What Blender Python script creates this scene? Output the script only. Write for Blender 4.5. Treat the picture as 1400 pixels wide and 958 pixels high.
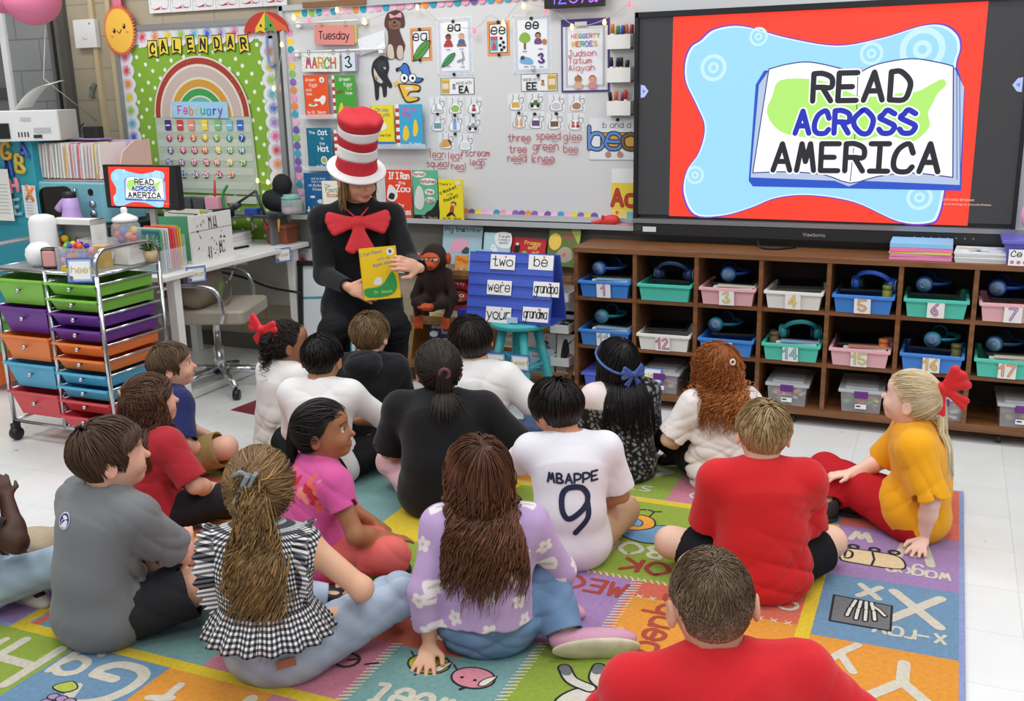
import bpy, math, random
import numpy as np
from mathutils import Vector, Matrix, Euler
from mathutils.bvhtree import BVHTree
for o in list(bpy.data.objects): bpy.data.objects.remove(o)
SC = bpy.context.scene
COL = SC.collection
PI = math.pi
rnd = random.Random(7)
NR = np.random.RandomState(5)

# ------------------------------------------------------------------ camera
CF, YAW, PITCH, ROLL, CH = 1379.25, 0.41062856, 0.25145036, -0.02179945, 1.6
_cy, _sy, _cp, _sp = math.cos(YAW), math.sin(YAW), math.cos(PITCH), math.sin(PITCH)
FWD = np.array([-_sy*_cp, _cy*_cp, -_sp]); RGT = np.array([_cy, _sy, 0.]); UPV = np.cross(RGT, FWD)
_c, _s = math.cos(ROLL), math.sin(ROLL)
CR = np.array([_c*RGT+_s*UPV, -_s*RGT+_c*UPV, FWD])
cam = bpy.data.cameras.new('camera'); CAM = bpy.data.objects.new('camera', cam); COL.objects.link(CAM)
cam.sensor_fit = 'HORIZONTAL'; cam.sensor_width = 36; cam.lens = CF*36/1400; cam.clip_start = .05
CAM.matrix_world = Matrix(((CR[0][0], CR[1][0], -CR[2][0], 0), (CR[0][1], CR[1][1], -CR[2][1], 0), (CR[0][2], CR[1][2], -CR[2][2], CH), (0, 0, 0, 1)))
SC.camera = CAM

# ------------------------------------------------------------------ light and exposure
SC.view_settings.view_transform = 'Standard'; SC.view_settings.look = 'None'
SC.view_settings.gamma = 1; SC.view_settings.use_curve_mapping = False
SC.view_settings.exposure = 0.08
wd = bpy.data.worlds.new('world'); SC.world = wd; wd.use_nodes = True
wd.node_tree.nodes['Background'].inputs[0].default_value = (.93, .96, 1, 1)
wd.node_tree.nodes['Background'].inputs[1].default_value = .36
def area(loc, sx, sy, power, color=(.97, .985, 1), rot=(0, 0, 0)):
    l = bpy.data.lights.new('ceiling_light', 'AREA'); l.shape = 'RECTANGLE'; l.size = sx; l.size_y = sy
    l.energy = power; l.color = color
    o = bpy.data.objects.new('ceiling_light', l); COL.objects.link(o); o.location = loc; o.rotation_euler = rot
    return o
for lx in (-5.0, -2.6, -.2, 2.2):
    for ly in (.4, 2.3, 4.1):
        area((lx, ly, 2.95), 1.25, .6, 20)

# ------------------------------------------------------------------ photo ray helpers (real positions on real planes)
def _ray(x, y): return CR.T @ np.array([(x-700)/CF, -(y-479)/CF, 1.])
def at_y(x, y, Y):
    d = _ray(x, y); p = d*(Y/d[1]); return (p[0], Y, p[2]+CH)
def at_z(x, y, Z=0.):
    d = _ray(x, y); p = d*((Z-CH)/d[2]); return (p[0], p[1], Z)
def at_x(x, y, X):
    d = _ray(x, y); p = d*(X/d[0]); return (X, p[1], p[2]+CH)

# ------------------------------------------------------------------ materials
def s2l(c):
    return c/12.92 if c <= .04045 else ((c+.055)/1.055)**2.4
def hexc(h):
    h = h.lstrip('#'); return tuple(s2l(int(h[i:i+2], 16)/255) for i in (0, 2, 4))
_MC = {}
def M(h, rough=.55, metal=0., bump=0., bscale=200., spec=.5, emit=0., alpha=1., trans=0., var=0., vscale=8., coat=0., sheen=0.):
    key = (h, rough, metal, bump, bscale, spec, emit, alpha, trans, var, vscale, coat, sheen)
    if key in _MC: return _MC[key]
    m = bpy.data.materials.new('mat_'+h.strip('#')); m.use_nodes = True
    nt = m.node_tree; b = nt.nodes['Principled BSDF']
    if h == 'attr':
        a = nt.nodes.new('ShaderNodeAttribute'); a.attribute_name = 'Col'
        nt.links.new(a.outputs['Color'], b.inputs['Base Color'])
    else:
        c = hexc(h); b.inputs['Base Color'].default_value = (*c, 1)
        m.diffuse_color = (*c, 1)
        if emit:
            b.inputs['Base Color'].default_value = (0, 0, 0, 1)
            b.inputs['Emission Color'].default_value = (*c, 1); b.inputs['Emission Strength'].default_value = emit
    b.inputs['Roughness'].default_value = rough; b.inputs['Metallic'].default_value = metal
    b.inputs['Specular IOR Level'].default_value = spec
    b.inputs['Alpha'].default_value = alpha; b.inputs['Transmission Weight'].default_value = trans
    b.inputs['Coat Weight'].default_value = coat; b.inputs['Sheen Weight'].default_value = sheen
    if var or bump:
        tc = nt.nodes.new('ShaderNodeTexCoord')
    if var and not emit:
        n = nt.nodes.new('ShaderNodeTexNoise'); n.inputs['Scale'].default_value = vscale; n.inputs['Detail'].default_value = 5
        nt.links.new(tc.outputs['Object'], n.inputs['Vector'])
        mr = nt.nodes.new('ShaderNodeMapRange'); mr.inputs[3].default_value = 1-var; mr.inputs[4].default_value = 1+var
        mr.inputs[1].default_value = .25; mr.inputs[2].default_value = .75
        nt.links.new(n.outputs['Fac'], mr.inputs[0])
        mx = nt.nodes.new('ShaderNodeMix'); mx.data_type = 'RGBA'; mx.blend_type = 'MULTIPLY'; mx.inputs[0].default_value = 1
        if h == 'attr': nt.links.new(a.outputs['Color'], mx.inputs[6])
        else: mx.inputs[6].default_value = (*c, 1)
        nt.links.new(mr.outputs[0], mx.inputs[7]); nt.links.new(mx.outputs[2], b.inputs['Base Color'])
    if bump:
        n2 = nt.nodes.new('ShaderNodeTexNoise'); n2.inputs['Scale'].default_value = bscale; n2.inputs['Detail'].default_value = 3
        nt.links.new(tc.outputs['Object'], n2.inputs['Vector'])
        bp = nt.nodes.new('ShaderNodeBump'); bp.inputs['Strength'].default_value = bump; bp.inputs['Distance'].default_value = .004
        nt.links.new(n2.outputs['Fac'], bp.inputs['Height']); nt.links.new(bp.outputs[0], b.inputs['Normal'])
    _MC[key] = m
    return m
def chrome(): return M('#c9ccd0', .22, 1.)
def glassy(h='#f4f8fa', a=.22): return M(h, .08, alpha=a)
def paper(h): return M(h, .75)
def wood(h1='#8a5a33', h2='#5c3719', rough=.45, scale=(1, 14, 14)):
    key = ('wood', h1, h2, rough, scale)
    if key in _MC: return _MC[key]
    m = bpy.data.materials.new('wood'); m.use_nodes = True; nt = m.node_tree; b = nt.nodes['Principled BSDF']
    tc = nt.nodes.new('ShaderNodeTexCoord'); mp = nt.nodes.new('ShaderNodeMapping'); mp.inputs['Scale'].default_value = scale
    n = nt.nodes.new('ShaderNodeTexNoise'); n.inputs['Scale'].default_value = 3; n.inputs['Detail'].default_value = 8; n.inputs['Distortion'].default_value = .6
    r = nt.nodes.new('ShaderNodeValToRGB'); r.color_ramp.elements[0].position = .3; r.color_ramp.elements[1].position = .7
    r.color_ramp.elements[0].color = (*hexc(h2), 1); r.color_ramp.elements[1].color = (*hexc(h1), 1)
    nt.links.new(tc.outputs['Object'], mp.inputs[0]); nt.links.new(mp.outputs[0], n.inputs['Vector'])
    nt.links.new(n.outputs['Fac'], r.inputs[0]); nt.links.new(r.outputs[0], b.inputs['Base Color'])
    b.inputs['Roughness'].default_value = rough
    _MC[key] = m
    return m

# ------------------------------------------------------------------ object helpers
def tag(o, label=None, cat=None, group=None, kind=None):
    if label: o['label'] = label
    if cat: o['category'] = cat
    if group: o['group'] = group
    if kind: o['kind'] = kind
    return o
def thing(name, label, cat, loc=(0, 0, 0), rotz=0, group=None):
    o = bpy.data.objects.new(name, None); COL.objects.link(o); o.location = loc; o.rotation_euler = (0, 0, rotz)
    o.empty_display_size = .05
    return tag(o, label, cat, group)
def copy_tree(o, parent=None):
    c = o.copy(); COL.objects.link(c)
    if parent is not None: c.parent = parent
    for ch in list(o.children): copy_tree(ch, c)
    return c
class MB:
    """collects boxes, tubes, prisms ... and links them as one mesh object"""
    def __init__(s): s.v = []; s.f = []; s.m = []; s.mats = []; s.sm = []
    def mi(s, mat):
        if mat not in s.mats: s.mats.append(mat)
        return s.mats.index(mat)
    def add(s, v, f, mat, smooth=False):
        b = len(s.v); s.v += [tuple(map(float, p)) for p in v]; k = s.mi(mat)
        for q in f: s.f.append([b+i for i in q]); s.m.append(k); s.sm.append(smooth)
        return s
    def box(s, c, d, mat, rz=0., rx=0., taper=1., bev=0., ry=0.):
        """box of size d centred at c; taper scales the top; bev chamfers the vertical and top edges"""
        x, y, z = d[0]/2, d[1]/2, d[2]/2
        R = Euler((rx, ry, rz)).to_matrix(); C = Vector(c)
        def ring(hx, hy, hz, b):
            if b <= 0: return [(-hx, -hy, hz), (hx, -hy, hz), (hx, hy, hz), (-hx, hy, hz)]
            out = []
            for (sx, sy, a0) in ((-1, -1, PI), (1, -1, 1.5*PI), (1, 1, 0), (-1, 1, .5*PI)):
                for k in range(4):
                    a = a0+k*PI/6
                    out.append((sx*(hx-b)+b*math.cos(a), sy*(hy-b)+b*math.sin(a), hz))
            return out
        if bev <= 0: rings = [ring(x, y, -z, 0), ring(x*taper, y*taper, z, 0)]
        else:
            b = min(bev, x*.98, y*.98, z*.98); e = b*.3
            rings = [ring(x-e, y-e, -z, max(b-e, b*.3)), ring(x, y, -z+e, b), ring(x*taper, y*taper, z-e, b), ring(x*taper-e, y*taper-e, z, max(b-e, b*.3))]
        n = len(rings[0]); v = [C+R@Vector(p) for r in rings for p in r]; f = []
        for k in range(len(rings)-1):
            for i in range(n): f.append((k*n+i, k*n+(i+1) % n, (k+1)*n+(i+1) % n, (k+1)*n+i))
        f.append(tuple(range(n-1, -1, -1))); f.append(tuple((len(rings)-1)*n+i for i in range(n)))
        return s.add(v, f, mat)
    def tube(s, pts, r, mat, n=8, closed=False, cap=True, flat=None):
        pts = [Vector(p) for p in pts]; rs = r if isinstance(r, (list, tuple)) else [r]*len(pts)
        T = []
        for i in range(len(pts)):
            a = pts[i-1] if (i > 0 or closed) else pts[i]; b = pts[(i+1) % len(pts)] if (i < len(pts)-1 or closed) else pts[i]
            d = b-a; T.append(d.normalized() if d.length > 1e-9 else Vector((0, 0, 1)))
        u = T[0].orthogonal().normalized(); v = []
        for i, p in enumerate(pts):
            u = (u-T[i]*u.dot(T[i])); u = u.normalized() if u.length > 1e-6 else T[i].orthogonal().normalized()
            w = T[i].cross(u)
            for k in range(n):
                a = 2*PI*k/n; v.append(p+u*(rs[i]*math.cos(a))+w*(rs[i]*math.sin(a)*(flat or 1)))
        f = []; L = len(pts)
        for i in range(L if closed else L-1):
            j = (i+1) % L
            for k in range(n): f.append((i*n+k, i*n+(k+1) % n, j*n+(k+1) % n, j*n+k))
        if cap and not closed: f.append(tuple(range(n-1, -1, -1))); f.append(tuple((L-1)*n+k for k in range(n)))
        return s.add(v, f, mat, True)
    def lathe(s, prof, mat, c=(0, 0, 0), n=24, axis='z', squash=1., tilt=None):
        v = []; f = []
        for (r, z) in prof:
            for k in range(n):
                a = 2*PI*k/n; x, y = r*math.cos(a), r*math.sin(a)*squash
                p = {'z': (x, y, z), 'y': (x, z, y), 'x': (z, x, y)}[axis]
                p = Vector(p)
                if tilt is not None: p = tilt@p
                v.append((c[0]+p[0], c[1]+p[1], c[2]+p[2]))
        for i in range(len(prof)-1):
            for k in range(n): f.append((i*n+k, i*n+(k+1) % n, (i+1)*n+(k+1) % n, (i+1)*n+k))
        if prof[0][0] > 1e-5: f.append(tuple(range(n-1, -1, -1)))
        if prof[-1][0] > 1e-5: f.append(tuple((len(prof)-1)*n+k for k in range(n)))
        if axis == 'y': f = [tuple(reversed(q)) for q in f]
        return s.add(v, f, mat, True)
    def ball(s, c, r, mat, n=12, m=8):
        if not isinstance(r, (tuple, list)): r = (r, r, r)
        prof = [(math.sin(PI*i/m), -math.cos(PI*i/m)) for i in range(m+1)]; v = []; f = []
        for (q, z) in prof:
            for k in range(n): a = 2*PI*k/n; v.append((c[0]+r[0]*q*math.cos(a), c[1]+r[1]*q*math.sin(a), c[2]+r[2]*z))
        for i in range(m):
            for k in range(n): f.append((i*n+k, i*n+(k+1) % n, (i+1)*n+(k+1) % n, (i+1)*n+k))
        return s.add(v, f, mat, True)
    def prism(s, out, y0, y1, mat, smooth=False):
        """outline in x,z extruded along y from y0 (front) to y1"""
        n = len(out); a = sum(out[i][0]*out[(i+1) % n][1]-out[(i+1) % n][0]*out[i][1] for i in range(n))
        if a < 0: out = out[::-1]
        v = [(p[0], y0, p[1]) for p in out]+[(p[0], y1, p[1]) for p in out]
        f = [tuple(range(n)), tuple(range(2*n-1, n-1, -1))]+[(i, i+n, (i+1) % n+n, (i+1) % n) for i in range(n)]
        return s.add(v, f, mat, smooth)
    def xf(s, mtx, i0=0):
        for i in range(i0, len(s.v)): s.v[i] = tuple(mtx@Vector(s.v[i]))
        return s
    def build(s, name, parent=None, loc=None, rot=None):
        me = bpy.data.meshes.new(name); me.from_pydata(s.v, [], s.f)
        for m in s.mats: me.materials.append(m)
        me.polygons.foreach_set('material_index', s.m); me.polygons.foreach_set('use_smooth', s.sm); me.update()
        o = bpy.data.objects.new(name, me); COL.objects.link(o)
        if parent is not None: o.parent = parent
        if loc is not None: o.location = loc
        if rot is not None: o.rotation_euler = rot
        return o
def circ(cx, cz, rx, rz=None, n=20, a0=0, a1=2*PI):
    rz = rx if rz is None else rz
    full = abs(a1-a0-2*PI) < 1e-6
    m = n if full else n+1
    return [(cx+rx*math.cos(a0+(a1-a0)*i/n), cz+rz*math.sin(a0+(a1-a0)*i/n)) for i in range(m)]
def smoothp(P, k=5, closed=False):
    """Catmull-Rom through 2-D or 3-D points"""
    P = [np.array(p, float) for p in P]; n = len(P); out = []
    for i in range(n if closed else n-1):
        p0 = P[(i-1) % n] if (i > 0 or closed) else 2*P[0]-P[1]; p1 = P[i]; p2 = P[(i+1) % n]
        p3 = P[(i+2) % n] if (i+2 < n or closed) else 2*P[-1]-P[-2]
        for j in range(k):
            t = j/k; out.append(tuple(.5*((2*p1)+(-p0+p2)*t+(2*p0-5*p1+4*p2-p3)*t*t+(-p0+3*p1-3*p2+p3)*t**3)))
    if not closed: out.append(tuple(P[-1]))
    return out

# ------------------------------------------------------------------ stroke lettering: digits are x,y on a grid, baseline 3, cap height 9, '~' = curved
GL = {'A': '03 29 43/15 35', 'B': '03 09/~09 29 38 37 26 06/~06 26 35 44 33 03', 'C': '~47 39 18 06 04 13 33 44', 'D': '03 09/~09 29 47 45 33 03',
 'E': '49 09 03 43/06 36', 'F': '49 09 03/06 36', 'G': '~47 39 18 06 04 13 33 44 45/45 25', 'H': '03 09/43 49/06 46', 'I': '09 49/29 23/03 43',
 'J': '19 49/~39 34 23 03 04', 'K': '03 09/49 06 43', 'L': '09 03 43', 'M': '03 19 25 39 43', 'N': '03 09 43 49', 'O': '~29 07 05 23 43 55 57 39 29',
 'P': '03 09/~09 29 48 46 25 05', 'Q': '~29 07 05 23 43 55 57 39 29/35 52', 'R': '03 09/~09 29 48 46 26 06/26 43', 'S': '~48 29 18 07 26 45 44 33 13 04',
 'T': '09 49/29 23', 'U': '~09 05 13 33 45 49', 'V': '09 23 49', 'W': '09 13 27 33 49', 'X': '03 49/09 43', 'Y': '09 26 49/26 23', 'Z': '09 49 03 43',
 'a': '~47 17 06 04 13 33 45/47 43', 'b': '09 03/~05 17 37 45 33 13 04', 'c': '~46 27 06 04 13 33 44', 'd': '49 43/~46 27 06 04 13 33 45', 'e': '~05 45 37 17 05 04 13 33 44',
 'f': '~49 29 17 13/06 37', 'g': '~46 27 06 04 13 33 45/~47 42 30 10 01', 'h': '09 03/~05 17 37 45 43', 'i': '17 13/18 19', 'j': '~27 22 10 01/28 29', 'k': '09 03/37 05 33',
 'l': '19 13', 'm': '03 07/~05 17 25 23/~25 37 45 43', 'n': '03 07/~05 17 37 45 43', 'o': '~27 06 04 13 33 44 46 27', 'p': '07 00/~05 17 37 45 33 13 04', 'q': '47 40/~46 27 06 04 13 33 45',
 'r': '07 03/~05 17 37', 's': '~37 17 06 25 34 23 03', 't': '~29 25 23 43/07 37', 'u': '~07 04 13 33 45/47 43', 'v': '07 23 47', 'w': '07 13 26 33 47', 'x': '03 37/07 33',
 'y': '07 23/~47 23 00', 'z': '07 37 03 43', '0': '~29 06 23 46 29', '1': '07 29 23', '2': '~08 29 38 37 26 03/03 43', '3': '~08 29 38 26/~26 35 44 23 04', '4': '33 39 05 45',
 '5': '49 09 06/~06 26 45 44 23 04', '6': '~39 17 05 23 34 26 05', '7': '09 49 13', '8': '~26 08 29 48 26 04 23 44 26', '9': '~47 36 15 06 08 19 39 48 47 45 23', '!': '29 25/24 23', "'": '29 27',
 '-': '05 35', '.': '13 14', '+': '27 23/05 45', '&': '43 08 29 37 04 23 45', '/': '03 49', ',': '14 02', '?': '~08 29 48 26 25/24 23'}
NARROW = {'I': 4, 'i': 2, 'l': 2, 'j': 3, 't': 4, 'f': 4, 'r': 3, '1': 3, "'": 3, '.': 2, '!': 3, ',': 2, 's': 3.6, 'O': 5.6, 'Q': 5.6, '-': 3}
def strokes(txt, h, slant=0., gap=1.3, wsc=1.):
    """list of polylines in x,z with the cap height h, baseline at z=0, and the width"""
    u = h/6; x = 0; out = []
    for ch in txt:
        if ch == ' ': x += 3*u*wsc; continue
        g = GL.get(ch)
        if g is None: x += 2*u; continue
        for st in g.split('/'):
            cv = st[0] == '~'; P = [((int(q[0])*wsc)*u, (int(q[1])-3)*u) for q in st.lstrip('~').split(' ')]
            if ch in 'il!.' : P = [(p[0]-u*wsc*(1 if ch in 'l.i' else 2)+.6*u, p[1]) for p in P]
            if cv: P = smoothp(P, 4)
            out.append([(x+p[0]+slant*p[1], p[1]) for p in P])
        x += (NARROW.get(ch, 4.3)+gap)*u*wsc
    return out, x-gap*u*wsc
class Flat(MB):
    """printed layers on a plane: x right, z up, facing -y; each call lies a hair nearer"""
    def __init__(s, y=0., step=.0003): super().__init__(); s.y = y; s.step = step
    def lay(s): s.y -= s.step; return s.y
    def poly(s, P, mat):
        y = s.lay(); n = len(P); a = sum(P[i][0]*P[(i+1) % n][1]-P[(i+1) % n][0]*P[i][1] for i in range(n))
        if a < 0: P = P[::-1]
        s.add([(p[0], y, p[1]) for p in P], [tuple(range(n))], mat); return s
    def rect(s, x, z, w, h, mat, rot=0.):
        c, q = math.cos(rot), math.sin(rot)
        return s.poly([(x+a*w/2*c-b*h/2*q, z+a*w/2*q+b*h/2*c) for a, b in ((-1, -1), (1, -1), (1, 1), (-1, 1))], mat)
    def disc(s, x, z, r, mat, rz=None, n=20): return s.poly(circ(x, z, r, rz, n), mat)
    def blob(s, P, mat, k=5): return s.poly(smoothp(P, k, True), mat)
    def ring(s, x, z, r0, r1, mat, n=24, a0=0, a1=2*PI, sq=1.):
        y = s.lay(); v = []; f = []
        for i in range(n+1):
            a = a0+(a1-a0)*i/n
            v += [(x+r0*math.cos(a), y, z+r0*math.sin(a)*sq), (x+r1*math.cos(a), y, z+r1*math.sin(a)*sq)]
        for i in range(n): f.append((2*i, 2*i+1, 2*i+3, 2*i+2))
        s.add(v, f, mat); return s
    def line(s, P, w, mat, y=None, closed=False):
        """round-capped strokes: split at sharp corners, each piece one ribbon lying a hair above the last"""
        y = s.lay() if y is None else y; P = [tuple(p) for p in P]
        if closed: P = P+[P[0]]
        P = [p for i, p in enumerate(P) if i == 0 or math.hypot(p[0]-P[i-1][0], p[1]-P[i-1][1]) > 1e-6]
        if len(P) < 2: return s
        runs = [[P[0], P[1]]]
        for i in range(2, len(P)):
            a, b, c = P[i-2], P[i-1], P[i]; t = abs((math.atan2(c[1]-b[1], c[0]-b[0])-math.atan2(b[1]-a[1], b[0]-a[0])+PI) % (2*PI)-PI)
            if t > 1.0: runs.append([b, c])
            else: runs[-1].append(c)
        for Q in runs:
            s.tick = getattr(s, 'tick', 0)+1; yy = y-1.2e-5*(s.tick % 8); n = len(Q); L = []; R_ = []
            for i in range(n):
                a, b = Q[max(i-1, 0)], Q[min(i+1, n-1)]; d = math.atan2(b[1]-a[1], b[0]-a[0]); nx, nz = -math.sin(d)*w/2, math.cos(d)*w/2
                L.append((Q[i][0]+nx, Q[i][1]+nz)); R_.append((Q[i][0]-nx, Q[i][1]-nz))
            d0 = math.atan2(Q[0][1]-Q[1][1], Q[0][0]-Q[1][0]); d1 = math.atan2(Q[-1][1]-Q[-2][1], Q[-1][0]-Q[-2][0])
            e0 = [(Q[0][0]+w/2*math.cos(d0+q), Q[0][1]+w/2*math.sin(d0+q)) for q in (-.9, -.3, .3, .9)]; e1 = [(Q[-1][0]+w/2*math.cos(d1+q), Q[-1][1]+w/2*math.sin(d1+q)) for q in (-.9, -.3, .3, .9)]
            v = [(p[0], yy, p[1]) for p in R_+L+e0+e1]; f = [(i, i+1, n+i+1, n+i) for i in range(n-1)]+[(n, 2*n, 2*n+1, 2*n+2, 2*n+3, 0), (n-1, 2*n+4, 2*n+5, 2*n+6, 2*n+7, 2*n-1)]
            s.add(v, f, mat)
        return s
    def text(s, t, x, z, h, mat, w=None, rot=0., slant=0., align='c', gap=1.3, wsc=1., maxw=None, arc=0.):
        st, tw = strokes(t, h, slant, gap, wsc)
        if maxw and tw > maxw: st, tw = strokes(t, h, slant, gap, wsc*maxw/tw)
        w = w or h*.13; y = s.lay(); c, q = math.cos(rot), math.sin(rot)
        ox = {'c': -tw/2, 'l': 0, 'r': -tw}[align]
        for P in st:
            Q = [(x+(p[0]+ox)*c-p[1]*q, z+(p[0]+ox)*q+p[1]*c) for p in P]
            s.line(Q, w, mat, y)
        return s
def fcopy(o, loc, rot=None):
    c = copy_tree(o); c.location = loc
    if rot is not None: c.rotation_euler = rot
    return c
# ------------------------------------------------------------------ implicit surfaces for figures, clothes, soft things
V3 = lambda *a: np.array(a if len(a) == 3 else a[0], float)
def rotm(yaw=0, pitch=0, roll=0):
    """yaw turns left, pitch lifts the chin, roll tips the head to its right; degrees"""
    return np.array(Matrix.Rotation(math.radians(yaw), 3, 'Z') @ Matrix.Rotation(math.radians(pitch), 3, 'X') @ Matrix.Rotation(math.radians(roll), 3, 'Y'))
def nrm(v):
    v = np.asarray(v, float); return v/(np.linalg.norm(v, axis=-1, keepdims=True)+1e-12)
class Prim:
    """a rounded cone or ellipsoid; d(x, y, z) broadcasts"""
    def __init__(s, kind, a, b=None, ra=.1, rb=None, R=None, k=.02, sub=False, sq=None, cap=False, cut=None):
        s.kind, s.a, s.k, s.sub, s.sq, s.cap, s.cut = kind, V3(a), k, sub, sq, cap, cut
        s.b = V3(b) if b is not None else None; s.ra = ra; s.rb = ra if rb is None else rb
        s.R = np.eye(3) if R is None else R
        if kind == 'ell':
            s.r = V3(ra) if not np.isscalar(ra) else V3(ra, ra, ra); m = max(s.r); s.lo = s.a-m; s.hi = s.a+m
        else:
            m = max(s.ra, s.rb); s.lo = np.minimum(s.a, s.b)-m; s.hi = np.maximum(s.a, s.b)+m
    def grow(s, t):
        q = Prim.__new__(Prim); q.__dict__.update(s.__dict__)
        if s.kind == 'ell': q.r = s.r+t
        else: q.ra = s.ra+t; q.rb = s.rb+t
        q.lo = s.lo-t; q.hi = s.hi+t; return q
    def d(s, x, y, z):
        if s.kind == 'ell':
            px, py, pz = x-s.a[0], y-s.a[1], z-s.a[2]; R = s.R
            q = [(R[0, i]*px+R[1, i]*py+R[2, i]*pz) for i in range(3)]
            k0 = np.sqrt(sum((q[i]/s.r[i])**2 for i in range(3)))+1e-9
            k1 = np.sqrt(sum((q[i]/s.r[i]**2)**2 for i in range(3)))+1e-9
            d = k0*(k0-1)/k1
        else:
            v = s.b-s.a; L2 = float(v@v)+1e-12; sy = 1. if s.sq is None else s.sq
            px, py, pz = x-s.a[0], y-s.a[1], z-s.a[2]
            t = np.clip((px*v[0]+py*v[1]+pz*v[2])/L2, 0, 1)
            d = np.sqrt((px-t*v[0])**2+((py-t*v[1])*sy)**2+(pz-t*v[2])**2)
            d = (d-(s.ra+(s.rb-s.ra)*t))/(1 if sy == 1 else (1+sy)/2)
            if s.cap:
                n = v/math.sqrt(L2); d = np.maximum(d, (x-s.b[0])*n[0]+(y-s.b[1])*n[1]+(z-s.b[2])*n[2])
        if s.cut is not None:
            for (p, n) in s.cut:
                d = np.maximum(d, (x-p[0])*n[0]+(y-p[1])*n[1]+(z-p[2])*n[2])
        return d
def cone(a, b, ra, rb=None, **k): return Prim('cone', a, b, ra, rb, **k)
def ell(c, r, R=None, **k): return Prim('ell', c, None, r, None, R, **k)
def sdf_pts(prims, p):
    d = np.full(len(p), 9.)
    for q in prims:
        if not q.sub: d = np.minimum(d, q.d(p[:, 0], p[:, 1], p[:, 2]))
    return d
def field(prims, h, fold=None, pad=.03):
    """grid of the smooth union of prims; returns F and origin"""
    ad = [q for q in prims if not q.sub]
    lo = np.min([q.lo for q in ad], 0)-pad; hi = np.max([q.hi for q in ad], 0)+pad
    n = np.ceil((hi-lo)/h).astype(int)+1
    ax = [lo[i]+h*np.arange(n[i]) for i in range(3)]
    F = np.full(n, .2, np.float32)
    for q in prims:
        m = q.k+3*h+.004
        i0 = [max(0, int((q.lo[i]-m-lo[i])/h)) for i in range(3)]; i1 = [min(n[i], int((q.hi[i]+m-lo[i])/h)+2) for i in range(3)]
        if any(i1[i] <= i0[i] for i in range(3)): continue
        sl = tuple(slice(i0[i], i1[i]) for i in range(3))
        x, y, z = ax[0][sl[0]][:, None, None], ax[1][sl[1]][None, :, None], ax[2][sl[2]][None, None, :]
        d = q.d(x, y, z).astype(np.float32); G = F[sl]; k = max(q.k, 1e-5)
        if q.sub:
            d = -d; hh = np.maximum(k-np.abs(G-d), 0)/k; F[sl] = np.maximum(G, d)+hh*hh*k*.25
        else:
            hh = np.maximum(k-np.abs(G-d), 0)/k; F[sl] = np.minimum(G, d)-hh*hh*k*.25
    if fold is not None:
        F += fold(ax[0][:, None, None], ax[1][None, :, None], ax[2][None, None, :]).astype(np.float32)
    return F, lo
def nets(F, lo, h):
    S = F < 0
    F = F.copy()
    sl = lambda o: tuple(slice(o[i], F.shape[i]-1+o[i]) for i in range(3))
    OF = [(i, j, k) for i in (0, 1) for j in (0, 1) for k in (0, 1)]
    c = np.zeros(tuple(n-1 for n in F.shape), np.int8)
    for o in OF: c += S[sl(o)]
    act = (c > 0) & (c < 8); cells = np.argwhere(act); idx = np.full(act.shape, -1, np.int32); idx[act] = np.arange(len(cells))
    val = {o: F[cells[:, 0]+o[0], cells[:, 1]+o[1], cells[:, 2]+o[2]] for o in OF}
    P = np.zeros((len(cells), 3)); n = np.zeros(len(cells))
    for a in OF:
        for d in range(3):
            if a[d]: continue
            b = list(a); b[d] = 1; b = tuple(b); va, vb = val[a], val[b]; m = (va < 0) != (vb < 0)
            t = np.where(m, va/(va-vb+1e-12), 0); q = np.array(a, float)[None]+np.eye(3)[d][None]*t[:, None]
            P[m] += q[m]; n[m] += 1
    V = lo+h*(cells+P/n[:, None]); Q = []
    for d in range(3):
        e, f = (d+1) % 3, (d+2) % 3
        A = [slice(1, -1)]*3; B = [slice(1, -1)]*3; A[d] = slice(0, -1); B[d] = slice(1, None)
        SA = S[tuple(A)]; m = SA != S[tuple(B)]; ij = np.argwhere(m); ins = SA[m]
        ij[:, e] += 1; ij[:, f] += 1
        def g(de, df):
            q = ij.copy(); q[:, e] += de; q[:, f] += df; return idx[q[:, 0], q[:, 1], q[:, 2]]
        q = np.stack([g(-1, -1), g(0, -1), g(0, 0), g(-1, 0)], 1); q[~ins] = q[~ins][:, ::-1]; Q.append(q)
    return V, np.concatenate(Q)
def qmesh(name, V, Q, mat, parent=None, colors=None, smooth=True):
    me = bpy.data.meshes.new(name); me.vertices.add(len(V)); me.vertices.foreach_set('co', np.asarray(V, np.float32).ravel())
    k = Q.shape[1]; me.loops.add(Q.size); me.loops.foreach_set('vertex_index', Q.astype(np.int32).ravel())
    me.polygons.add(len(Q)); me.polygons.foreach_set('loop_start', np.arange(0, Q.size, k, dtype=np.int32))
    me.polygons.foreach_set('use_smooth', np.full(len(Q), smooth)); me.materials.append(mat)
    if colors is not None:
        at = me.attributes.new('Col', 'FLOAT_COLOR', 'POINT'); c = np.ones((len(V), 4), np.float32); c[:, :3] = colors; at.data.foreach_set('color', c.ravel())
    me.update(calc_edges=True); me.validate()
    o = bpy.data.objects.new(name, me); COL.objects.link(o)
    if parent is not None: o.parent = parent
    return o
def blobmesh(name, prims, h, mat, parent=None, fold=None, color=None):
    F, lo = field(prims, h, fold); V, Q = nets(F, lo, h)
    if not len(Q): return None
    return qmesh(name, V, Q, mat, parent, color(V) if callable(color) else color)
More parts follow.
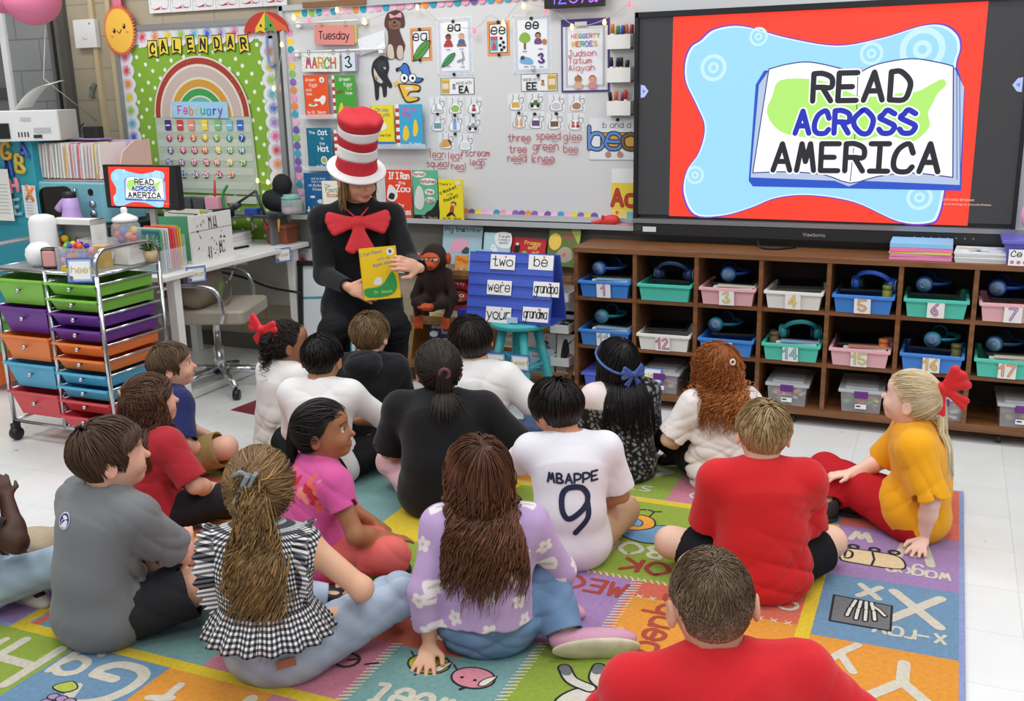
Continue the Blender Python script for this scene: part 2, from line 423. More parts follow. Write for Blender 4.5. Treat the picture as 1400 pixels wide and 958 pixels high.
def folds(amp, seed, sc=1., zb=None):
    """soft cloth folds; zb = (z0, z1): stronger below"""
    r = np.random.RandomState(seed); K = []
    for i in range(4):
        w = r.normal(size=3); w[2] *= 1.5; w /= np.linalg.norm(w); K.append((w*2*PI/(r.uniform(.11, .3)*sc), r.uniform(0, 6), r.normal(size=3)*9, r.uniform(0, 6), r.uniform(.5, 1)))
    def f(x, y, z):
        o = 0
        for (w, p, w2, p2, a) in K:
            s = np.sin(w[0]*x+w[1]*y+w[2]*z+p+1.6*np.sin(w2[0]*x+w2[1]*y+w2[2]*z+p2)); o = o+a*(1-np.abs(s))**2
        o = (o-.9)*amp*1.15*np.clip(.55+.7*np.sin(K[0][2][0]*x+K[1][2][1]*y*.8+K[2][2][2]*z+K[0][1]), .05, 1.1)
        if zb is not None: o = o*np.clip(1.35-(z-zb[0])/(zb[1]-zb[0]), .3, 1.35)
        return o
    return f
def ik(a, c, l1, l2, pole):
    a, c, pole = V3(a), V3(c), V3(pole); v = c-a; d = np.linalg.norm(v)
    if d > (l1+l2)*.995: c = a+v/d*(l1+l2)*.995; v = c-a; d = np.linalg.norm(v)
    x = (l1*l1-l2*l2+d*d)/(2*d); hgt = math.sqrt(max(l1*l1-x*x, 1e-8)); u = v/d; p = pole-u*(pole@u); p /= np.linalg.norm(p)+1e-9
    return a+u*x+p*hgt, c

# ------------------------------------------------------------------ hair
def tubes(paths, rad, n=4, flat=.55):
    """paths (N,m,3), rad (N,m) -> verts, quads"""
    N, m, _ = paths.shape
    T = np.zeros_like(paths); T[:, 1:-1] = paths[:, 2:]-paths[:, :-2]; T[:, 0] = paths[:, 1]-paths[:, 0]; T[:, -1] = paths[:, -1]-paths[:, -2]
    T = nrm(T); ref = np.array([.3, .2, .93]); U = nrm(np.cross(T, ref[None, None])+1e-6); W = np.cross(T, U)
    a = 2*PI*np.arange(n)/n
    V = paths[:, :, None]+rad[:, :, None, None]*(U[:, :, None]*np.cos(a)[None, None, :, None]+flat*W[:, :, None]*np.sin(a)[None, None, :, None])
    b = (np.arange(N)*m*n)[:, None, None]+(np.arange(m-1)*n)[None, :, None]; k = np.arange(n)[None, None]; k2 = (np.arange(n)+1)[None, None] % n
    Q = np.stack([b+k, b+k2, b+n+k2, b+n+k], -1).reshape(-1, 4)
    return V.reshape(-1, 3), Q
EARS = False
def hairline(y, front=.5, nape=-.72):
    return np.interp(y, [-1, -.45, -.12, .0, .25, .45, 1], [nape-.06, nape+.02, -.55, -.2, .1, front, front+.05])
def make_hair(parent, H, R, r, hd, body, seed, h=.004, sc=1.):
    """hair = cap over the skull plus many tapered locks; hd: col, L, n, crown, curl, freq, vol, lw, pony, front, keep"""
    g = lambda k, d: hd.get(k, d)
    rs = np.random.RandomState(seed); r = V3(r); vol = g('vol', .012); L = g('L', .05)
    col = np.array(hexc(g('col', '#5a3d28'))); col2 = np.array(hexc(g('col2', g('col', '#5a3d28')))); front = g('front', .5)
    # cap
    E = r+vol*(.75 if g('hang', True) else .2); lo_z = g('capz', -.35)
    F, lo = field([ell(H, E, R, k=.001)], h)
    V, Q = nets(F, lo, h)
    q = (V-H)@R/E; u = nrm(q); keep = u[:, 2] > hairline(u[:, 1], front, g('nape', -.72))-.04
    if g('ears', False): keep &= (np.hypot(u[:, 1]+.12, (u[:, 2]+.3)*.9) > .34)
    Q = Q[keep[Q].all(1)]
    use = np.unique(Q); mp = np.full(len(V), -1); mp[use] = np.arange(len(use)); V = V[use]; Q = mp[Q]; u = u[use]
    nz = np.sin(u[:, 0]*9+u[:, 1]*4)*np.sin(u[:, 1]*11+u[:, 2]*7)
    cc = col[None]*(.8+.12*nz[:, None])
    if g('fade', 0):
        f = np.clip((.25-u[:, 2])/.7, 0, 1)[:, None]*g('fade', 0); sk = np.array(hexc(g('skin', '#d9a78c'))); cc = cc*(1-f)+sk*f
    # locks
    N = int(g('n', 320)*2.7); i = np.arange(N*3)+.5; ph = np.arccos(1-2*i/(N*3)); th = PI*(1+5**.5)*i
    D = np.stack([np.cos(th)*np.sin(ph), np.sin(th)*np.sin(ph), np.cos(ph)], 1)+rs.normal(size=(N*3, 3))*.03; D = nrm(D)
    D = D[D[:, 2] > hairline(D[:, 1], front, g('nape', -.72))]
    if g('ears', False): D = D[np.hypot(D[:, 1]+.12, (D[:, 2]+.3)*.9) > .36]
    rs.shuffle(D); D = D[:N]; N = len(D)
    crown = nrm(V3(g('crown', (.0, -.45, .9)))); m = g('m', 14)
    Ls = L*rs.uniform(.75, 1.05, N)*g('lenf', lambda d: np.ones(len(d)))(D); ds = Ls/(m-1)
    off = vol*rs.uniform(.45, 1.25, N)
    G = R.T@V3(0, 0, -1)
    pony = g('pony', None)
    P = D*(r+off[:, None]); free = np.zeros(N, bool); path = [P.copy()]; vel = np.zeros((N, 3)); zf = g('zfree', -.05)
    jit = rs.normal(size=(N, 3))*g('jit', .12); part = g('part', None)
    pt = V3(pony)*(r+vol) if pony is not None else None
    ppo = nrm(rs.normal(size=(N, 3)))*(rs.uniform(0, 1, N)**.5)[:, None]*g('prad', .02)
    tb = [q for q in body if not q.sub]
    for st in range(m-1):
        e = r+off[:, None]; u = P/e; u = u/np.linalg.norm(u, axis=1, keepdims=True)
        if pony is not None:
            t = (pt+ppo*.5)-P; dist = np.linalg.norm(t, axis=1); nf = dist < np.maximum(.018, ds*1.1)
            newf = nf & ~free; vel[newf] = nrm(V3(g('pdir', (0, -1, -.3)))); free = free | nf; t = nrm(t)
        else:
            cr = crown[None] if part is None else nrm(np.stack([np.full(N, part), u[:, 1]*.9, np.full(N, .8)], 1))
            t = u*(u*cr).sum(1, keepdims=True)-cr
            t = nrm(t)+g('grav', .5)*G[None]+V3(g('sweep', (0, 0, 0)))[None]
            if g('open', True):
                fw = np.clip((u[:, 1]-.15)/.35, 0, 1)*np.clip((front+.25-u[:, 2])/.3, 0, 1)*(np.abs(u[:, 0]) < .93); t = t+fw[:, None]*np.stack([np.sign(u[:, 0]+.02)*2.2, np.full(N, -1.6), np.zeros(N)], 1)
        t = t+jit*(1-.5*free[:, None]); t = t-u*((t*u).sum(1, keepdims=True)); t = nrm(t)
        if g('ears', False):
            q_ = u+t*.12; near = np.clip(1.3-np.hypot(q_[:, 1]+.12, (q_[:, 2]+.3)*.9)/.34, 0, 1)[:, None]; t = nrm(t+near*3*np.stack([np.zeros(N), q_[:, 1]+.12, q_[:, 2]*.2], 1)); t = nrm(t-u*((t*u).sum(1, keepdims=True)))
        nP = P+t*ds[:, None]; un = nrm(nP/e); nP = np.where(free[:, None], nP, un*e)
        vel = np.where(free[:, None], nrm(vel*g('stiff', .6)+G[None]*(1-g('stiff', .6))+jit*.12), t)
        fP = P+vel*ds[:, None]
        if pony is not None: fP = fP+ppo*.1*np.exp(-st/8)
        qn = fP/e; qq = np.linalg.norm(qn, axis=1, keepdims=True); fP = np.where(qq < 1, fP/qq, fP)
        if g('open', True):
            ff = free & (fP[:, 1] > -.01) & (np.abs(fP[:, 0]) < .075) & (fP[:, 2] > -.13); fP[ff, 0] += (np.sign(fP[ff, 0]+1e-4)*.08-fP[ff, 0])*.6; fP[ff, 1] -= .012
        W = fP@R.T+H
        for it in range(2):
            dd = sdf_pts(tb, W)-(.006+off*.7); bad = dd < 0
            if bad.any():
                ep = .004; gx = np.stack([sdf_pts(tb, W[bad]+np.eye(3)[k]*ep)-sdf_pts(tb, W[bad]-np.eye(3)[k]*ep) for k in range(3)], 1)
                W[bad] += nrm(gx)*(-dd[bad])[:, None]
        fP = (W-H)@R
        P = np.where(free[:, None], fP, nP)
        if pony is None and g('hang', True): free = free | ((un[:, 2] < zf) & ~free)
        path.append(P.copy())
    path = np.stack(path, 1)
    if not g('hang', True):
        un = nrm(path/r); lim = np.clip((un[..., 2]-(g('nape', -.72)-.1))/.85, .22, 1); path = un*(r+off[:, None, None]*lim[..., None]*np.linspace(1, .9, m)[None, :, None])
    amp = g('curl', 0)
    if amp:
        s = np.cumsum(np.full((N, m), 1.)*ds[:, None], 1)-ds[:, None]; fr = g('freq', 16)*rs.uniform(.8, 1.25, N)[:, None]; p0 = rs.uniform(0, 2*PI, N)[:, None]
        if g('wave', False): p0 = p0*.25
        T = np.zeros_like(path); T[:, 1:] = path[:, 1:]-path[:, :-1]; T[:, 0] = T[:, 1]; T = nrm(T)
        A = nrm(np.cross(T, V3(.2, .1, 1)[None, None])); B = np.cross(T, A); w = amp*np.clip((s-g('curl0', .03))/.05, 0, 1)
        path = path+A*(w*np.cos(2*PI*fr*s+p0))[..., None]+B*(w*.7*np.sin(2*PI*fr*s+p0))[..., None]
    W = path@R.T+H
    tt = np.linspace(0, 1, m); prof = g('lw', .006)*.62*np.interp(tt, [0, .25, .7, 1], [.55, 1, .85, .12])
    rad = prof[None]*rs.uniform(.6, 1.25, N)[:, None]
    TV, TQ = tubes(W, rad, 4, g('flat', .5))
    cl_ = .5+.5*np.sin(D[:, 0]*9+2*np.sin(D[:, 1]*5)+seed)*np.sin(D[:, 2]*6+D[:, 1]*7); mixf = np.clip(tt[None]*g('tipmix', .0)+(.35*rs.uniform(0, 1, N)**2+.9*cl_**2.2)[:, None]*g('mix', .3), 0, 1)
    lc = (col[None, None]*(1-mixf[..., None])+col2[None, None]*mixf[..., None])*rs.uniform(.72, 1.22, (N, 1))[..., None]
    TC = np.repeat(lc.reshape(-1, 3), 4, 0)
    allV = np.concatenate([V, TV]); allQ = np.concatenate([Q, TQ+len(V)])
    return qmesh('hair', allV, allQ, M('attr', .42, spec=.35), parent, np.concatenate([cc, TC]))

# ------------------------------------------------------------------ a figure
def hand_prims(w, d, up, side, s=1., curl=.35, spread=.12, thumb=.6, big=1.):
    """palm + four fingers + thumb; w wrist, d finger direction, up = back of hand, side = +1 when the thumb lies on the cross(d, up) side"""
    d = nrm(d); up = nrm(up-d*(up@d)); lat = np.cross(d, up)*side; k = s*big; P = []
    pc = w+d*.032*k
    P.append(ell(pc, V3(.027, .036, .0125)*k, np.stack([lat, d, up], 1), k=.012))
    for j, (o, L) in enumerate(((.0205, .047), (.007, .053), (-.0065, .049), (-.019, .039))):
        b = w+d*.058*k+lat*o*k; dd = nrm(d+lat*spread*(o/.02)*1.0)
        p1 = b+nrm(dd-up*curl*.7)*L*.52*k; p2 = p1+nrm(dd-up*curl*2.1)*L*.5*k; r = .0072*k
        P += [cone(b-dd*.012*k, p1, r*1.08, r, k=.004), cone(p1, p2, r, r*.78, k=.003)]
    tb = w+d*.018*k+lat*.018*k; t1 = tb+nrm(d*.6+lat*.75-up*.25*thumb)*.03*k; t2 = t1+nrm(d*.95+lat*.25-up*curl)*.026*k
    P += [cone(tb, t1, .0105*k, .0085*k, k=.008), cone(t1, t2, .0085*k, .0065*k, k=.003)]
    return P
HEADS = {}
def person(label, pos, face, S, seed):
    g = lambda k, d=None: S.get(k, d)
    z0 = g('z', 0.); A = g('adult', False); sc = g('s', 1.); h = g('h', .005)
    skin = g('skin', '#e3b093'); rs = np.random.RandomState(seed)
    sx = g('sx', 1.06)                                                      # breadth of the torso
    ph = g('hipz', .092); P = V3(0, 0, ph)
    N = P+V3(g('side', 0), g('lean', .04), g('torso', .312))
    up = nrm(N-P); rnd_ = g('slouch', .025)
    B = P+(N-P)*.3+V3(0, -rnd_, 0); C = P+(N-P)*.7+V3(0, -rnd_*.6, 0)
    tw = rotm(g('twist', 0)); sw = .116*sx*g('shw', 1.)
    X = tw@nrm(V3(1, 0, -g('side', 0)*1.2)); 
    SL = N-X*sw-V3(0, 0, .035); SR = N+X*sw-V3(0, 0, .035)
    SL = SL+V3(g('shL', (0, 0, 0))); SR = SR+V3(g('shR', (0, 0, 0)))
    R = rotm(*g('head', (0, 0, 0)))
    hs = g('hs', 1.)
    H = N+V3(g('hoff', (0, .012, 0)))+R@V3(0, .018, .118*hs) if not A else N+V3(g('hoff', (0, .02, 0)))+R@V3(0, .02, .15)
    r = V3(.071, .089, .086)*hs if not A else V3(.073, .094, .1)
    HL, HR_ = P+V3(-.062, .01, -.012)*g('hipw', 1.), P+V3(.062, .01, -.012)*g('hipw', 1.)
    lg = g('legs', {})
    KL = V3(lg.get('KL', (-.215, .185, .115))); KR = V3(lg.get('KR', (.215, .185, .115)))
    AL = V3(lg.get('AL', (.05, .215, .05))); AR = V3(lg.get('AR', (-.05, .25, .065)))
    FL = V3(lg.get('FL', AL+V3(.11, .03, -.012))); FR = V3(lg.get('FR', AR+V3(-.11, .02, -.02)))
    am = g('arms', {})
    l1, l2 = g('arml', (.185, .16))
    def arm(side, S0):
        a = am.get(side, {}); sg = -1 if side == 'L' else 1
        t = V3(a.get('hand', (sg*.05, .2, .16))); pole = V3(a.get('pole', (sg*.8, -.5, -.6)))
        e, w = ik(S0, t, l1, l2, pole)
        return e, w, a
    EL, WL, aL = arm('L', SL); ER, WR, aR = arm('R', SR)
    ar = g('armr', 1.); lr = g('legr', 1.); tr = g('tr', 1.)
    torso = [ell(P+V3(0, -.002, .0), V3(.112*sx, .09, .088)*tr, k=.03), cone(P+V3(0, 0, .02), B, .1*sx*tr, .096*sx*tr, sq=1.3, k=.04),
             cone(B, C, .096*sx*tr, .1*sx*tr, sq=1.3, k=.04), cone(C, N-V3(0, 0, .06), .1*sx*tr, .082*sx*tr, sq=1.35, k=.04),
             cone(SL+X*.012, SR-X*.012, .043*ar, .043*ar, k=.05)]
    trap = [cone(N-V3(0, 0, .05)+V3(0, -.01, 0), N+V3(0, 0, .01), .06, .036, k=.04)]
    armsP = {}
    for nm, S0, E0, W0 in (('L', SL, EL, WL), ('R', SR, ER, WR)):
        armsP[nm] = [cone(S0, E0, .037*ar, .029*ar, k=.03), cone(E0, E0+(W0-E0)*.35, .0295*ar, .0285*ar, k=.02), cone(E0+(W0-E0)*.3, W0, .0285*ar, .0195*ar, k=.02)]
    hands = []
    for nm, E0, W0, a, sg in (('L', EL, WL, aL, -1), ('R', ER, WR, aR, 1)):
        d = V3(a['dir']) if 'dir' in a else W0-E0
        upv = V3(a.get('back', (0, 0, 1))); sd = np.sign(np.cross(nrm(d), upv)@V3(a.get('thumb', (-sg*1., .6, .2))))
        hands += hand_prims(W0, nrm(d), upv, sd or 1, 1., a.get('curl', .4), a.get('spread', .12), big=a.get('big', g('hand', .92)))
    legsP = {}
    for nm, Hh, K, An, Ft in (('L', HL, KL, AL, FL), ('R', HR_, KR, AR, FR)):
        legsP[nm] = [cone(Hh, K, .072*lr, .048*lr, k=.03), cone(K, K+(An-K)*.35, .047*lr, .044*lr, k=.03), cone(K+(An-K)*.3, An, .044*lr, .029*lr, k=.02)]
    foot = {nm: [cone(An, Ft, .028*lr, .022*lr, k=.015)] for nm, An, Ft in (('L', AL, FL), ('R', AR, FR))}
    hp = lambda x, y, z: H+R@(V3(x, y, z)*hs*(1.12 if A else 1))
    e3 = lambda x, y, z: V3(x, y, z)*hs*(1.12 if A else 1)
    head = [ell(H, r, R, k=.02), ell(hp(0, .02, -.045), e3(.056, .064, .062), R, k=.03), ell(hp(0, .062, -.083), e3(.022, .02, .018), R, k=.025),
            ell(hp(0, .055, .03), e3(.055, .034, .04), R, k=.02),
            cone(hp(0, .083, -.012), hp(0, .101, -.033), .0065, .0095, k=.012), ell(hp(.032, .062, -.042), e3(.022, .022, .02), R, k=.02), ell(hp(-.032, .062, -.042), e3(.022, .022, .02), R, k=.02)]
    for sg in (-1, 1):
        head += [ell(hp(sg*.03, .091, -.006), e3(.0165, .013, .0115), R, k=.014, sub=True), ell(hp(sg*.0775, -.012, -.022), e3(.0085, .018, .027), R@rotm(sg*-18), k=.006), ell(hp(sg*.0865, -.008, -.02), e3(.005, .011, .018), R@rotm(sg*-22), k=.006, sub=True)]
    head += [ell(hp(0, .0855, -.062), e3(.02, .008, .0052), R, k=.004), ell(hp(0, .084, -.072), e3(.016, .008, .0058), R, k=.004)]
    neck = [cone(N-V3(0, 0, .02), H+R@V3(0, -.02, -.05), .036*g('nk', 1), .035*g('nk', 1), k=.025)]
    bodyp = torso+trap+neck+armsP['L']+armsP['R']+legsP['L']+legsP['R']+foot['L']+foot['R']+head+hands
    lipc = np.array(hexc(g('lips', '#c07a70'))); skc = np.array(hexc(skin))
    def bodycol(V):
        c = np.tile(skc, (len(V), 1)); q = (V-H)@R/(hs*(1.12 if A else 1))
        d = np.hypot(q[:, 0]/.021, (q[:, 2]+.067)/.0115); m = (q[:, 1] > .07)*np.clip(1.5-d, 0, 1)[:]
        c = c*(1-m[:, None])+lipc*m[:, None]
        for sg in (-1, 1):
            zb = .014+.004*(1-((q[:, 0]*sg-.031)/.02)**2); m = (q[:, 1] > .05)*(np.abs(q[:, 0]*sg-.031) < .02)*np.clip(1.6-np.abs(q[:, 2]-zb)/.0028, 0, 1)*.8
            c = c*(1-m[:, None])+np.array(hexc(g('brow', '#4a3222')))*m[:, None]
            ch = np.exp(-(((q[:, 0]*sg-.036)/.02)**2+((q[:, 2]+.038)/.018)**2))*(q[:, 1] > .03)*.22; c = c*(1-ch[:, None])+c*np.array([1.05, .72, .68])*ch[:, None]
            er = np.exp(-(((q[:, 0]*sg-.078)/.012)**2+((q[:, 1]+.006)/.02)**2+((q[:, 2]+.02)/.03)**2))*.3; c = c*(1-er[:, None])+c*np.array([1.05, .7, .62])*er[:, None]
        for (w, a) in ((WL, aL), (WR, aR)):
            dd = nrm(V3(a['dir']) if 'dir' in a else w-(EL if a is aL else ER)); t = (V-w)@dd; near = (np.linalg.norm(V-w, axis=1) < .14)
            m = near*np.clip((t-.05)/.05, 0, 1)*.22; c = c*(1-m[:, None])+c*np.array([1.04, .75, .7])*m[:, None]
        return c
    root = blobmesh('person', bodyp, g('hb', h), M('attr', .5, spec=.35, bump=.06, bscale=90), None, None, bodycol)
    root.location = (pos[0], pos[1], z0); root.rotation_euler = (0, 0, math.radians(face)); root.scale = (sc, sc, sc)
    tag(root, label, 'person', g('group'))
    # eyes
    if g('eyes', False):
        for sg in (-1, 1):
            m = MB(); c = hp(sg*.03, .0705, -.006); er = .0125*hs*(1.1 if A else 1)
            m.ball(c, er, M('#f2eeea', .25), 14, 10); dv = R@nrm(V3(g('gaze', (0, 1, 0))))
            q0 = Vector(dv).to_track_quat('Z', 'Y').to_matrix()
            m.lathe([(0, er*1.02), (er*.28, er*.985)], M('#0a0908', .2), c, 12, tilt=q0); m.lathe([(er*.28, er*.99), (er*.52, er*.88)], M(g('iris', '#3a2415'), .25), c, 14, tilt=q0)
            m.build('eye', root)
            lid = MB(); lid.tube([hp(sg*.03+t*.0145, .0845-abs(t)*.004-.0015, -.0005+.0038*(1-t*t)-.002) for t in (-1, -.5, 0, .5, 1)], .0016*hs, M('#2a1a14', .6), 5); lid.build('eyelashes', root)
    # clothes
    top = g('top'); cl = 0
    out = {'root': root, 'H': H, 'R': R, 'r': r, 'N': N, 'P': P, 'C': C, 'SL': SL, 'SR': SR, 'WL': WL, 'WR': WR, 'EL': EL, 'ER': ER, 'body': torso+trap+armsP['L']+armsP['R'], 'KL': KL, 'KR': KR, 'AL': AL, 'AR': AR, 'FL': FL, 'FR': FR, 'hp': hp, 'X': X}
    if top:
        t = top.get('t', .011); ps = []; tps = [q.grow(t) for q in torso]
        if top.get('hemdrop', True): tps.append(ell(P+V3(0, -.012, -.018), (V3(.112*sx, .09, .068)*tr+t+.012), k=.03))
        if not top.get('off_shoulder'): tps.append(cone(N-V3(0, 0, .05)+V3(0, -.012, 0), N+V3(0, -.004, -.004), .062+t*.6, .045+t*.4, k=.035))
        slv = top.get('sleeve', .8)                                        # 0..1 upper arm, 1..2 forearm
        subs = []; ssub = []
        for nm, S0, E0, W0 in (('L', SL, EL, WL), ('R', SR, ER, WR)):
            if slv <= 0: continue
            if slv <= 1:
                e = S0+(E0-S0)*slv; ra, rb = (.037*ar+t+.002), (.033*ar+t+top.get('flare', .008))
                ps.append(cone(S0, e, ra, rb, cap=True, k=.025)); dv = nrm(E0-S0)
                ssub.append(cone(e-dv*.008, e+dv*.03, rb-.0065, rb-.0065, sub=True, k=.004))
            else:
                e = E0+(W0-E0)*(slv-1); ps.append(cone(S0, E0, .037*ar+t, .03*ar+t, k=.025)); ps.append(cone(E0, e, .03*ar+t, .022*ar+t*.8+top.get('flare', .0), cap=True, k=.02))
                dv = nrm(W0-E0); rr = .022*ar+t*.8+top.get('flare', .0)-.005; ssub.append(cone(e-dv*.006, e+dv*.02, rr, rr, sub=True, k=.003))
        tps.append(ell(P+V3(0, .03, .03), V3(.118*sx, .09, .09)*tr+t, k=.03)) if top.get('hemdrop', True) else None; ps = ps+ssub+tps
        if not top.get('turtle'):
            subs.append(cone(N+V3(0, .006, -.012), N+V3(0, .02, .09), .043*g('nk', 1)+top.get('neckw', .0), .06*g('nk', 1), sub=True, k=.006))
        else: ps.append(cone(N-V3(0, 0, .02), N+V3(0, .012, .045), .05*g('nk', 1), .045*g('nk', 1), cap=True, k=.02))
        for q in top.get('extra', []): ps.append(q)
        zc = top.get('hem', None)
        if zc is not None:
            ps = [q if q.cut else q for q in ps]; subs.append(ell(P+V3(0, 0, zc-.3), (.5, .5, .3), sub=True, k=.004))
        mat = top.get('mat') or M('attr', .85, bump=.15, bscale=500, sheen=.15, spec=.2)
        cf = top.get('color'); base = np.array(hexc(top.get('col', '#ffffff')))
        colf = (lambda V: cf(V, out)) if cf else (lambda V: np.tile(base, (len(V), 1)))
        out['top'] = blobmesh(top.get('name', 't_shirt'), ps+subs, top.get('h', h), mat, root, folds(top.get('fold', .0055), seed+11, 1., (P[2], N[2])), colf)
        out['topprims'] = ps
    bt = g('bottom')
    if bt:
        t = bt.get('t', .009); ps = []; subs = []; pt_ = [torso[0].grow(t*1.05)]
        pt_.append(cone(P, P+V3(0, -.006, .045), .102*sx*tr+t, .1*sx*tr+t, sq=1.28, cap=True, k=.02))
        ln = bt.get('len', 1.9)                                            # 0..1 thigh, 1..2 shin
        for nm, Hh, K, An in (('L', HL, KL, AL), ('R', HR_, KR, AR)):
            if ln <= 1:
                e = Hh+(K-Hh)*ln; dv = nrm(K-Hh); rb = .05*lr+t+.022; ps.append(cone(Hh, e, .074*lr+t, rb, cap=True, k=.03)); subs.append(cone(e-dv*.008, e+dv*.04, rb-.008, rb-.008, sub=True, k=.004))
            else:
                e = K+(An-K)*(ln-1); dv = nrm(An-K); rb = .032*lr+t+bt.get('flare', .006); ps += [cone(Hh, K, .073*lr+t, .05*lr+t, k=.03), cone(K, e, .05*lr+t, rb, cap=True, k=.03)]
                subs.append(cone(e-dv*.006, e+dv*.03, rb-.006, rb-.006, sub=True, k=.004))
        ps = ps+subs+pt_; subs = []
        base = np.array(hexc(bt.get('col', '#333333'))); cf = bt.get('color')
        colf = (lambda V: cf(V, out)) if cf else (lambda V: np.tile(base, (len(V), 1)))
        if bt.get('low') is not None: subs.append(ell(P+V3(0, 0, bt['low']+.3), (.4, .4, .3), sub=True, k=.004))
        out['bottom'] = blobmesh(bt.get('name', 'trousers'), ps+subs, bt.get('h', h), bt.get('mat') or M('attr', .85, bump=.2, bscale=400, spec=.2), root, folds(bt.get('fold', .006), seed+23), colf)
    sh = g('shoes')
    if sh:
        for nm, An, Ft in (('L', AL, FL), ('R', AR, FR)):
            u = V3(sh.get('up'+nm, sh.get('up', (0, 0, 1)))); dv = nrm(Ft-An); u = nrm(u-dv*(u@dv)); lt = np.cross(dv, u); Rm = np.stack([lt, dv, u], 1); k = sh.get('k', 1.)
            Ls = np.linalg.norm(Ft-An); hl = (Ls/2+.042)/k; c = An-u*.02+dv*(Ls*.5+.004)
            upper = [ell(c+u*.008, V3(.036, hl, .034)*k, Rm, k=.01), ell(An+u*.01-dv*.008, V3(.033, .036, .04)*k, Rm, k=.02)]
            subs = [ell(An+u*.055*k, V3(.026, .03, .03)*k, Rm, sub=True, k=.01)]
            blobmesh('shoe', [q for q in upper]+subs, .004, sh.get('mat') or M(sh.get('col', '#222222'), .6), root)
            so = [ell(c-u*.022*k, V3(.039, hl+.005, .014)*k, Rm, k=.006), ell(c-u*.026*k+dv*.04*k, V3(.038, .05, .012)*k, Rm, k=.006)]
            s_ = blobmesh('shoe_sole', so, .004, M(sh.get('sole', '#efeae0'), .7, var=.12, vscale=40), root)
    sk = g('socks')
    if sk:
        for nm, An, K, Ft in (('L', AL, KL, FL), ('R', AR, KR, FR)):
            d_ = nrm(K-An); blobmesh('sock', [cone(An, An+d_*.05, .034, .037, cap=True, k=.01), cone(An, Ft, .034, .028, k=.02)], .005, M(sk, .9), root)
    hd = g('hair')
    if hd:
        hb = torso+trap
        hb = [q.grow((top or {}).get('t', 0)) for q in hb]
        out['hair'] = make_hair(root, H, R, r, hd, hb, seed+5)
    return out
def project(o, flat, root_m, direction, name, parent, lift=.0022):
    """lays the printed faces of a Flat (already placed in the person's frame) on the surface of o along direction"""
    me = o.data; bv = BVHTree.FromPolygons([v.co for v in me.vertices], [tuple(p.vertices) for p in me.polygons])
    d = Vector(direction).normalized(); v2 = []
    for p in flat.v:
        q = root_m @ Vector(p); hit = bv.ray_cast(q, d)
        v2.append(tuple((hit[0]-d*lift) if hit[0] is not None else q+d*.3))
    flat.v = v2
    return flat.build(name, parent)
# ------------------------------------------------------------------ setting
YW = 5.22; YB = 5.19                       # wall face, whiteboard face
def brickmat(c1, c2, mortar, bw, bh, rough=.6, off=.5, ms=.004, plane='xz', bump=.3, var=.05):
    m = bpy.data.materials.new('blocks'); m.use_nodes = True; nt = m.node_tree; b = nt.nodes['Principled BSDF']; N = nt.nodes.new; L = nt.links.new
    tc = N('ShaderNodeTexCoord'); sp = N('ShaderNodeSeparateXYZ'); cb = N('ShaderNodeCombineXYZ'); L(tc.outputs['Object'], sp.inputs[0])
    L(sp.outputs[0], cb.inputs[0]); L(sp.outputs[2 if plane == 'xz' else 1], cb.inputs[1])
    if plane == 'yz': L(sp.outputs[1], cb.inputs[0]); L(sp.outputs[2], cb.inputs[1])
    br = N('ShaderNodeTexBrick'); br.offset = off; br.inputs['Scale'].default_value = 1; br.inputs['Brick Width'].default_value = bw; br.inputs['Row Height'].default_value = bh
    br.inputs['Mortar Size'].default_value = ms; br.inputs['Mortar Smooth'].default_value = .3; br.inputs['Bias'].default_value = 0
    br.inputs['Color1'].default_value = (*hexc(c1), 1); br.inputs['Color2'].default_value = (*hexc(c2), 1); br.inputs['Mortar'].default_value = (*hexc(mortar), 1)
    L(cb.outputs[0], br.inputs['Vector'])
    n = N('ShaderNodeTexNoise'); n.inputs['Scale'].default_value = 3.5; n.inputs['Detail'].default_value = 8; n.inputs['Roughness'].default_value = .7; L(tc.outputs['Object'], n.inputs['Vector'])
    mr = N('ShaderNodeMapRange'); mr.inputs[1].default_value = .3; mr.inputs[2].default_value = .7; mr.inputs[3].default_value = 1-var; mr.inputs[4].default_value = 1+var; L(n.outputs['Fac'], mr.inputs[0])
    mx = N('ShaderNodeMix'); mx.data_type = 'RGBA'; mx.blend_type = 'MULTIPLY'; mx.inputs[0].default_value = 1; L(br.outputs['Color'], mx.inputs[6]); L(mr.outputs[0], mx.inputs[7]); L(mx.outputs[2], b.inputs['Base Color'])
    if plane == 'xy':
        n3 = N('ShaderNodeTexNoise'); n3.inputs['Scale'].default_value = 17; n3.inputs['Detail'].default_value = 4; L(tc.outputs['Object'], n3.inputs['Vector']); r3 = N('ShaderNodeMapRange'); r3.inputs[1].default_value = .69; r3.inputs[2].default_value = .75; r3.inputs[3].default_value = 1; r3.inputs[4].default_value = .6; L(n3.outputs['Fac'], r3.inputs[0])
        m3 = N('ShaderNodeMix'); m3.data_type = 'RGBA'; m3.blend_type = 'MULTIPLY'; m3.inputs[0].default_value = 1; L(mx.outputs[2], m3.inputs[6]); L(r3.outputs[0], m3.inputs[7]); L(m3.outputs[2], b.inputs['Base Color'])
    b.inputs['Roughness'].default_value = rough
    bp = N('ShaderNodeBump'); bp.inputs['Strength'].default_value = bump; bp.inputs['Distance'].default_value = .003; bp.invert = True; L(br.outputs['Fac'], bp.inputs['Height']); L(bp.outputs[0], b.inputs['Normal'])
    return m
FX0, FX1 = -7.2, 2.6
def struct(o): o['kind'] = 'structure'; return o
struct(MB().box(((FX0+FX1)/2, 2.2, -.05), (FX1-FX0, 6.2, .1), brickmat('#ebebe9', '#e6e6e4', '#d3d2cf', .305, .305, .22, 0, .0016, 'xy', .05, .035)).build('floor'))
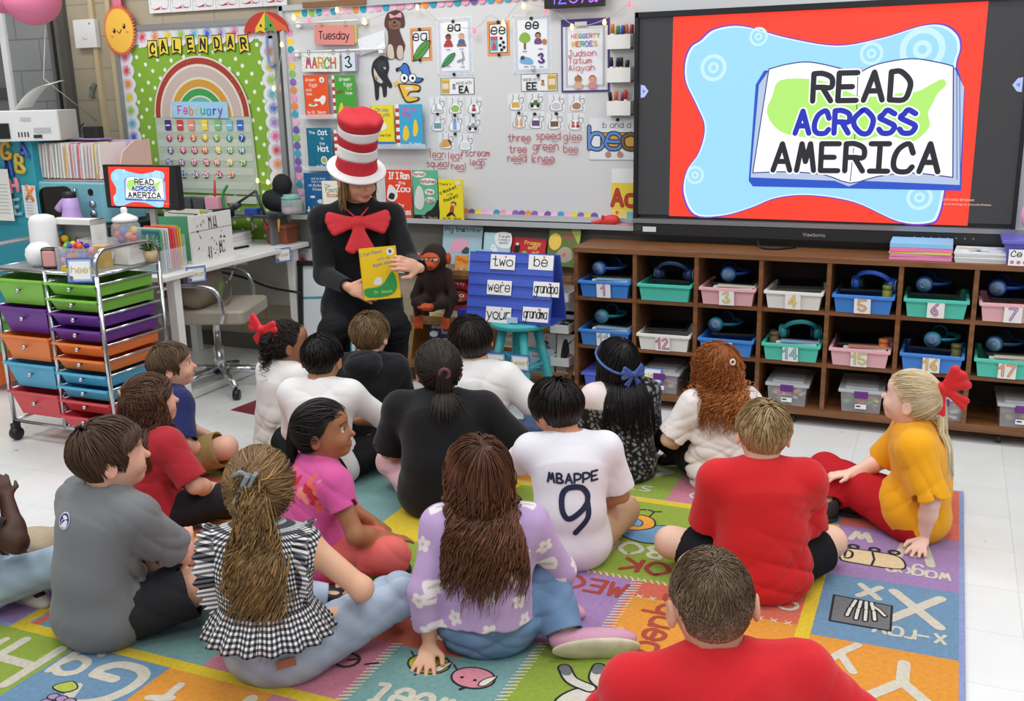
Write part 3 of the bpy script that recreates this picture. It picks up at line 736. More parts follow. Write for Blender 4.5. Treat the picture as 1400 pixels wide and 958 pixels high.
BLK = brickmat('#b3a78f', '#b0a48c', '#a0947c', .4, .2, .55, .5, .006)
struct(MB().box(((FX0+FX1)/2, YW+.06, 1.5), (FX1-FX0, .12, 3.0), BLK).build('wall_back'))
struct(MB().box((FX0-.06, 2.2, 1.5), (.12, 6.2, 3.0), brickmat('#b3a78f', '#b0a48c', '#a0947c', .4, .2, .55, .5, .006, 'yz')).build('wall_left'))
struct(MB().box(((FX0+FX1)/2, YW-.006, .05), (FX1-FX0, .012, .1), M('#6b6558', .5)).build('baseboard_back'))
# vinyl inlays on the floor
for pts, c in ((((315, 560), (354, 568), (354, 545)), '#7d2430'), (((918, 592), (946, 590), (934, 573)), '#2c3a66')):
    m = MB(); P = [at_z(*p, .002) for p in pts]; m.add(P, [(0, 1, 2) if c == '#7d2430' else (0, 1, 2)], M(c, .3)); o = struct(m.build('trim_1'))
# grey block pier and window at the far left
xa, xb, xc = at_y(28, 100, YW)[0], at_y(86, 100, YW)[0], at_y(108, 100, YW)[0]
GB = brickmat('#8f9091', '#8a8b8c', '#737475', .4, .2, .55, .5, .006)
struct(MB().box(((xa+xb)/2, YW-.03, 1.5), (xb-xa, .06, 3.), GB).build('wall_pier'))
m = MB()
for k in range(2): m.box((xb+.02+k*.06, YW-.045, 1.5), (.028, .09, 3.), M('#7c7c7a', .4, .6))
m.box((xb+.05, YW-.01, 1.5), (.1, .02, 3.), M('#5a5a58', .5)); struct(m.build('trim_2'))
wx0, wx1 = FX0+.02, xa-.012
m = MB(); m.box(((wx0+wx1)/2, YW-.02, 1.75), (wx1-wx0, .04, 1.05), M('#6f7072', .35)); 
wn = struct(m.build('window_1'))
m = MB(); m.box((wx1-.02, YW-.05, 1.75), (.05, .06, 1.1), M('#f2f2f0', .5)); m.box(((wx0+wx1)/2, YW-.05, 1.66), (wx1-wx0-.06, .02, .07), M('#4a4b4d', .4)); m.build('window_frame', wn)
m = MB(); m.box(((wx0+wx1)/2-.03, YW-.08, 2.12), (wx1-wx0-.02, .06, .2), M('#1b1b1c', .6)); m.build('roller_shade', wn)
m = MB()
for px in (140, 163):
    x, _, z = at_y(px, 120, YW); m.box((x, YW-.012, 1.5), (.035, .024, 3.), M('#c8b690', .5))
struct(m.build('trim_3'))

# ------------------------------------------------------------------ flat paper goods on the wall
class Card(Flat):
    def __init__(s, tl, br, base='#ffffff', y=YB, t=.0016, rough=.7):
        x0, _, z1 = at_y(*tl, y); x1, _, z0 = at_y(*br, y); super().__init__(-t)
        s.w, s.h = x1-x0, z1-z0; s.c = ((x0+x1)/2, y, (z0+z1)/2); s.t = t
        if base: s.box((0, -t/2, 0), (s.w, t, s.h), M(base, rough))
    def X(s, fx): return (fx-.5)*s.w
    def Z(s, fz): return (fz-.5)*s.h
    def P(s, L): return [(s.X(a), s.Z(b)) for a, b in L]
    def r(s, x0, z0, x1, z1, c): return s.rect(s.X((x0+x1)/2), s.Z((z0+z1)/2), abs(x1-x0)*s.w, abs(z1-z0)*s.h, M(c, .7))
    def frame(s, ins, w, c):
        a, b = s.w/2-ins, s.h/2-ins; return s.line([(-a, -b), (a, -b), (a, b), (-a, b)], w, M(c, .7), closed=True)
    def T(s, t, fx, fz, fh, c, **k):
        if 'mw' in k: k['maxw'] = k.pop('mw')*s.w
        if 'wt' in k: k['w'] = k.pop('wt')*fh*s.h
        return s.text(t, s.X(fx), s.Z(fz), fh*s.h, M(c, .7), **k)
    def E(s, fx, fz, rx, rz, c): return s.disc(s.X(fx), s.Z(fz), rx*s.w, M(c, .7), rz*s.h)
    def B(s, L, c, k=5): return s.blob(s.P(L), M(c, .7), k)
    def G(s, L, c): return s.poly(s.P(L), M(c, .7))
    def Ln(s, L, w, c, sm=False, closed=False):
        P = s.P(L); P = smoothp(P, 5, closed) if sm else P
        return s.line(P, w*s.h, M(c, .7), closed=closed and not sm)
    def fin(s, name, label, cat, group=None, parent=None, rot=0., dy=0.):
        o = s.build(name, parent, (s.c[0], s.c[1]+dy, s.c[2]), (0, rot, 0))
        return tag(o, label, cat, group)
def c2(x, y): return (380+x/2.8, y/2.8)
def c1(x, y): return (150+x/4.667, y/4.667)
def c1b(x, y): return (150+x/4.667, 180+y/4.667)

# whiteboard
wbx0 = at_y(398, 150, YB)[0]; wbx1 = 1.1; z0, z1 = .93, 2.085
wb = MB().box(((wbx0+wbx1)/2, YB+.012, (z0+z1)/2), (wbx1-wbx0, .024, z1-z0), M('#dadada', .3, spec=.4)).build('whiteboard')
tag(wb, 'large white dry erase board mounted on the back wall', 'whiteboard')
al = M('#c6c8ca', .4, .25)
m = MB(); m.box(((wbx0+wbx1)/2, YB, z1+.012), (wbx1-wbx0+.05, .035, .03), al); m.box((wbx0-.014, YB, (z0+z1)/2), (.03, .035, z1-z0+.05), al); m.box(((wbx0+wbx1)/2, YB, z0-.012), (wbx1-wbx0+.05, .035, .03), al)
m.build('aluminium_frame', wb)
ax = at_y(460, 10, YB)[0]; MB().box((ax, YB-.02, z1+.02), (.42, .02, .03), M('#8a6242', .7)).build('cork_rail', wb)
m = MB(); m.box(((wbx0+wbx1)/2, YB-.035, z0-.045), (wbx1-wbx0, .09, .012), al); m.box(((wbx0+wbx1)/2, YB-.08, z0-.04), (wbx1-wbx0, .008, .028), al); m.build('marker_tray', wb)
struct(MB().box(((wbx0+wbx1)/2, YW-.012, .76), (wbx1-wbx0, .02, .2), M('#77766e', .5)).build('trim_4'))
f = Flat(-.001)
def hw(t, x, y, hpx, rot=0):
    X, _, Z = at_y(*c2(x, y), YB); h = hpx/2.8/245; return t, X, Z, h, rot
und = []
for t, x, y, h, u in (('lean', 612, 603, 26, (595, 635, 608)), ('leaf', 682, 608, 26, (668, 695, 613)), ('scream', 765, 597, 24, (765, 800, 606)), ('squeal', 615, 637, 24, (612, 648, 642)), ('heal', 694, 648, 24, (690, 718, 654)), ('leap', 764, 632, 24, (755, 785, 640)),
        ('three', 925, 540, 26, (945, 962, 545)), ('tree', 920, 583, 26, (925, 948, 590)), ('need', 917, 617, 26, (905, 935, 623)), ('speed', 1037, 532, 26, (1050, 1072, 538)), ('green', 1027, 573, 28, (1030, 1062, 578)), ('knee', 1018, 622, 30, (1010, 1050, 625)), ('glee', 1130, 535, 26, (1125, 1155, 542)), ('bee', 1123, 582, 26, (1115, 1150, 588))):
    t, X, Z, hh, r = hw(t, x, y, h); f.text(t, X, Z, hh, M('#b8434e', .6), hh*.1, wsc=.85)
    a = at_y(*c2(u[0], u[2]+3), YB); b = at_y(*c2(u[1], u[2]+2), YB); f.line([(a[0], a[2]), (b[0], b[2])], .003, M('#b8434e', .6))
o = f.build('handwriting_text', wb, (0, YB, 0))

# dotted paper border strips on the whiteboard
DOTC = ['#f2a0c4', '#2aa0b8', '#f0d848', '#f09048', '#9068b8', '#8ac858', '#f4b8d4', '#38a8c8', '#f6c4dc', '#7858a8']
def dots(p0, p1, n, seed, name, label, r=.022):
    r_ = random.Random(seed); a, b = at_y(*p0, YB), at_y(*p1, YB); f = Flat(0)
    L = math.hypot(b[0]-a[0], b[2]-a[2]); ang = math.atan2(b[2]-a[2], b[0]-a[0]); f.rect((a[0]+b[0])/2, (a[2]+b[2])/2, L+.03, r*1.2, M('#e8eaec', .7), ang)
    last = None
    for i in range(n):
        t = (i+.5)/n; c = r_.choice([q for q in DOTC if q != last]); last = c; y = f.y
        f.disc(a[0]+(b[0]-a[0])*t, a[2]+(b[2]-a[2])*t, r, M(c, .7))
    o = f.build(name, None, (0, YB-.0006, 0)); tag(o, label, 'border')
dots((402, 19), (748, -7), 32, 1, 'dotted_border', 'strip of coloured paper dots along the top of the whiteboard')
dots((396, 40), (413, 288), 23, 2, 'dotted_border', 'strip of coloured paper dots down the left edge of the whiteboard')
dots((633, 290), (818, 296), 21, 3, 'dotted_border', 'strip of coloured paper dots above the whiteboard marker tray')

# ------------------------------------------------------------------ bulletin board with calendar
bx0, bx1 = at_y(176, 150, YW)[0], at_y(386, 150, YW)[0]; bz1, bz0 = at_y(176, 42, YW)[2], .56
def dotted_fabric():
    m = bpy.data.materials.new('dotted_fabric'); m.use_nodes = True; nt = m.node_tree; b = nt.nodes['Principled BSDF']; N = nt.nodes.new; L = nt.links.new
    tc = N('ShaderNodeTexCoord'); mp = N('ShaderNodeMapping'); mp.inputs['Rotation'].default_value = (PI/2, 0, 0); mp.inputs['Scale'].default_value = (1, 1, 1); L(tc.outputs['Object'], mp.inputs[0])
    m2 = N('ShaderNodeMapping'); m2.inputs['Rotation'].default_value = (0, 0, PI/4+.1); L(mp.outputs[0], m2.inputs[0])
    v = N('ShaderNodeTexVoronoi'); v.voronoi_dimensions = '2D'; v.inputs['Scale'].default_value = 13.; v.inputs['Randomness'].default_value = .25; L(m2.outputs[0], v.inputs['Vector'])
    r = N('ShaderNodeValToRGB'); r.color_ramp.elements[0].position = .155; r.color_ramp.elements[0].color = (*hexc('#eef4e4'), 1); r.color_ramp.elements[1].position = .17; r.color_ramp.elements[1].color = (*hexc('#86b238'), 1); L(v.outputs['Distance'], r.inputs[0]); L(r.outputs[0], b.inputs['Base Color']); b.inputs['Roughness'].default_value = .85; return m
bb = MB().box(((bx0+bx1)/2, YW-.012, (bz0+bz1)/2), (bx1-bx0, .024, bz1-bz0), dotted_fabric()).build('bulletin_board')
tag(bb, 'lime green polka dot bulletin board in a silver frame', 'bulletin board')
YF = YW-.026
m = MB()
for (x, z, w, h) in (((bx0+bx1)/2, bz1+.012, bx1-bx0+.05, .032), ((bx0+bx1)/2, bz0-.012, bx1-bx0+.05, .03), (bx0-.012, (bz0+bz1)/2, .032, bz1-bz0), (bx1+.014, (bz0+bz1)/2, .036, bz1-bz0)):
    m.box((x, YW-.02, z), (w, .04, h), M('#a5a7a9', .4, .6))
m.build('silver_frame', bb)
SUN = ['#e8659c', '#e04858', '#f09040', '#f0d020', '#98c838', '#58b8c8', '#3868d0', '#a888c8']
def scallops(p0, p1, n, k0, label, out, r=.038):
    f = Flat(0); dx, dz = (p1[0]-p0[0])/n, (p1[1]-p0[1])/n; L = math.hypot(p1[0]-p0[0], p1[1]-p0[1])
    f.rect((p0[0]+p1[0])/2, (p0[1]+p1[1])/2, abs(p1[0]-p0[0])+.09, abs(p1[1]-p0[1])+.09, M('#dcdde2', .8))
    for i in range(n): f.disc(p0[0]+dx*(i+.5)+out[0]*.022, p0[1]+dz*(i+.5)+out[1]*.022, r*1.12, M('#e4e5ea', .8), None, 14); f.y += .0002
    for i in range(n):
        x, z = p0[0]+dx*(i+.5), p0[1]+dz*(i+.5); c = SUN[(i+k0) % 8]; f.y -= .00001; y0 = f.y
        f.disc(x, z, r*.36, M(c, .8), None, 12)
        for q in range(20): a = 2*PI*q/20+rnd.uniform(-.05, .05); rr = r*rnd.uniform(.85, .97); f.line([(x+r*.3*math.cos(a), z+r*.3*math.sin(a)), (x+rr*math.cos(a), z+rr*math.sin(a))], r*.085, M(c, .8), y0-.0003)
        f.y = y0
    o = f.build('sunburst_border', None, (0, YF-.0012, 0)); tag(o, label, 'border')
scallops((bx0+.05, bz1-.045), (bx1-.03, bz1-.045), 11, 0, 'scalloped sunburst paper border along the top of the green board', (0, -1))
scallops((bx0+.045, bz1-.12), (bx0+.045, bz0+.1), 15, 0, 'scalloped sunburst paper border down the left of the green board', (1, 0))
scallops((bx1-.045, bz1-.12), (bx1-.045, bz0+.1), 15, 2, 'scalloped sunburst paper border down the right of the green board', (-1, 0))
scallops((bx0+.05, bz0+.05), (bx1-.03, bz0+.05), 12, 3, 'scalloped sunburst paper border along the bottom of the green board', (0, 1))
scallops((bx1+.04, .61), (-2.62, .64), 11, 1, 'scalloped sunburst paper border on the wall under the whiteboard', (0, 1))
# calendar heading pennants
for ch, a, b, r in (('C', (238, 258), (312, 372), .04), ('A', (308, 243), (378, 355), -.03), ('L', (390, 240), (465, 350), .1), ('E', (482, 225), (548, 345), -.04), ('N', (560, 228), (632, 345), .12), ('D', (650, 222), (722, 335), -.05), ('A', (738, 212), (805, 330), .06), ('R', (818, 222), (893, 340), -.06)):
    c = Card(c1(*a), c1(*b), None, YF-.004); w, h = c.w/2, c.h/2
    c.prism([(-w, h), (w, h), (w, -h), (0, -h*.72), (-w, -h)], 0, -.0016, M('#1c1a18', .7)); k = .9
    c.poly([(-w*k, h*k), (w*k, h*k), (w*k, -h*.86), (0, -h*.6), (-w*k, -h*.86)], M('#f0d440', .7)); c.text(ch, 0, -h*.42, h*1.05, M('#15130f', .7), h*.24, wsc=.85)
    which = ' near the front of CALENDAR' if a[0] == 308 else ' before the R of CALENDAR' if ch == 'A' else ' of the CALENDAR heading'
    c.fin('letter_pennant', 'yellow paper pennant with black letter '+ch+which, 'pennant', 'heading pennants on the green board', rot=r)
# rainbow pocket chart
px0, px1 = at_y(213, 160, YF)[0], at_y(344, 160, YF)[0]; pz1 = at_y(278, 160, YF)[2]; ptop = at_y(276, 76, YF)[2]; pz0 = at_y(330, 266, YF)[2]
pc = thing('pocket_chart', 'hanging calendar pocket chart with a rainbow arch on top', 'pocket chart', ((px0+px1)/2, YF-.008, pz1))
W = (px1-px0)/2; RH = ptop-pz1
m = MB(); m.prism([(-W, 0), (W, 0), (W*1.05, pz0-pz1), (-W*1.02, pz0-pz1+.01)], .003, 0, M('#b9c6b0', .6))
f = Flat(0)
for j in range(6): f.rect(0, -.07-j*.088, 2*W*.98, .046, M('#c9d3c3', .35)); f.y += .0002
m.build('chart_body', pc); f.build('clear_pockets', pc, (0, -.001, 0))
f = Flat(0); f.poly([(-W, 0)]+circ(0, 0, W, RH, 30, PI, 0)+[(W, 0)], M('#e4d9c8', .8))
for r0, r1, c in ((.87, .97, '#a83a30'), (.66, .83, '#c8b4ac'), (.5, .62, '#cf9a35'), (.36, .47, '#3d9a4c'), (.24, .33, '#5fb3a4')): f.ring(0, 0, W*r0, W*r1, M(c, .8), 30, 0, PI, RH/W)
for a in (.45, .72, 1.25-.0, 1.75, 2.42): f.disc(W*.92*math.cos(a), RH*.92*math.sin(a), .007, M('#c9a24a', .3, .8))
f.build('rainbow', pc, (0, -.001, 0))
YC = YF-.0135
c = Card(c1(395, 652), c1(760, 750), '#9fd0ec', YC)
for i in range(26): c.E(rnd.uniform(.03, .97), rnd.uniform(.05, .95), .008, .03, '#e8f4fb'); c.y += .0003
for i, ch in enumerate('February'): c.T(ch, .14+i*.104, .22+.03*math.sin(i*2), .5, ['#c23a8c', '#d8449a', '#e88a30', '#e8c030', '#50b060', '#4898d0', '#3858b0', '#8858b0'][i], wt=.17, wsc=.8)
c.fin('month_card', 'light blue card reading February on the calendar pocket chart', 'card', rot=.02)
for i, (x, cc) in enumerate(zip((372, 448, 520, 605, 690, 763, 832), ('#4a2c80', '#d83848', '#f09080', '#f4dc48', '#78c080', '#78c0d8', '#3868d0'))):
    c = Card(c1(x-22, 765), c1(x+22, 830), cc, YC); c.r(.12, .42, .88, .54, '#f4f4f8')
    c.fin('weekday_card', ['purple', 'red', 'salmon', 'yellow', 'green', 'light blue', 'blue'][i]+' weekday card in the top pocket of the calendar chart', 'card', 'weekday cards on the pocket chart')
ROWS = [[(x, 880, c1) for x in (380, 450, 533, 607, 680, 763, 843)], [(x, 118, c1b) for x in (388, 468, 540, 607, 692, 768, 842)], [(x, 195, c1b) for x in (380, 460, 537, 617, 683, 765, 850)], [(x, 272, c1b) for x in (397, 472, 548, 613, 698, 775)]]
CC = ['#e06a98', '#d23c50', '#ee8440', '#f0d038', '#90c048', '#50b0a0', '#3060b8', '#9878a8']
k = 0
for row in ROWS:
    for (x, y, fn) in row:
        k += 1; col = CC[(k-1) % 8]; X, _, Z = at_y(*fn(x, y), YC); f = Flat(-.001); r = .0235
        f.lathe([(r, 0), (r, .001)], M(col, .6), (0, -.001, 0), 20, 'y'); f.text(str(k), 0, -r*.6, r*1.2, M('#ffffff', .6), r*.2, wsc=.85)
        tag(f.build('number_card', None, (X, YC, Z)), 'round '+['pink', 'red', 'orange', 'yellow', 'green', 'teal', 'blue', 'purple'][(k-1) % 8]+' calendar card with the number %d' % k, 'card', 'number cards on the pocket chart')
# smiling sun and umbrella cut-outs
X, _, Z = at_y(167, 42, YF); f = Flat(-.004)
n = 44; P = []
for i in range(n*2): a = PI*i/n; q = .158 if i % 2 else .132; P.append((q*.86*math.cos(a), q*math.sin(a)*1.02))
f.prism(P, 0, -.004, M('#e8764a', .8)); f.poly(circ(0, 0, .112, .132, 30), M('#f6c04a', .8))
for s in (-1, 1):
    f.disc(s*.042, .012+s*.012, .0125, M('#26140e', .7), .0155); f.disc(s*.042-.004, .018+s*.012, .004, M('#ffffff', .7)); f.disc(s*.062, -.022+s*.012, .013, M('#f08a70', .7), .007)
f.line(smoothp([(-.018, .0), (0, -.016), (.018, .006)], 5), .005, M('#26140e', .7))
m = f.build('sun_cutout', None, (X, YF-.02, Z)); tag(m, 'smiling yellow paper sun with orange fringed rays', 'wall decoration')
q = MB(); q.prism([(-.035, .13), (.035, .13), (.028, .3), (-.028, .3)], .004, 0, M('#e07898', .8)); q.build('hanging_ribbon', m)
X, _, Z = at_y(367, 38, YF); f = Flat(-.004); w = .16
P = circ(0, -.03, w, .12, 20, 0, PI)
sc_ = []
for j in range(5):
    x0 = -w+j*2*w/5; sc_ += [(x0+2*w/5*t, -.03+.018*math.sin(PI*t)) for t in (0, .25, .5, .75)]
f.prism([p for p in P]+sc_, 0, -.004, M('#c23a2c', .8))
def wedge(a, b, c): 
    y0 = f.y; f.y = y0
    f.poly([(0, .09), (a*w*.95, .0), (a*w, -.028), ((a+b)/2*w, -.014), (b*w, -.028), (b*w*.95, .0)], M(c, .8))
wedge(-.95, -.5, '#c83c30'); wedge(-.5, -.05, '#f0c838'); wedge(-.05, .4, '#58a850'); wedge(.4, .95, '#e06a38')
for s in (-1, 1): f.disc(s*.035+.0, .012, .007, M('#1c120c', .7), .0095)
f.line(smoothp([(-.012, -.004), (0, -.012), (.012, -.002)], 4), .004, M('#1c120c', .7))
m = f.build('umbrella_cutout', None, (X, YF-.02, Z)); tag(m, 'striped paper umbrella cut-out with a winking face', 'wall decoration')
q = MB(); q.tube(smoothp([(0, 0, -.03), (-.002, 0, -.14), (.003, 0, -.2), (.02, 0, -.222), (.04, 0, -.205)], 4), .008, M('#7f96cc', .6)); q.build('umbrella_handle', m, (0, -.002, 0))
# alphabet cards along the top of the wall
for i, (t, cc) in enumerate((('Aa', 'a'), ('Bb', 'b'), ('Cc', 'c'), ('Dd', 'd'), ('Ee', 'e'), ('Ff', 'f'))):
    a = at_y(208, 19, YW); w = .172; x = a[0]+(i+.5)*w; h = .27; f = Flat(-.002); f.box((0, -.001, 0), (w*.985, .002, h), paper('#eceaea'))
    f.line(smoothp([(-w*.4, -h*.32), (-w*.42, h*.35), (0, h*.42), (w*.42, h*.35), (w*.4, -h*.32), (w*.25, -h*.41), (-w*.25, -h*.41)], 5, True), .003, M('#8a8a8c', .7))
    f.text(t, 0, -h*.16, h*.5, M('#1d1d20', .7), .013, maxw=w*.72); f.blob([(-w*.3, -h*.43), (-.01, -h*.38), (.0, -h*.36), (-.005, -h*.42)], M('#c83040', .7), 3); f.blob([(w*.3, -h*.43), (.01, -h*.38), (.01, -h*.35), (.02, -h*.42)], M('#c83040', .7), 3)
    o = f.build('alphabet_card', None, (x, YW-.02, a[2]+h/2)); tag(o, 'white alphabet card with the letters %s above the green board' % t if i < 5 else 'white alphabet card with the letters Ff at the whiteboard corner', 'card', 'alphabet cards along the wall top')
# thermostat box, hook and cord
c = Card((105, 28), (139, 65), None, YW); c.box((0, -.02, 0), (c.w, .04, c.h), M('#e9e9e6', .5), bev=.006); c.y = -.041; c.disc(.05, .06, .006, M('#55585a', .4)); c.line(smoothp([(-.02, -.02), (-.01, -.035), (.02, -.03)], 4), .003, M('#9a9a98', .5)); c.fin('control_box', 'small white square control box on the block wall', 'control box')
X, _, Z = at_y(128, 124, YW); m = MB(); m.box((0, -.008, 0), (.03, .012, .1), M('#8c8f90', .4, .5), ry=.5); m.tube([(-.01, -.012, .03), (.0, -.035, 0), (.03, -.02, -.05)], .004, M('#8c8f90', .4, .5)); tag(m.build('wall_hook', None, (X, YW, Z)), 'grey metal wall hook on the block wall', 'hook')
a, b = at_y(62, 34, 4.72), at_y(132, 165, YW-.004); tag(MB().tube([a, ((a[0]+b[0])/2, a[1]+.02, (a[2]+b[2])/2-.02), b], .003, M('#d8d6d0', .7)).build('pull_string', None), 'thin white string slanting from the pink lantern to the wall', 'string')
# paper lanterns
for (px, py, r, lab) in ((44, -2, .165, 'round pink paper lantern hanging by the grey pier'), (2, -6, .11, 'pink paper lantern cut off at the photo corner')):
    x, y, z = at_y(px, py, 4.7); m = MB(); prof = []
    for i in range(29): t = PI*i/28; rr = r*math.sin(t)*(1-.018*(i % 2)); prof.append((max(rr, .02), -r*.92*math.cos(t)))
    m.lathe(prof, M('#e87fa4', .7, emit=0), (0, 0, 0), 28); m.tube([(0, 0, r*.9), (0, 0, 3.0-z)], .002, M('#dddddd', .6)); tag(m.build('paper_lantern', None, (x, y, z)), lab, 'lantern')
# ------------------------------------------------------------------ papers and cards on the whiteboard
BK = '#16161a'
def magnet(X, Z, lab):
    tag(MB().lathe([(.0085, 0), (.0085, -.007), (.006, -.009)], M(BK, .4), (0, 0, 0), 14, 'y').build('magnet', None, (X, YB-.004, Z)), lab, 'magnet', 'black magnets on the whiteboard')
def rods(p0, p1, lab):
    a, b = at_y(*p0, YB-.03), at_y(*p1, YB-.03); L = b[0]-a[0]; z = (a[2]+b[2])/2
    m = MB(); m.tube([(0, 0, 0), (L, 0, 0)], .006, M('#eceded', .4)); o = m.build('hanging_rod', None, (a[0], YB-.03, z)); tag(o, lab, 'rod')
    for x in (.03, L-.03): MB().box((x, .012, -.006), (.03, .03, .035), M('#f4f4f4', .4), bev=.004).build('bracket', o)
    return o
rods(c2(60, 93), c2(345, 72), 'upper white rod holding the day card on the whiteboard')
rods(c2(55, 204), c2(410, 183), 'lower white rod holding the month and date cards')
def rings(c, xs, parent_y=0):
    for x in xs: c.tube([(c.X(x)+.009*math.cos(a), -.004, c.h/2+.004+.014*math.sin(a)) for a in [2*PI*i/10 for i in range(10)]], .0012, M('#77787c', .3, .8), 5, closed=True)
c = Card(c2(150, 98), c2(303, 160), '#e8d36a', YB-.022); c.fin('day_card', 'yellow card edge behind the pink weekday card', 'card', rot=.05)
c = Card(c2(138, 100), c2(294, 168), '#e58f88', YB-.03); c.T('Tuesday', .5, .3, .38, '#1c1214', wt=.14, wsc=.8, mw=.9); rings(c, (.2, .8)); c.fin('day_card', 'pink card reading Tuesday hanging from the upper rod', 'card', rot=.04)
c = Card(c2(90, 206), c2(238, 272), '#eceee8', YB-.034)
for i in range(60):
    x, z = rnd.uniform(.03, .97), rnd.uniform(.03, .97); c.rect(c.X(x), c.Z(z), .006, .004, M(rnd.choice(['#78a84c', '#d8c040', '#88b868']), .7), rnd.uniform(0, 3)); c.y += .0003
for i, ch in enumerate('MARCH'): c.T(ch, .18+i*.165, .2, .55, ['#b84868', '#c85848', '#d8a038', '#78a048', '#c06858'][i], wt=.17, wsc=.8)
rings(c, (.2, .85)); c.fin('month_card', 'speckled white card reading March on the lower rod', 'card', rot=.03)
c = Card(c2(250, 203), c2(306, 268), '#b79ac0', YB-.028); c.fin('date_card', 'mauve card edge behind the date card', 'card', rot=.03)
c = Card(c2(244, 203), c2(298, 271), '#d5e2ea', YB-.034); c.T('3', .5, .2, .6, BK, wt=.15); rings(c, (.5,)); c.fin('date_card', 'pale blue card with a large black 3 on the lower rod', 'card', rot=.02)
def poly_card(pts, fn, base, y, name, label, cat, group=None, t=.0015):
    W = [at_y(*fn(*p), y) for p in pts]; cx = sum(p[0] for p in W)/len(W); cz = sum(p[2] for p in W)/len(W)
    f = Flat(-t); f.prism([(p[0]-cx, p[2]-cz) for p in W], 0, -t, M(base, .7)); f.cx, f.cz, f.yy = cx, cz, y; f.fn = fn
    f.L = lambda pts: [(at_y(*fn(*p), y)[0]-cx, at_y(*fn(*p), y)[2]-cz) for p in pts]
    f.done = lambda: tag(f.build(name, None, (cx, y, cz)), label, cat, group)
    return f
f = poly_card([(303, 150), (407, 115), (412, 182), (318, 212)], c2, '#eceef0', YB-.012, 'paper_sheet', 'blank white sheet clipped askew beside the brown dog picture', 'paper'); f.line(f.L([(318, 170), (360, 185), (408, 150)]), .002, M('#d4d6da', .7)); f.done()
def sm(P, k=4): return smoothp(P, k, True)
f = poly_card(sm([(425, 45), (455, 38), (478, 50), (486, 85), (482, 105), (465, 110), (478, 150), (487, 175), (480, 205), (478, 225), (462, 230), (448, 222), (440, 228), (420, 225), (415, 200), (422, 165), (420, 120), (408, 98), (412, 65)]), c2, '#5a3a34', YB-.002, 'dog_picture', 'cut-out photo of a brown curly dog with a pink bow', 'picture')
f.blob(f.L([(425, 170), (440, 178), (445, 222), (425, 222), (418, 200)]), M('#d9cbb8', .8)); f.blob(f.L([(462, 175), (478, 180), (478, 222), (462, 226), (455, 200)]), M('#d0c0ac', .8))
f.blob(f.L([(425, 80), (450, 75), (470, 85), (466, 108), (445, 112), (428, 105)]), M('#8a6450', .8)); f.disc(*f.L([(447, 86)])[0], .008, M('#241512', .6)); f.disc(*f.L([(433, 76)])[0], .005, M('#1a1010', .5)); f.disc(*f.L([(462, 75)])[0], .005, M('#1a1010', .5)); f.line(f.L([(436, 98), (448, 102), (460, 97)]), .004, M('#2a1815', .7))
f.blob(f.L([(428, 52), (448, 60), (470, 48), (474, 66), (450, 66), (432, 70)]), M('#f0a4b4', .7)); f.done()
f = poly_card(sm([(372, 228), (395, 213), (418, 222), (426, 260), (420, 290), (437, 325), (430, 338), (418, 330), (416, 365), (404, 370), (398, 335), (388, 332), (386, 375), (374, 380), (368, 320), (358, 275), (362, 245)]), c2, '#27262b', YB-.002, 'dog_picture', 'cut-out photo of a black dog with a white chest', 'picture')
f.blob(f.L([(368, 262), (385, 290), (402, 312), (392, 318), (372, 300)]), M('#cfc8c0', .8)); f.blob(f.L([(385, 235), (412, 238), (412, 262), (398, 272), (384, 262)]), M('#3a383e', .7)); f.disc(*f.L([(398, 262)])[0], .006, M('#0a0a0c', .5)); f.blob(f.L([(404, 258), (414, 258), (412, 266)]), M('#c8c4c0', .8), 3); f.blob(f.L([(372, 290), (382, 300), (378, 308)]), M('#a8763e', .8), 3); f.done()
f = poly_card(sm([(470, 320), (540, 325), (543, 350), (520, 352), (505, 355), (500, 370), (540, 372), (536, 386), (495, 393), (478, 372), (462, 330)]), c2, '#1a1a1e', YB-.002, 'letter_picture', 'yellow letter e cut-out with eyes and a blue pointed hat', 'picture')
f.blob(f.L([(474, 324), (536, 329), (538, 345), (506, 350), (497, 368), (534, 375), (530, 383), (497, 388), (482, 368), (468, 330)]), M('#eec040', .7)); f.blob(f.L([(488, 334), (512, 332), (518, 342), (494, 344)]), M('#dde0e2', .7), 4)
f.blob(f.L([(482, 240), (500, 250), (516, 290), (558, 300), (540, 318), (510, 312), (480, 292), (470, 270), (455, 275), (452, 262), (470, 255)]), M('#1a1a1e', .7)); f.blob(f.L([(483, 245), (497, 254), (512, 292), (550, 301), (538, 314), (510, 308), (482, 288), (474, 268), (458, 270), (472, 258)]), M('#3a72c8', .7))
for x, r in ((484, .027), (516, .025)): q = f.L([(x, 299)])[0]; f.disc(*q, r, M(BK, .7)); f.disc(*q, r*.87, M('#fafafa', .6)); f.disc(q[0]+.002, q[1], r*.36, M(BK, .6))
f.poly(f.L([(455, 305), (458, 314), (466, 316), (460, 322), (462, 332), (454, 326), (446, 332), (448, 322), (442, 315), (451, 313)]), M('#eec040', .7)); f.line(f.L([(460, 328), (478, 372)]), .006, M('#c8962c', .7)); f.done()
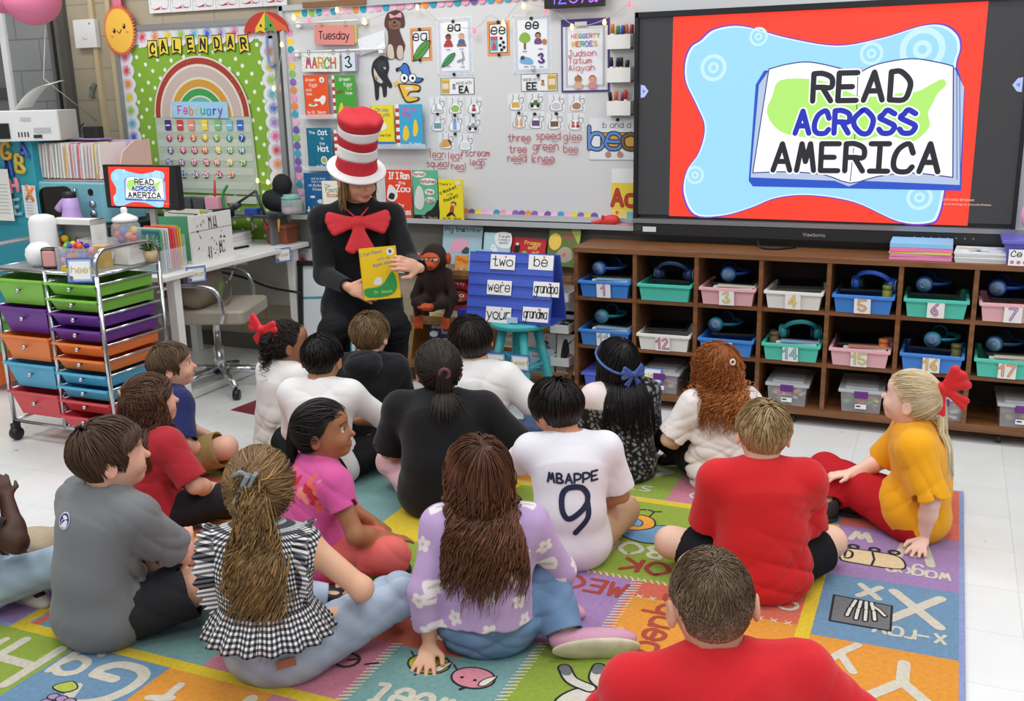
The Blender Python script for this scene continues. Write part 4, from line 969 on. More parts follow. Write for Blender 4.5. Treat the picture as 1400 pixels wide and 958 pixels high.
def leaf(c, x, z, w, h, col, ang=.7):
    q = Matrix.Rotation(ang, 2); P = smoothp([(-.5, 0), (-.2, .22), (.2, .25), (.5, 0), (.2, -.22), (-.2, -.22)], 4, True)
    P = [q@Vector((p[0]*w, p[1]*h)) for p in P]; c.poly([(c.X(x)+p[0]*1.12, c.Z(z)+p[1]*1.12) for p in P], M(BK, .7)); c.poly([(c.X(x)+p[0], c.Z(z)+p[1]) for p in P], M(col, .7)); a = q@Vector((-.6*w, 0)); b = q@Vector((.4*w, 0)); c.line([(c.X(x)+a[0], c.Z(z)+a[1]), (c.X(x)+b[0], c.Z(z)+b[1])], .0035, M('#2c5a20', .7))
def kid(c, x, z, s, hair, shirt, skin='#c98d64'):
    X_, Z_ = c.X(x), c.Z(z); c.disc(X_, Z_+s*.55, s*.34, M(hair, .7)); c.disc(X_, Z_+s*.46, s*.27, M(skin, .7)); c.blob([(X_-s*.38, Z_-s*.3), (X_-s*.3, Z_+s*.2), (X_+s*.3, Z_+s*.2), (X_+s*.38, Z_-s*.3)], M(shirt, .7))
    for q in (-1, 1): c.disc(X_+q*s*.1, Z_+s*.47, s*.035, M(BK, .7))
# phonics cards
c = Card(c2(505, 108), c2(592, 231), '#e79a5e'); c.r(.1, .08, .9, .92, '#1a1a1e'); c.r(.13, .1, .87, .9, '#eef0f2'); c.T('ea', .47, .62, .3, BK, wt=.13); leaf(c, .52, .3, .14, .1, '#5a9a48', .75); c.fin('phonics_card', 'orange bordered card with ea above a green leaf', 'card'); magnet(*[at_y(*c2(544, 112), YB)[i] for i in (0, 2)], 'black magnet on the top of the orange leaf card'); magnet(*[at_y(*c2(546, 230), YB)[i] for i in (0, 2)], 'black magnet on the bottom of the orange leaf card')
c = Card(c2(800, 82), c2(889, 212), '#e79a5e'); c.r(.1, .08, .9, .92, '#1a1a1e'); c.r(.13, .1, .87, .9, '#eef0f2'); c.T('ee', .5, .63, .28, BK, wt=.14); c.r(.15, .14, .47, .56, '#58b4c0'); c.r(.15, .45, .47, .56, '#d85060'); c.B([(.2, .2), (.3, .4), (.42, .2)], '#d04868', 3)
for x, z in ((.62, .5), (.72, .38), (.58, .3), (.75, .24), (.64, .17)): c.E(x, z, .07, .045, '#1a1414')
c.fin('phonics_card', 'orange bordered card with ee above seeds and a packet', 'card'); magnet(*[at_y(*c2(848, 210), YB)[i] for i in (0, 2)], 'black magnet on the bottom of the orange seeds card'); magnet(*[at_y(*c2(845, 84), YB)[i] for i in (0, 2)], 'black magnet on the top of the orange seeds card')
def sheet(tl, br, word, lab):
    c = Card(tl, br, '#e9ecf2'); c.frame(.014, .004, '#a8c0dc')
    for i in range(24):
        t = i/24; cc = ['#e8b8cc', '#b8d4e8', '#f0e0b0', '#c8e0c0'][i % 4]
        for x, z in ((.03, t), (.97, t), (t, .02), (t, .98)): c.E(x, z, .018, .012, cc); c.y += .0003
    c.r(.09, .07, .91, .93, '#f2f4f6'); c.frame(.022, .002, '#88a4c8'); c.T(word, .5, .77, .15, BK, wt=.17)
    return c
c = sheet(c2(606, 70), c2(749, 286), 'ea', ''); kid(c, .33, .57, .052, '#1c1414', '#b83a40', '#9a6040'); kid(c, .7, .58, .05, '#c89a5c', '#4868a0', '#e8b898'); c.r(.2, .5, .45, .55, '#b83a40'); c.r(.57, .5, .83, .54, '#8a6a4c')
leaf(c, .32, .27, .1, .065, '#3f9a5c', .7); c.Ln([(.72, .4), (.75, .28), (.58, .24)], .035, '#9aa0a8'); c.Ln([(.72, .24), (.72, .18)], .012, '#60646c'); [c.r(x-.06, z-.006, x+.06, z+.006, '#70747c') for x, z in ((.33, .45), (.7, .45), (.32, .16), (.72, .14))]
c.fin('phonics_sheet', 'white picture sheet headed ea with leaf and reading children', 'poster'); magnet(*[at_y(*c2(672, 82), YB)[i] for i in (0, 2)], 'black magnet at the top of the ea sheet'); magnet(*[at_y(*c2(676, 284), YB)[i] for i in (0, 2)], 'black magnet at the bottom of the ea sheet')
c = sheet(c2(901, 60), c2(1049, 281), 'ee', ''); c.r(.27, .42, .33, .54, '#8a5a34'); c.B([(.15, .58), (.2, .68), (.32, .71), (.43, .66), (.44, .57), (.3, .53)], '#8cb848'); kid(c, .65, .56, .05, '#2a1c1c', '#7a4a80', '#c08a64'); c.E(.82, .54, .06, .05, '#b88040')
c.B([(.16, .24), (.24, .3), (.45, .27), (.52, .2), (.45, .17), (.2, .19)], '#7ab0dc'); c.E(.24, .28, .06, .035, '#5a4034'); c.T('3', .74, .19, .15, '#5a3a80', wt=.24); [c.r(x-.06, z-.006, x+.06, z+.006, '#70747c') for x, z in ((.3, .39), (.72, .42), (.33, .13), (.74, .12))]
c.fin('phonics_sheet', 'white picture sheet headed ee with tree and numeral', 'poster'); magnet(*[at_y(*c2(971, 70), YB)[i] for i in (0, 2)], 'black magnet at the top of the ee sheet')
X, _, Z = at_y(*c2(978, 264), YB); m = MB(); m.ball((0, -.012, 0), (.012, .012, .01), M('#d8dade', .3)); m.box((0, -.004, .012), (.02, .008, .012), M('#b0b4ba', .3)); tag(m.build('clip_magnet', None, (X, YB-.003, Z)), 'small silver clip magnet at the bottom of the ee sheet', 'magnet')
for tl, br, w, mir, lab in ((c2(622, 300), c2(753, 361), 'EA', 0, 'small white sign reading words with EA'), (c2(931, 284), c2(1071, 348), 'EE', 1, 'small white sign reading words with EE')):
    c = Card(tl, br, BK); c.r(.015, .03, .985, .97, '#f0f1f2'); q = (lambda x: 1-x) if mir else (lambda x: x)
    c.r(q(.03), .08, q(.27), .92, '#c8a44c'); c.r(q(.06), .35, q(.24), .7, '#e8dcc0'); c.r(q(.02), .8, q(.28), .94, '#e0bc50'); kid(c, q(.4), .42, .024, '#1e1616', '#6a9ac8' if not mir else '#b88868', '#b07850'); tx = .7 if not mir else .3
    c.T('words with', tx, .62, .2, '#88898c', wt=.1, mw=.46); c.T(w, tx, .12, .38, BK, wt=.22); c.fin('word_sign', lab, 'sign')
magnet(*[at_y(*c2(998, 288), YB)[i] for i in (0, 2)], 'black magnet on the EE word sign')
# jug picture cards
def jug(cx, cy, w, h, draw, lab, rot=0):
    c = Card(c2(cx-w/2, cy-h/2), c2(cx+w/2, cy+h/2), '#e6e8ea', rough=.5); c.Ln([(.3, .95), (.33, .7), (.12, .35), (.15, .08), (.8, .08), (.82, .35), (.66, .7), (.72, .93)], .028, BK, True)
    c.Ln([(.7, .72), (.92, .75), (.93, .5), (.78, .4)], .028, BK, True); c.E(.48, .35, .33, .28, '#f8f8f8'); draw(c); c.fin('picture_card', lab, 'card', 'jug picture cards on the whiteboard', rot=rot)
S1 = lambda col, kind: (lambda c: {'rect': lambda: c.r(.24, .2, .72, .52, col), 'oval': lambda: c.E(.48, .34, .27, .2, col), 'kid': lambda: kid(c, .48, .3, .03, '#241a1a', col),
    'bottle': lambda: (c.r(.36, .12, .6, .62, col), c.r(.42, .62, .54, .75, '#4878b0')), 'truck': lambda: (c.r(.18, .28, .78, .45, col), c.r(.4, .45, .65, .58, col), c.E(.3, .25, .1, .1, BK), c.E(.66, .25, .1, .1, BK)),
    'taco': lambda: (c.B([(.15, .2), (.3, .55), (.6, .6), (.8, .3), (.5, .15)], '#d8a45c'), c.B([(.6, .6), (.82, .5), (.84, .25), (.78, .3)], '#5a3a28')), 'feet': lambda: (c.B([(.25, .15), (.25, .5), (.4, .6), (.44, .2)], col), c.B([(.52, .2), (.56, .6), (.7, .5), (.7, .15)], col)),
    'seal': lambda: c.B([(.2, .2), (.3, .3), (.36, .6), (.48, .6), (.5, .35), (.75, .25), (.7, .15)], col), 'two': lambda: (kid(c, .35, .3, .025, '#3a1c1c', col), kid(c, .65, .3, .025, '#2a1616', '#a03040'))}[kind]())
for x, y, k, col, lab in ((611, 405, 'seal', '#b8bcc2', 'seal drawing'), (680, 405, 'oval', '#9ac068', 'green meal drawing'), (752, 405, 'kid', '#a84848', 'standing boy drawing'), (613, 472, 'rect', '#70a0a8', 'framed scene drawing'), (679, 472, 'bottle', '#78b0e0', 'blue bottle drawing'), (747, 476, 'truck', '#9a9ca0', 'grey team drawing'), (644, 540, 'taco', '#d8a45c', 'taco drawing'), (718, 546, 'oval', '#e0e2e4', 'white bird drawing')):
    jug(x, y, 62, 66, S1(col, k), 'jug picture card with a %s under the EA sign' % lab, rnd.uniform(-.03, .03))
for x, y, k, col, lab in ((912, 392, 'rect', '#d8b060', 'bed drawing'), (986, 388, 'truck', '#5a7a48', 'green jeep drawing'), (1067, 395, 'oval', '#c8cacc', 'round face drawing'), (1145, 395, 'oval', '#b08060', 'brown feast drawing'), (925, 460, 'feet', '#d8a888', 'pair of feet drawing'), (989, 462, 'rect', '#6a4a78', 'purple sweet drawing'), (1060, 465, 'rect', '#7a5a44', 'brown wardrobe drawing'), (1140, 468, 'two', '#c05868', 'two girls drawing')):
    jug(x, y, 64, 66, S1(col, k), 'jug picture card with a %s under the EE sign' % lab, rnd.uniform(-.03, .03))
for x, y, l in ((613, 436, 'seal'), (679, 441, 'blue bottle'), (750, 440, 'standing boy'), (680, 512, 'taco'), (924, 432, 'bed'), (985, 436, 'jeep'), (1067, 434, 'round face')): magnet(*[at_y(*c2(x, y), YB)[i] for i in (0, 2)], 'black magnet between cards by the %s card' % l)
# poster in a purple pocket
c = Card(c2(1084, 76), c2(1269, 350), '#46327c', YB-.004); c.r(.035, .025, .965, .9, '#d4d6da'); c.r(.06, .03, .94, .86, '#e2e4e8'); c.frame(c.w*.1, .002, '#55585e'); c.r(.13, .075, .87, .82, '#eceef0'); c.frame(c.w*.125, .002, '#33363a')
for i, ch in enumerate('HEGGERTY'): c.T(ch, .25+i*.075, .74, .055, ['#d05878', '#e89040', '#58a868', '#4888c8', '#9868b8'][i % 5], wt=.2)
for i, ch in enumerate('HEROES'): c.T(ch, .27+i*.09, .63, .065, ['#e8b040', '#d07848', '#70b070', '#5898d0', '#a078c0'][i % 5], wt=.22)
for i, t in enumerate(('Judson', 'Tatum', 'Aiayah')): c.T(t, .16, .5-i*.1, .075, '#c83c4c', wt=.12, align='l', wsc=1.05)
kid(c, .36, .1, .055, '#8a4a34', '#d8b090', '#c08460'); kid(c, .66, .1, .055, '#b05a34', '#d88890', '#e0a888'); c.Ln([(.36, .255), (.33, .2), (.4, .2)], .012, '#d8a040'); c.r(.3, .9, .55, .96, '#c8cacc')
c.fin('name_poster', 'poster in a clear pocket with thick purple edges', 'poster')
# b and d poster, letter poster
c = Card(c2(1192, 452), c2(1385, 612), '#e6e8ea', YB-.003); c.T('b and d', .55, .77, .13, BK, wt=.1); c.r(.22, .3, .95, .66, BK); c.r(.24, .32, .94, .64, '#d8a048')
for x, ch, cc in ((.16, 'b', '#6a94d0'), (.5, 'e', '#5a8ad0'), (.84, 'd', '#7a5c40')): c.T(ch, x, .27, .52, BK, wt=.22, wsc=1.1); c.T(ch, x, .27, .52, cc, wt=.13, wsc=1.1)
for s in (-1, 1): c.B([(.5+s*.06, .1), (.5+s*.14, .06), (.5+s*.18, .14), (.5+s*.1, .22)], '#b8887c')
c.fin('letter_poster', 'white poster with big letters spelling bed beside the screen', 'poster'); magnet(*[at_y(*c2(1302, 458), YB)[i] for i in (0, 2)], 'black magnet holding the bed poster')
c = Card(c2(1278, 645), c2(1385, 838), '#f0f0ee', YB-.003); c.r(0, .1, 1, .72, '#f0d848'); c.T('Aa', .47, .26, .32, '#8a2018', wt=.26, wsc=1.0); c.T('Aa', .47, .26, .32, '#c84030', wt=.17, wsc=1.0); c.r(0, 0, 1, .18, '#f4e27a'); c.r(.55, 0, 1, .14, '#7cc4d0'); c.E(.2, .12, .06, .035, '#d87848'); c.fin('letter_poster', 'yellow poster with red letters Aa half behind the screen', 'poster')
# marker pockets with markers
for j, (y0, y1, cols) in enumerate(((132, 190, ['#e07830', '#3a8a48', '#3858b8', '#e08038', '#a03848']), (258, 316, ['#202226', '#2a2a30', '#1c1c22', '#26262c']), (385, 441, ['#1c1a1e', '#e0602c', '#8a2a38', '#c84038']))):
    a = at_y(*c2(1272, y1), YB); b = at_y(*c2(1362, y0), YB); w = b[0]-a[0]; h = b[2]-a[2]
    t = thing('marker_pocket', '%s white magnetic marker pocket at the right of the whiteboard' % ('topmost', 'middle', 'lowest')[j], 'marker pocket', ((a[0]+b[0])/2, YB-.002, a[2]), 0, 'magnetic marker pockets')
    m = MB(); wm = M('#eceae4', .45); m.box((0, -.055, h/2), (w, .004, h), wm); m.box((0, -.002, h*.55), (w, .004, h*1.1), wm); m.box((-w/2+.002, -.028, h/2), (.004, .055, h), wm); m.box((w/2-.002, -.028, h/2), (.004, .055, h), wm); m.box((0, -.028, .003), (w, .055, .006), wm); m.build('pocket_body', t)
    for i, cc in enumerate(cols):
        x = -w/2+.022+i*w*.19; k = thing('marker', '%s capped marker standing in the %s marker pocket' % ({'#e07830': 'orange', '#3a8a48': 'green', '#3858b8': 'blue', '#e08038': 'second orange', '#a03848': 'dark red', '#e0602c': 'orange', '#8a2a38': 'dark red', '#c84038': 'red', '#1c1a1e': 'thick black'}.get(cc, 'black'), ('topmost', 'middle', 'lowest')[j]), 'marker', ((a[0]+b[0])/2+x, YB-.03+rnd.uniform(-.01, .01), a[2]+.008), 0, 'markers in the wall pockets')
        hh = h+.035+rnd.uniform(-.01, .012); m = MB(); m.lathe([(.009, 0), (.009, hh-.04)], M('#e8e8e8', .4), n=10); m.build('barrel', k); m = MB(); m.lathe([(.0105, hh-.045), (.0105, hh-.006), (.006, hh)], M(cc, .4), n=10); m.build('cap', k)
        k.rotation_euler = (rnd.uniform(-.1, .1), rnd.uniform(-.12, .12), 0)
# digital clock
a = at_y(750, -14, YB); b = at_y(831, 9, YB); m = MB(); w, h = b[0]-a[0], a[2]-b[2]; m.box((0, 0, 0), (w, .04, h), M('#141416', .35), bev=.006); ck = m.build('digital_clock', None, ((a[0]+b[0])/2, YB-.05, (a[2]+b[2])/2)); tag(ck, 'black digital clock with glowing purple digits at the top edge', 'clock')
f = Flat(-.0205)
for t, x, cc, hh in (('12', -.08, '#6a50e8', .06), ('57', .03, '#8a50e0', .06), ('30', .11, '#9a50d8', .03)): f.text(t, x, -h*.28, hh, M(cc, .5, emit=2.2), .007)
f.build('clock_digits', ck)
# string lights
pts = [(20, 40), (60, 58), (120, 70), (225, 28), (332, 75), (440, 40), (533, 18), (590, 60), (640, 90), (752, 108), (810, 60), (862, 80), (905, 30), (940, 12), (1025, 30), (1075, 55), (1125, 92), (1190, 95), (1250, 74), (1310, 40), (1345, 5)]
W = [at_y(*c2(*p), YB-.045) for p in pts]; wire = smoothp(W, 5); sl = tag(MB().tube(wire, .0018, M('#c9c6c0', .5), 5).build('string_lights', None), 'string of small warm and pink lights looped along the whiteboard top', 'string lights')
for i, p in enumerate(pts):
    if i in (0, 5, 7, 10, 12, 15, 17, 19): continue
    pk = i in (2, 9, 14, 20); x, y, z = W[i]; m = MB(); m.lathe([(.002, .012), (.006, .01), (.011, -.004), (.009, -.014), (.0, -.02)], M('#f47a8c' if pk else '#ffd28a', .4, emit=1.6 if pk else 3.), (x, y, z-.01), 12); m.build('bulb', sl)
for (px, py) in ((366, 248), (374, 120), (385, 60), (352, 246)):
    x, y, z = at_y(px, py, YB-.05); m = MB(); m.lathe([(.002, .012), (.006, .01), (.01, -.004), (.008, -.014), (.0, -.02)], M('#ffd28a', .4, emit=3.), (x, y, z), 12); m.build('bulb', sl)
W = [at_y(*p, YB-.05) for p in ((386, 60), (378, 120), (368, 180), (366, 246), (352, 248), (340, 262))]; MB().tube(smoothp(W, 4), .0018, M('#c9c6c0', .5), 5).build('hanging_wire', sl)

# ------------------------------------------------------------------ books
def book(label, loc, w, h, th, cover, draw=None, spine=None, rx=0., rz=0., ry=0., group='picture books on show', pages='#e9e4d6', name='picture_book'):
    """standing book, origin at the middle of its bottom edge, front cover facing -y"""
    f = Flat(-th); f.w, f.h = w, h; cm = M(cover, .35, spec=.4); c_ = .0025
    f.box((0, -th+c_/2, h/2), (w, c_, h), cm); f.box((0, -c_/2, h/2), (w, c_, h), cm); f.box((-w/2+c_/2, -th/2, h/2), (c_, th, h), M(spine or cover, .35)); f.step = .00025
    f.X = lambda a: (a-.5)*w; f.Z = lambda b: b*h
    f.r = lambda x0, z0, x1, z1, c: f.rect(f.X((x0+x1)/2), f.Z((z0+z1)/2), abs(x1-x0)*w, abs(z1-z0)*h, M(c, .4))
    f.T = lambda t, fx, fz, fh, c, **k: f.text(t, f.X(fx), f.Z(fz), fh*h, M(c, .5), (k.pop('wt', .16))*fh*h, maxw=k.pop('mw', .9)*w, **k)
    f.E = lambda x, z, a, b, c: f.disc(f.X(x), f.Z(z), a*w, M(c, .4), b*h)
    f.B = lambda L, c, k=5: f.blob([(f.X(a), f.Z(b)) for a, b in L], M(c, .4), k)
    if draw: draw(f)
    o = f.build(name, None, loc, (rx, ry, rz)); tag(o, label, 'book', group)
    MB().box((.001, -th/2, h/2), (w-.007, th-2*c_-.0004, h-.006), paper(pages)).build('pages', o)
    return o
def pbook(label, tl, br, cover, draw, y=YB-.05, th=.012, spine=None, **k):
    x0, _, z1 = at_y(*tl, y); x1, _, z0 = at_y(*br, y); return book(label, ((x0+x1)/2, y+th, z0), x1-x0, z1-z0, th, cover, draw, spine, **k)
def stripes(f, x0, x1, a='#c83038', b='#f0eeea', n=11):
    for i in range(n): f.r(x0, i/n, x1, (i+1)/n, a if i % 2 else b); f.y += .00025
def bk1(f): f.T('Green', .3, .86, .065, '#f6e8d8'); f.T('Eggs', .42, .74, .065, '#f6e8d8'); f.T('and', .2, .63, .06, '#f6e8d8'); f.T('Ham', .22, .53, .06, '#f6e8d8'); f.E(.8, .88, .11, .07, '#f0ece4'); f.E(.8, .87, .04, .04, '#b0a090'); f.B([(.4, .4), (.5, .45), (.62, .44), (.8, .52), (.92, .48), (.88, .36), (.75, .3), (.66, .38), (.5, .38)], '#f4efe8'); f.E(.36, .3, .2, .035, '#f4efe8'); f.E(.36, .315, .1, .022, '#6a9a50'); f.T('by Dr. Seuss', .5, .1, .065, '#f6efe4', mw=.8)
def bk2(f): stripes(f, 0, .11); f.T('Green', .58, .87, .075, '#f0f4e8', mw=.6); f.T('Eggs', .72, .75, .07, '#f0f4e8'); f.T('and', .76, .65, .05, '#d8c840'); f.T('Ham', .74, .54, .07, '#f0f4e8'); f.B([(.2, .06), (.3, .3), (.42, .34), (.46, .12), (.3, .02)], '#e8c838'); f.B([(.15, .6), (.4, .66), (.45, .6), (.2, .56)], '#8a5a2c'); f.T('Dr. Seuss', .72, .04, .05, '#f0f4e8', mw=.4)
def bk3(f): f.T('The', .22, .86, .065, '#f2f4f6'); f.T('Cat', .66, .84, .105, '#f2f4f6', wt=.22); f.T('in', .64, .72, .06, '#f2f4f6'); f.T('the', .62, .6, .06, '#f2f4f6'); f.T('Hat', .66, .44, .12, '#f2f4f6', wt=.22); f.E(.66, .22, .13, .1, '#dfe4d0'); f.E(.66, .22, .09, .07, '#b8a860'); f.T('by Dr. Seuss', .66, .06, .05, '#f2f4f6', mw=.62); f.B([(.08, .2), (.2, .45), (.3, .2), (.2, .05)], '#1c6a86')
def bk4(f): stripes(f, 0, .13); f.T('Horton', .62, .86, .075, '#f0d040', wt=.2, mw=.72); f.T('hears', .6, .74, .07, '#f0d040', wt=.2); f.T('a Who', .62, .62, .07, '#f0d040', wt=.2); f.B([(.2, .1), (.2, .4), (.5, .48), (.8, .4), (.9, .1)], '#a8a8d8')
def bk5(f): f.T('Oh say', .5, .85, .08, '#2858a8', mw=.6); f.T('can you', .5, .74, .08, '#2858a8', mw=.7); f.E(.4, .5, .3, .12, '#f4f0d8'); f.T('one Fish', .6, .25, .05, '#1c1c20', mw=.7); f.r(0, 0, 1, .12, '#3878b8')
def bk6(f): stripes(f, 0, .14); f.T('Hop on', .55, .86, .08, '#d858a8', wt=.2, mw=.7); f.T('Pop', .45, .72, .1, '#c850a0', wt=.2); f.B([(.25, .2), (.3, .45), (.42, .5), (.5, .3), (.4, .15)], '#f0cc38'); f.B([(.65, .3), (.7, .6), (.8, .62), (.85, .4), (.75, .25)], '#f0cc38'); f.T('Dr. Seuss', .72, .05, .055, '#f2f4f6', mw=.45)
def bk7(f): f.T('and to think', .55, .86, .04, '#dfe8f0'); f.T('that I saw it', .55, .79, .04, '#dfe8f0'); f.T('on Mulberry', .5, .7, .055, '#dfe8f0', arc=1); f.T('Street', .5, .61, .055, '#dfe8f0'); f.r(.05, .12, .95, .16, '#e8eef2'); [f.r(x, .06, x+.05, .24, '#e8eef2') for x in (.1, .3, .5, .7, .88)]; f.E(.6, .36, .14, .05, '#cdd8e0'); f.E(.3, .46, .1, .03, '#cdd8e0'); f.B([(.68, .3), (.78, .42), (.9, .34)], '#d8b890', 3)
def bk8(f): f.T('The', .12, .84, .07, '#6a6258', align='l'); f.T('Foot', .16, .7, .11, '#4a8058', wt=.18, align='l'); f.T('Book', .2, .56, .11, '#c87840', wt=.18, align='l'); f.B([(.1, .2), (.2, .35), (.4, .3), (.4, .18)], '#e8a848')
def bk9(f): f.T('If I Ran', .56, .83, .12, '#f6efe4', wt=.2, mw=.8); f.T('the', .66, .72, .06, '#f6efe4'); f.T('Zoo', .7, .58, .12, '#f6efe4', wt=.22); f.B([(.05, .45), (.15, .7), (.35, .66), (.48, .5), (.3, .38)], '#e8e4e0'); f.B([(.1, .45), (.2, .55), (.36, .52), (.3, .42)], '#2a2628'); f.T('by', .62, .28, .07, '#f6efe4'); f.T('Dr. Seuss', .62, .13, .1, '#f6efe4', wt=.2, mw=.7)
def bk10(f):
    f.r(0, 0, 1, .12, '#1c2420'); f.B([(.4, .05), (.55, .18), (.7, .22), (.85, .3), (1, .42), (1, .02)], '#1c2420'); f.E(.28, .92, .28, .06, '#f2efe8'); f.E(.63, .78, .36, .07, '#f2efe8'); f.E(.68, .58, .2, .06, '#f2efe8'); f.E(.68, .42, .2, .06, '#f2efe8')
    f.T('Horton', .28, .9, .05, '#a03a34', wt=.2); f.T('Hatches', .63, .755, .06, '#a03a34', wt=.2); f.T('the', .68, .555, .055, '#a03a34', wt=.2); f.T('Egg', .68, .39, .06, '#a03a34', wt=.2); f.B([(.06, .3), (.1, .55), (.25, .7), (.42, .6), (.45, .35), (.3, .22)], '#d8dcd8'); f.T('Dr. Seuss', .66, .04, .06, '#c89880', mw=.6)
def bk11(f): f.T("There's", .3, .86, .055, '#1a1a1c'); f.T('a Wocket', .42, .72, .07, '#1a1a1c', rot=.35, wt=.2); f.T('in my', .5, .63, .045, '#1a1a1c', rot=.35); f.T('Pocket!', .55, .53, .07, '#1a1a1c', rot=.35, wt=.2); f.E(.62, .42, .12, .06, '#8a4a24'); f.E(.6, .39, .09, .05, '#e8b890'); f.B([(.45, .2), (.5, .36), (.62, .36), (.6, .2)], '#c84830'); f.B([(.3, .12), (.45, .22), (.6, .2), (.7, .1), (.55, .16), (.42, .12)], '#26221e'); f.E(.82, .92, .12, .05, '#e8e4d8'); f.T('by Dr. Seuss', .55, .04, .055, '#1a1a1c', mw=.75)
pbook('orange red picture book with a white plate drawing', c2(96, 288), c2(195, 450), '#ee5a2c', bk1)
pbook('green picture book with a red striped spine beside the orange one', c2(205, 289), c2(300, 448), '#4aa23c', bk2, spine='#f0eeea')
pbook('teal blue picture book with large white capitals and a gold disc', c2(108, 490), c2(211, 648), '#15708e', bk3)
pbook('purple picture book with yellow title half behind the striped hat', c2(213, 497), c2(310, 645), '#7d6cb8', bk4, spine='#f0eeea')
pbook('yellow picture book peeking out to the right of the striped hat', c2(355, 403), c2(447, 561), '#f0dc2c', bk5)
pbook('sky blue picture book with pink title and yellow shapes', c2(448, 400), c2(555, 562), '#3fa9d4', bk6, spine='#f0eeea')
pbook('dark blue picture book with a white fence drawing', c2(97, 662), c2(211, 832), '#1d5d92', bk7, YB-.075)
pbook('cream picture book standing in front of the dark blue one', c2(165, 692), c2(275, 832), '#efeadc', bk8, YB-.092)
pbook('bright red picture book with large white title on the tray', c2(408, 650), c2(514, 846), '#e8452c', bk9, YB-.08)
pbook('mint green picture book with white title clouds', c2(513, 651), c2(616, 847), '#62b890', bk10, YB-.08)
pbook('yellow picture book with a running boy at the right end of the tray', c2(612, 686), c2(710, 848), '#f4e02c', bk11, YB-.08)
for j, (a, b, y) in enumerate((((88, 452), (306, 448), 'upper left'), ((100, 650), (300, 646), 'middle left'), ((340, 566), (570, 562), 'right of the hat'))):
    p, q = at_y(*c2(*a), YB-.05), at_y(*c2(*b), YB-.05); L = q[0]-p[0]; m = MB(); g = glassy('#eef2f4', .35); m.box((0, -.032, -.003), (L, .066, .005), g); m.box((0, -.063, .009), (L, .004, .026), g); m.box((0, 0, .02), (L, .004, .05), g)
    tag(m.build('book_ledge', None, ((p[0]+q[0])/2, YB-.003, (p[2]+q[2])/2-.003)), 'clear acrylic book ledge on the whiteboard, '+y, 'book ledge')
# things on the marker tray
X, Y, Z = at_y(828, 302, YB-.05); bl = [cone((0, 0, .022), (.05, 0, .028), .022, .026, k=.02), cone((-.02, 0, .02), (-.075, 0, .013), .012, .009, k=.012), cone((0, 0, .03), (-.01, -.02, .05), .011, .009, k=.01), ell((.03, 0, .03), (.035, .026, .026), k=.02)]
o = blobmesh('foam_hand', bl, .004, M('#d83a34', .6)); o.location = (X, Y, z0-.035) ; tag(o, 'red foam pointing hand lying on the marker tray', 'toy')
for i, (px, cc, ln) in enumerate(((838, '#5a3a90', .11), (845, '#e8e6e4', .12), (850, '#c03848', .1))):
    x = at_y(px, 308, YB-.06)[0]; m = MB(); m.tube([(0, 0, 0), (ln, 0, 0)], .008, M(cc, .4), 10); m.tube([(ln, 0, 0), (ln+.03, 0, 0)], .0088, M('#2a2a30', .4), 10); tag(m.build('tray_marker', None, (x-.02, YB-.04-i*.017, .93-.03)), ['purple', 'white', 'red'][i]+' marker lying on the tray beside the screen', 'marker')
# ------------------------------------------------------------------ interactive screen
def c3(x, y): return (860+x/2.593, y/2.593)
YT = 5.07; tx0, tx1, tz0, tz1 = -1.505, .283, .864, 1.964; tcx, tcz = (tx0+tx1)/2, (tz0+tz1)/2
tv = thing('interactive_display', 'large wall screen showing a red picture of an open book', 'screen', (tcx, YT, tcz))
bz = M('#1a1b1d', .3); m = MB(); w, h = tx1-tx0, tz1-tz0
m.box((0, .035, h/2-.014), (w, .07, .028), bz, bev=.006); m.box((-w/2+.009, .035, .03), (.018, .07, h-.06), bz); m.box((w/2-.009, .035, .03), (.018, .07, h-.06), bz); m.box((0, .05, .02), (w-.02, .04, h-.08), bz)
m.build('bezel', tv)
m = MB(); m.box((0, .03, -h/2+.072), (w, .075, .022), M('#a9abae', .3, .8)); m.build('silver_strip', tv)
m = MB(); m.box((0, .035, -h/2+.03), (w-.004, .08, .06), M('#232427', .4), bev=.008)
for k in range(8): m.lathe([(.004, 0), (.004, .002)], M('#8a8c90', .4), (w/2-.42+k*.036, -.007, -h/2+.035), 8, 'y')
m.box((-w/2+.09, -.006, -h/2+.03), (.07, .003, .026), M('#dedfe0', .4)); m.box((-w/2+.03, -.006, -h/2+.035), (.035, .003, .03), M('#3c3d40', .4))
lb = m.build('lower_bar', tv); f = Flat(-.0055); f.text('ViewSonic', .02, -h/2+.022, .014, M('#b0b2b6', .5), .002); f.build('brand_lettering', lb)
def em(h_, k=1.): return M(h_, .5, emit=k)
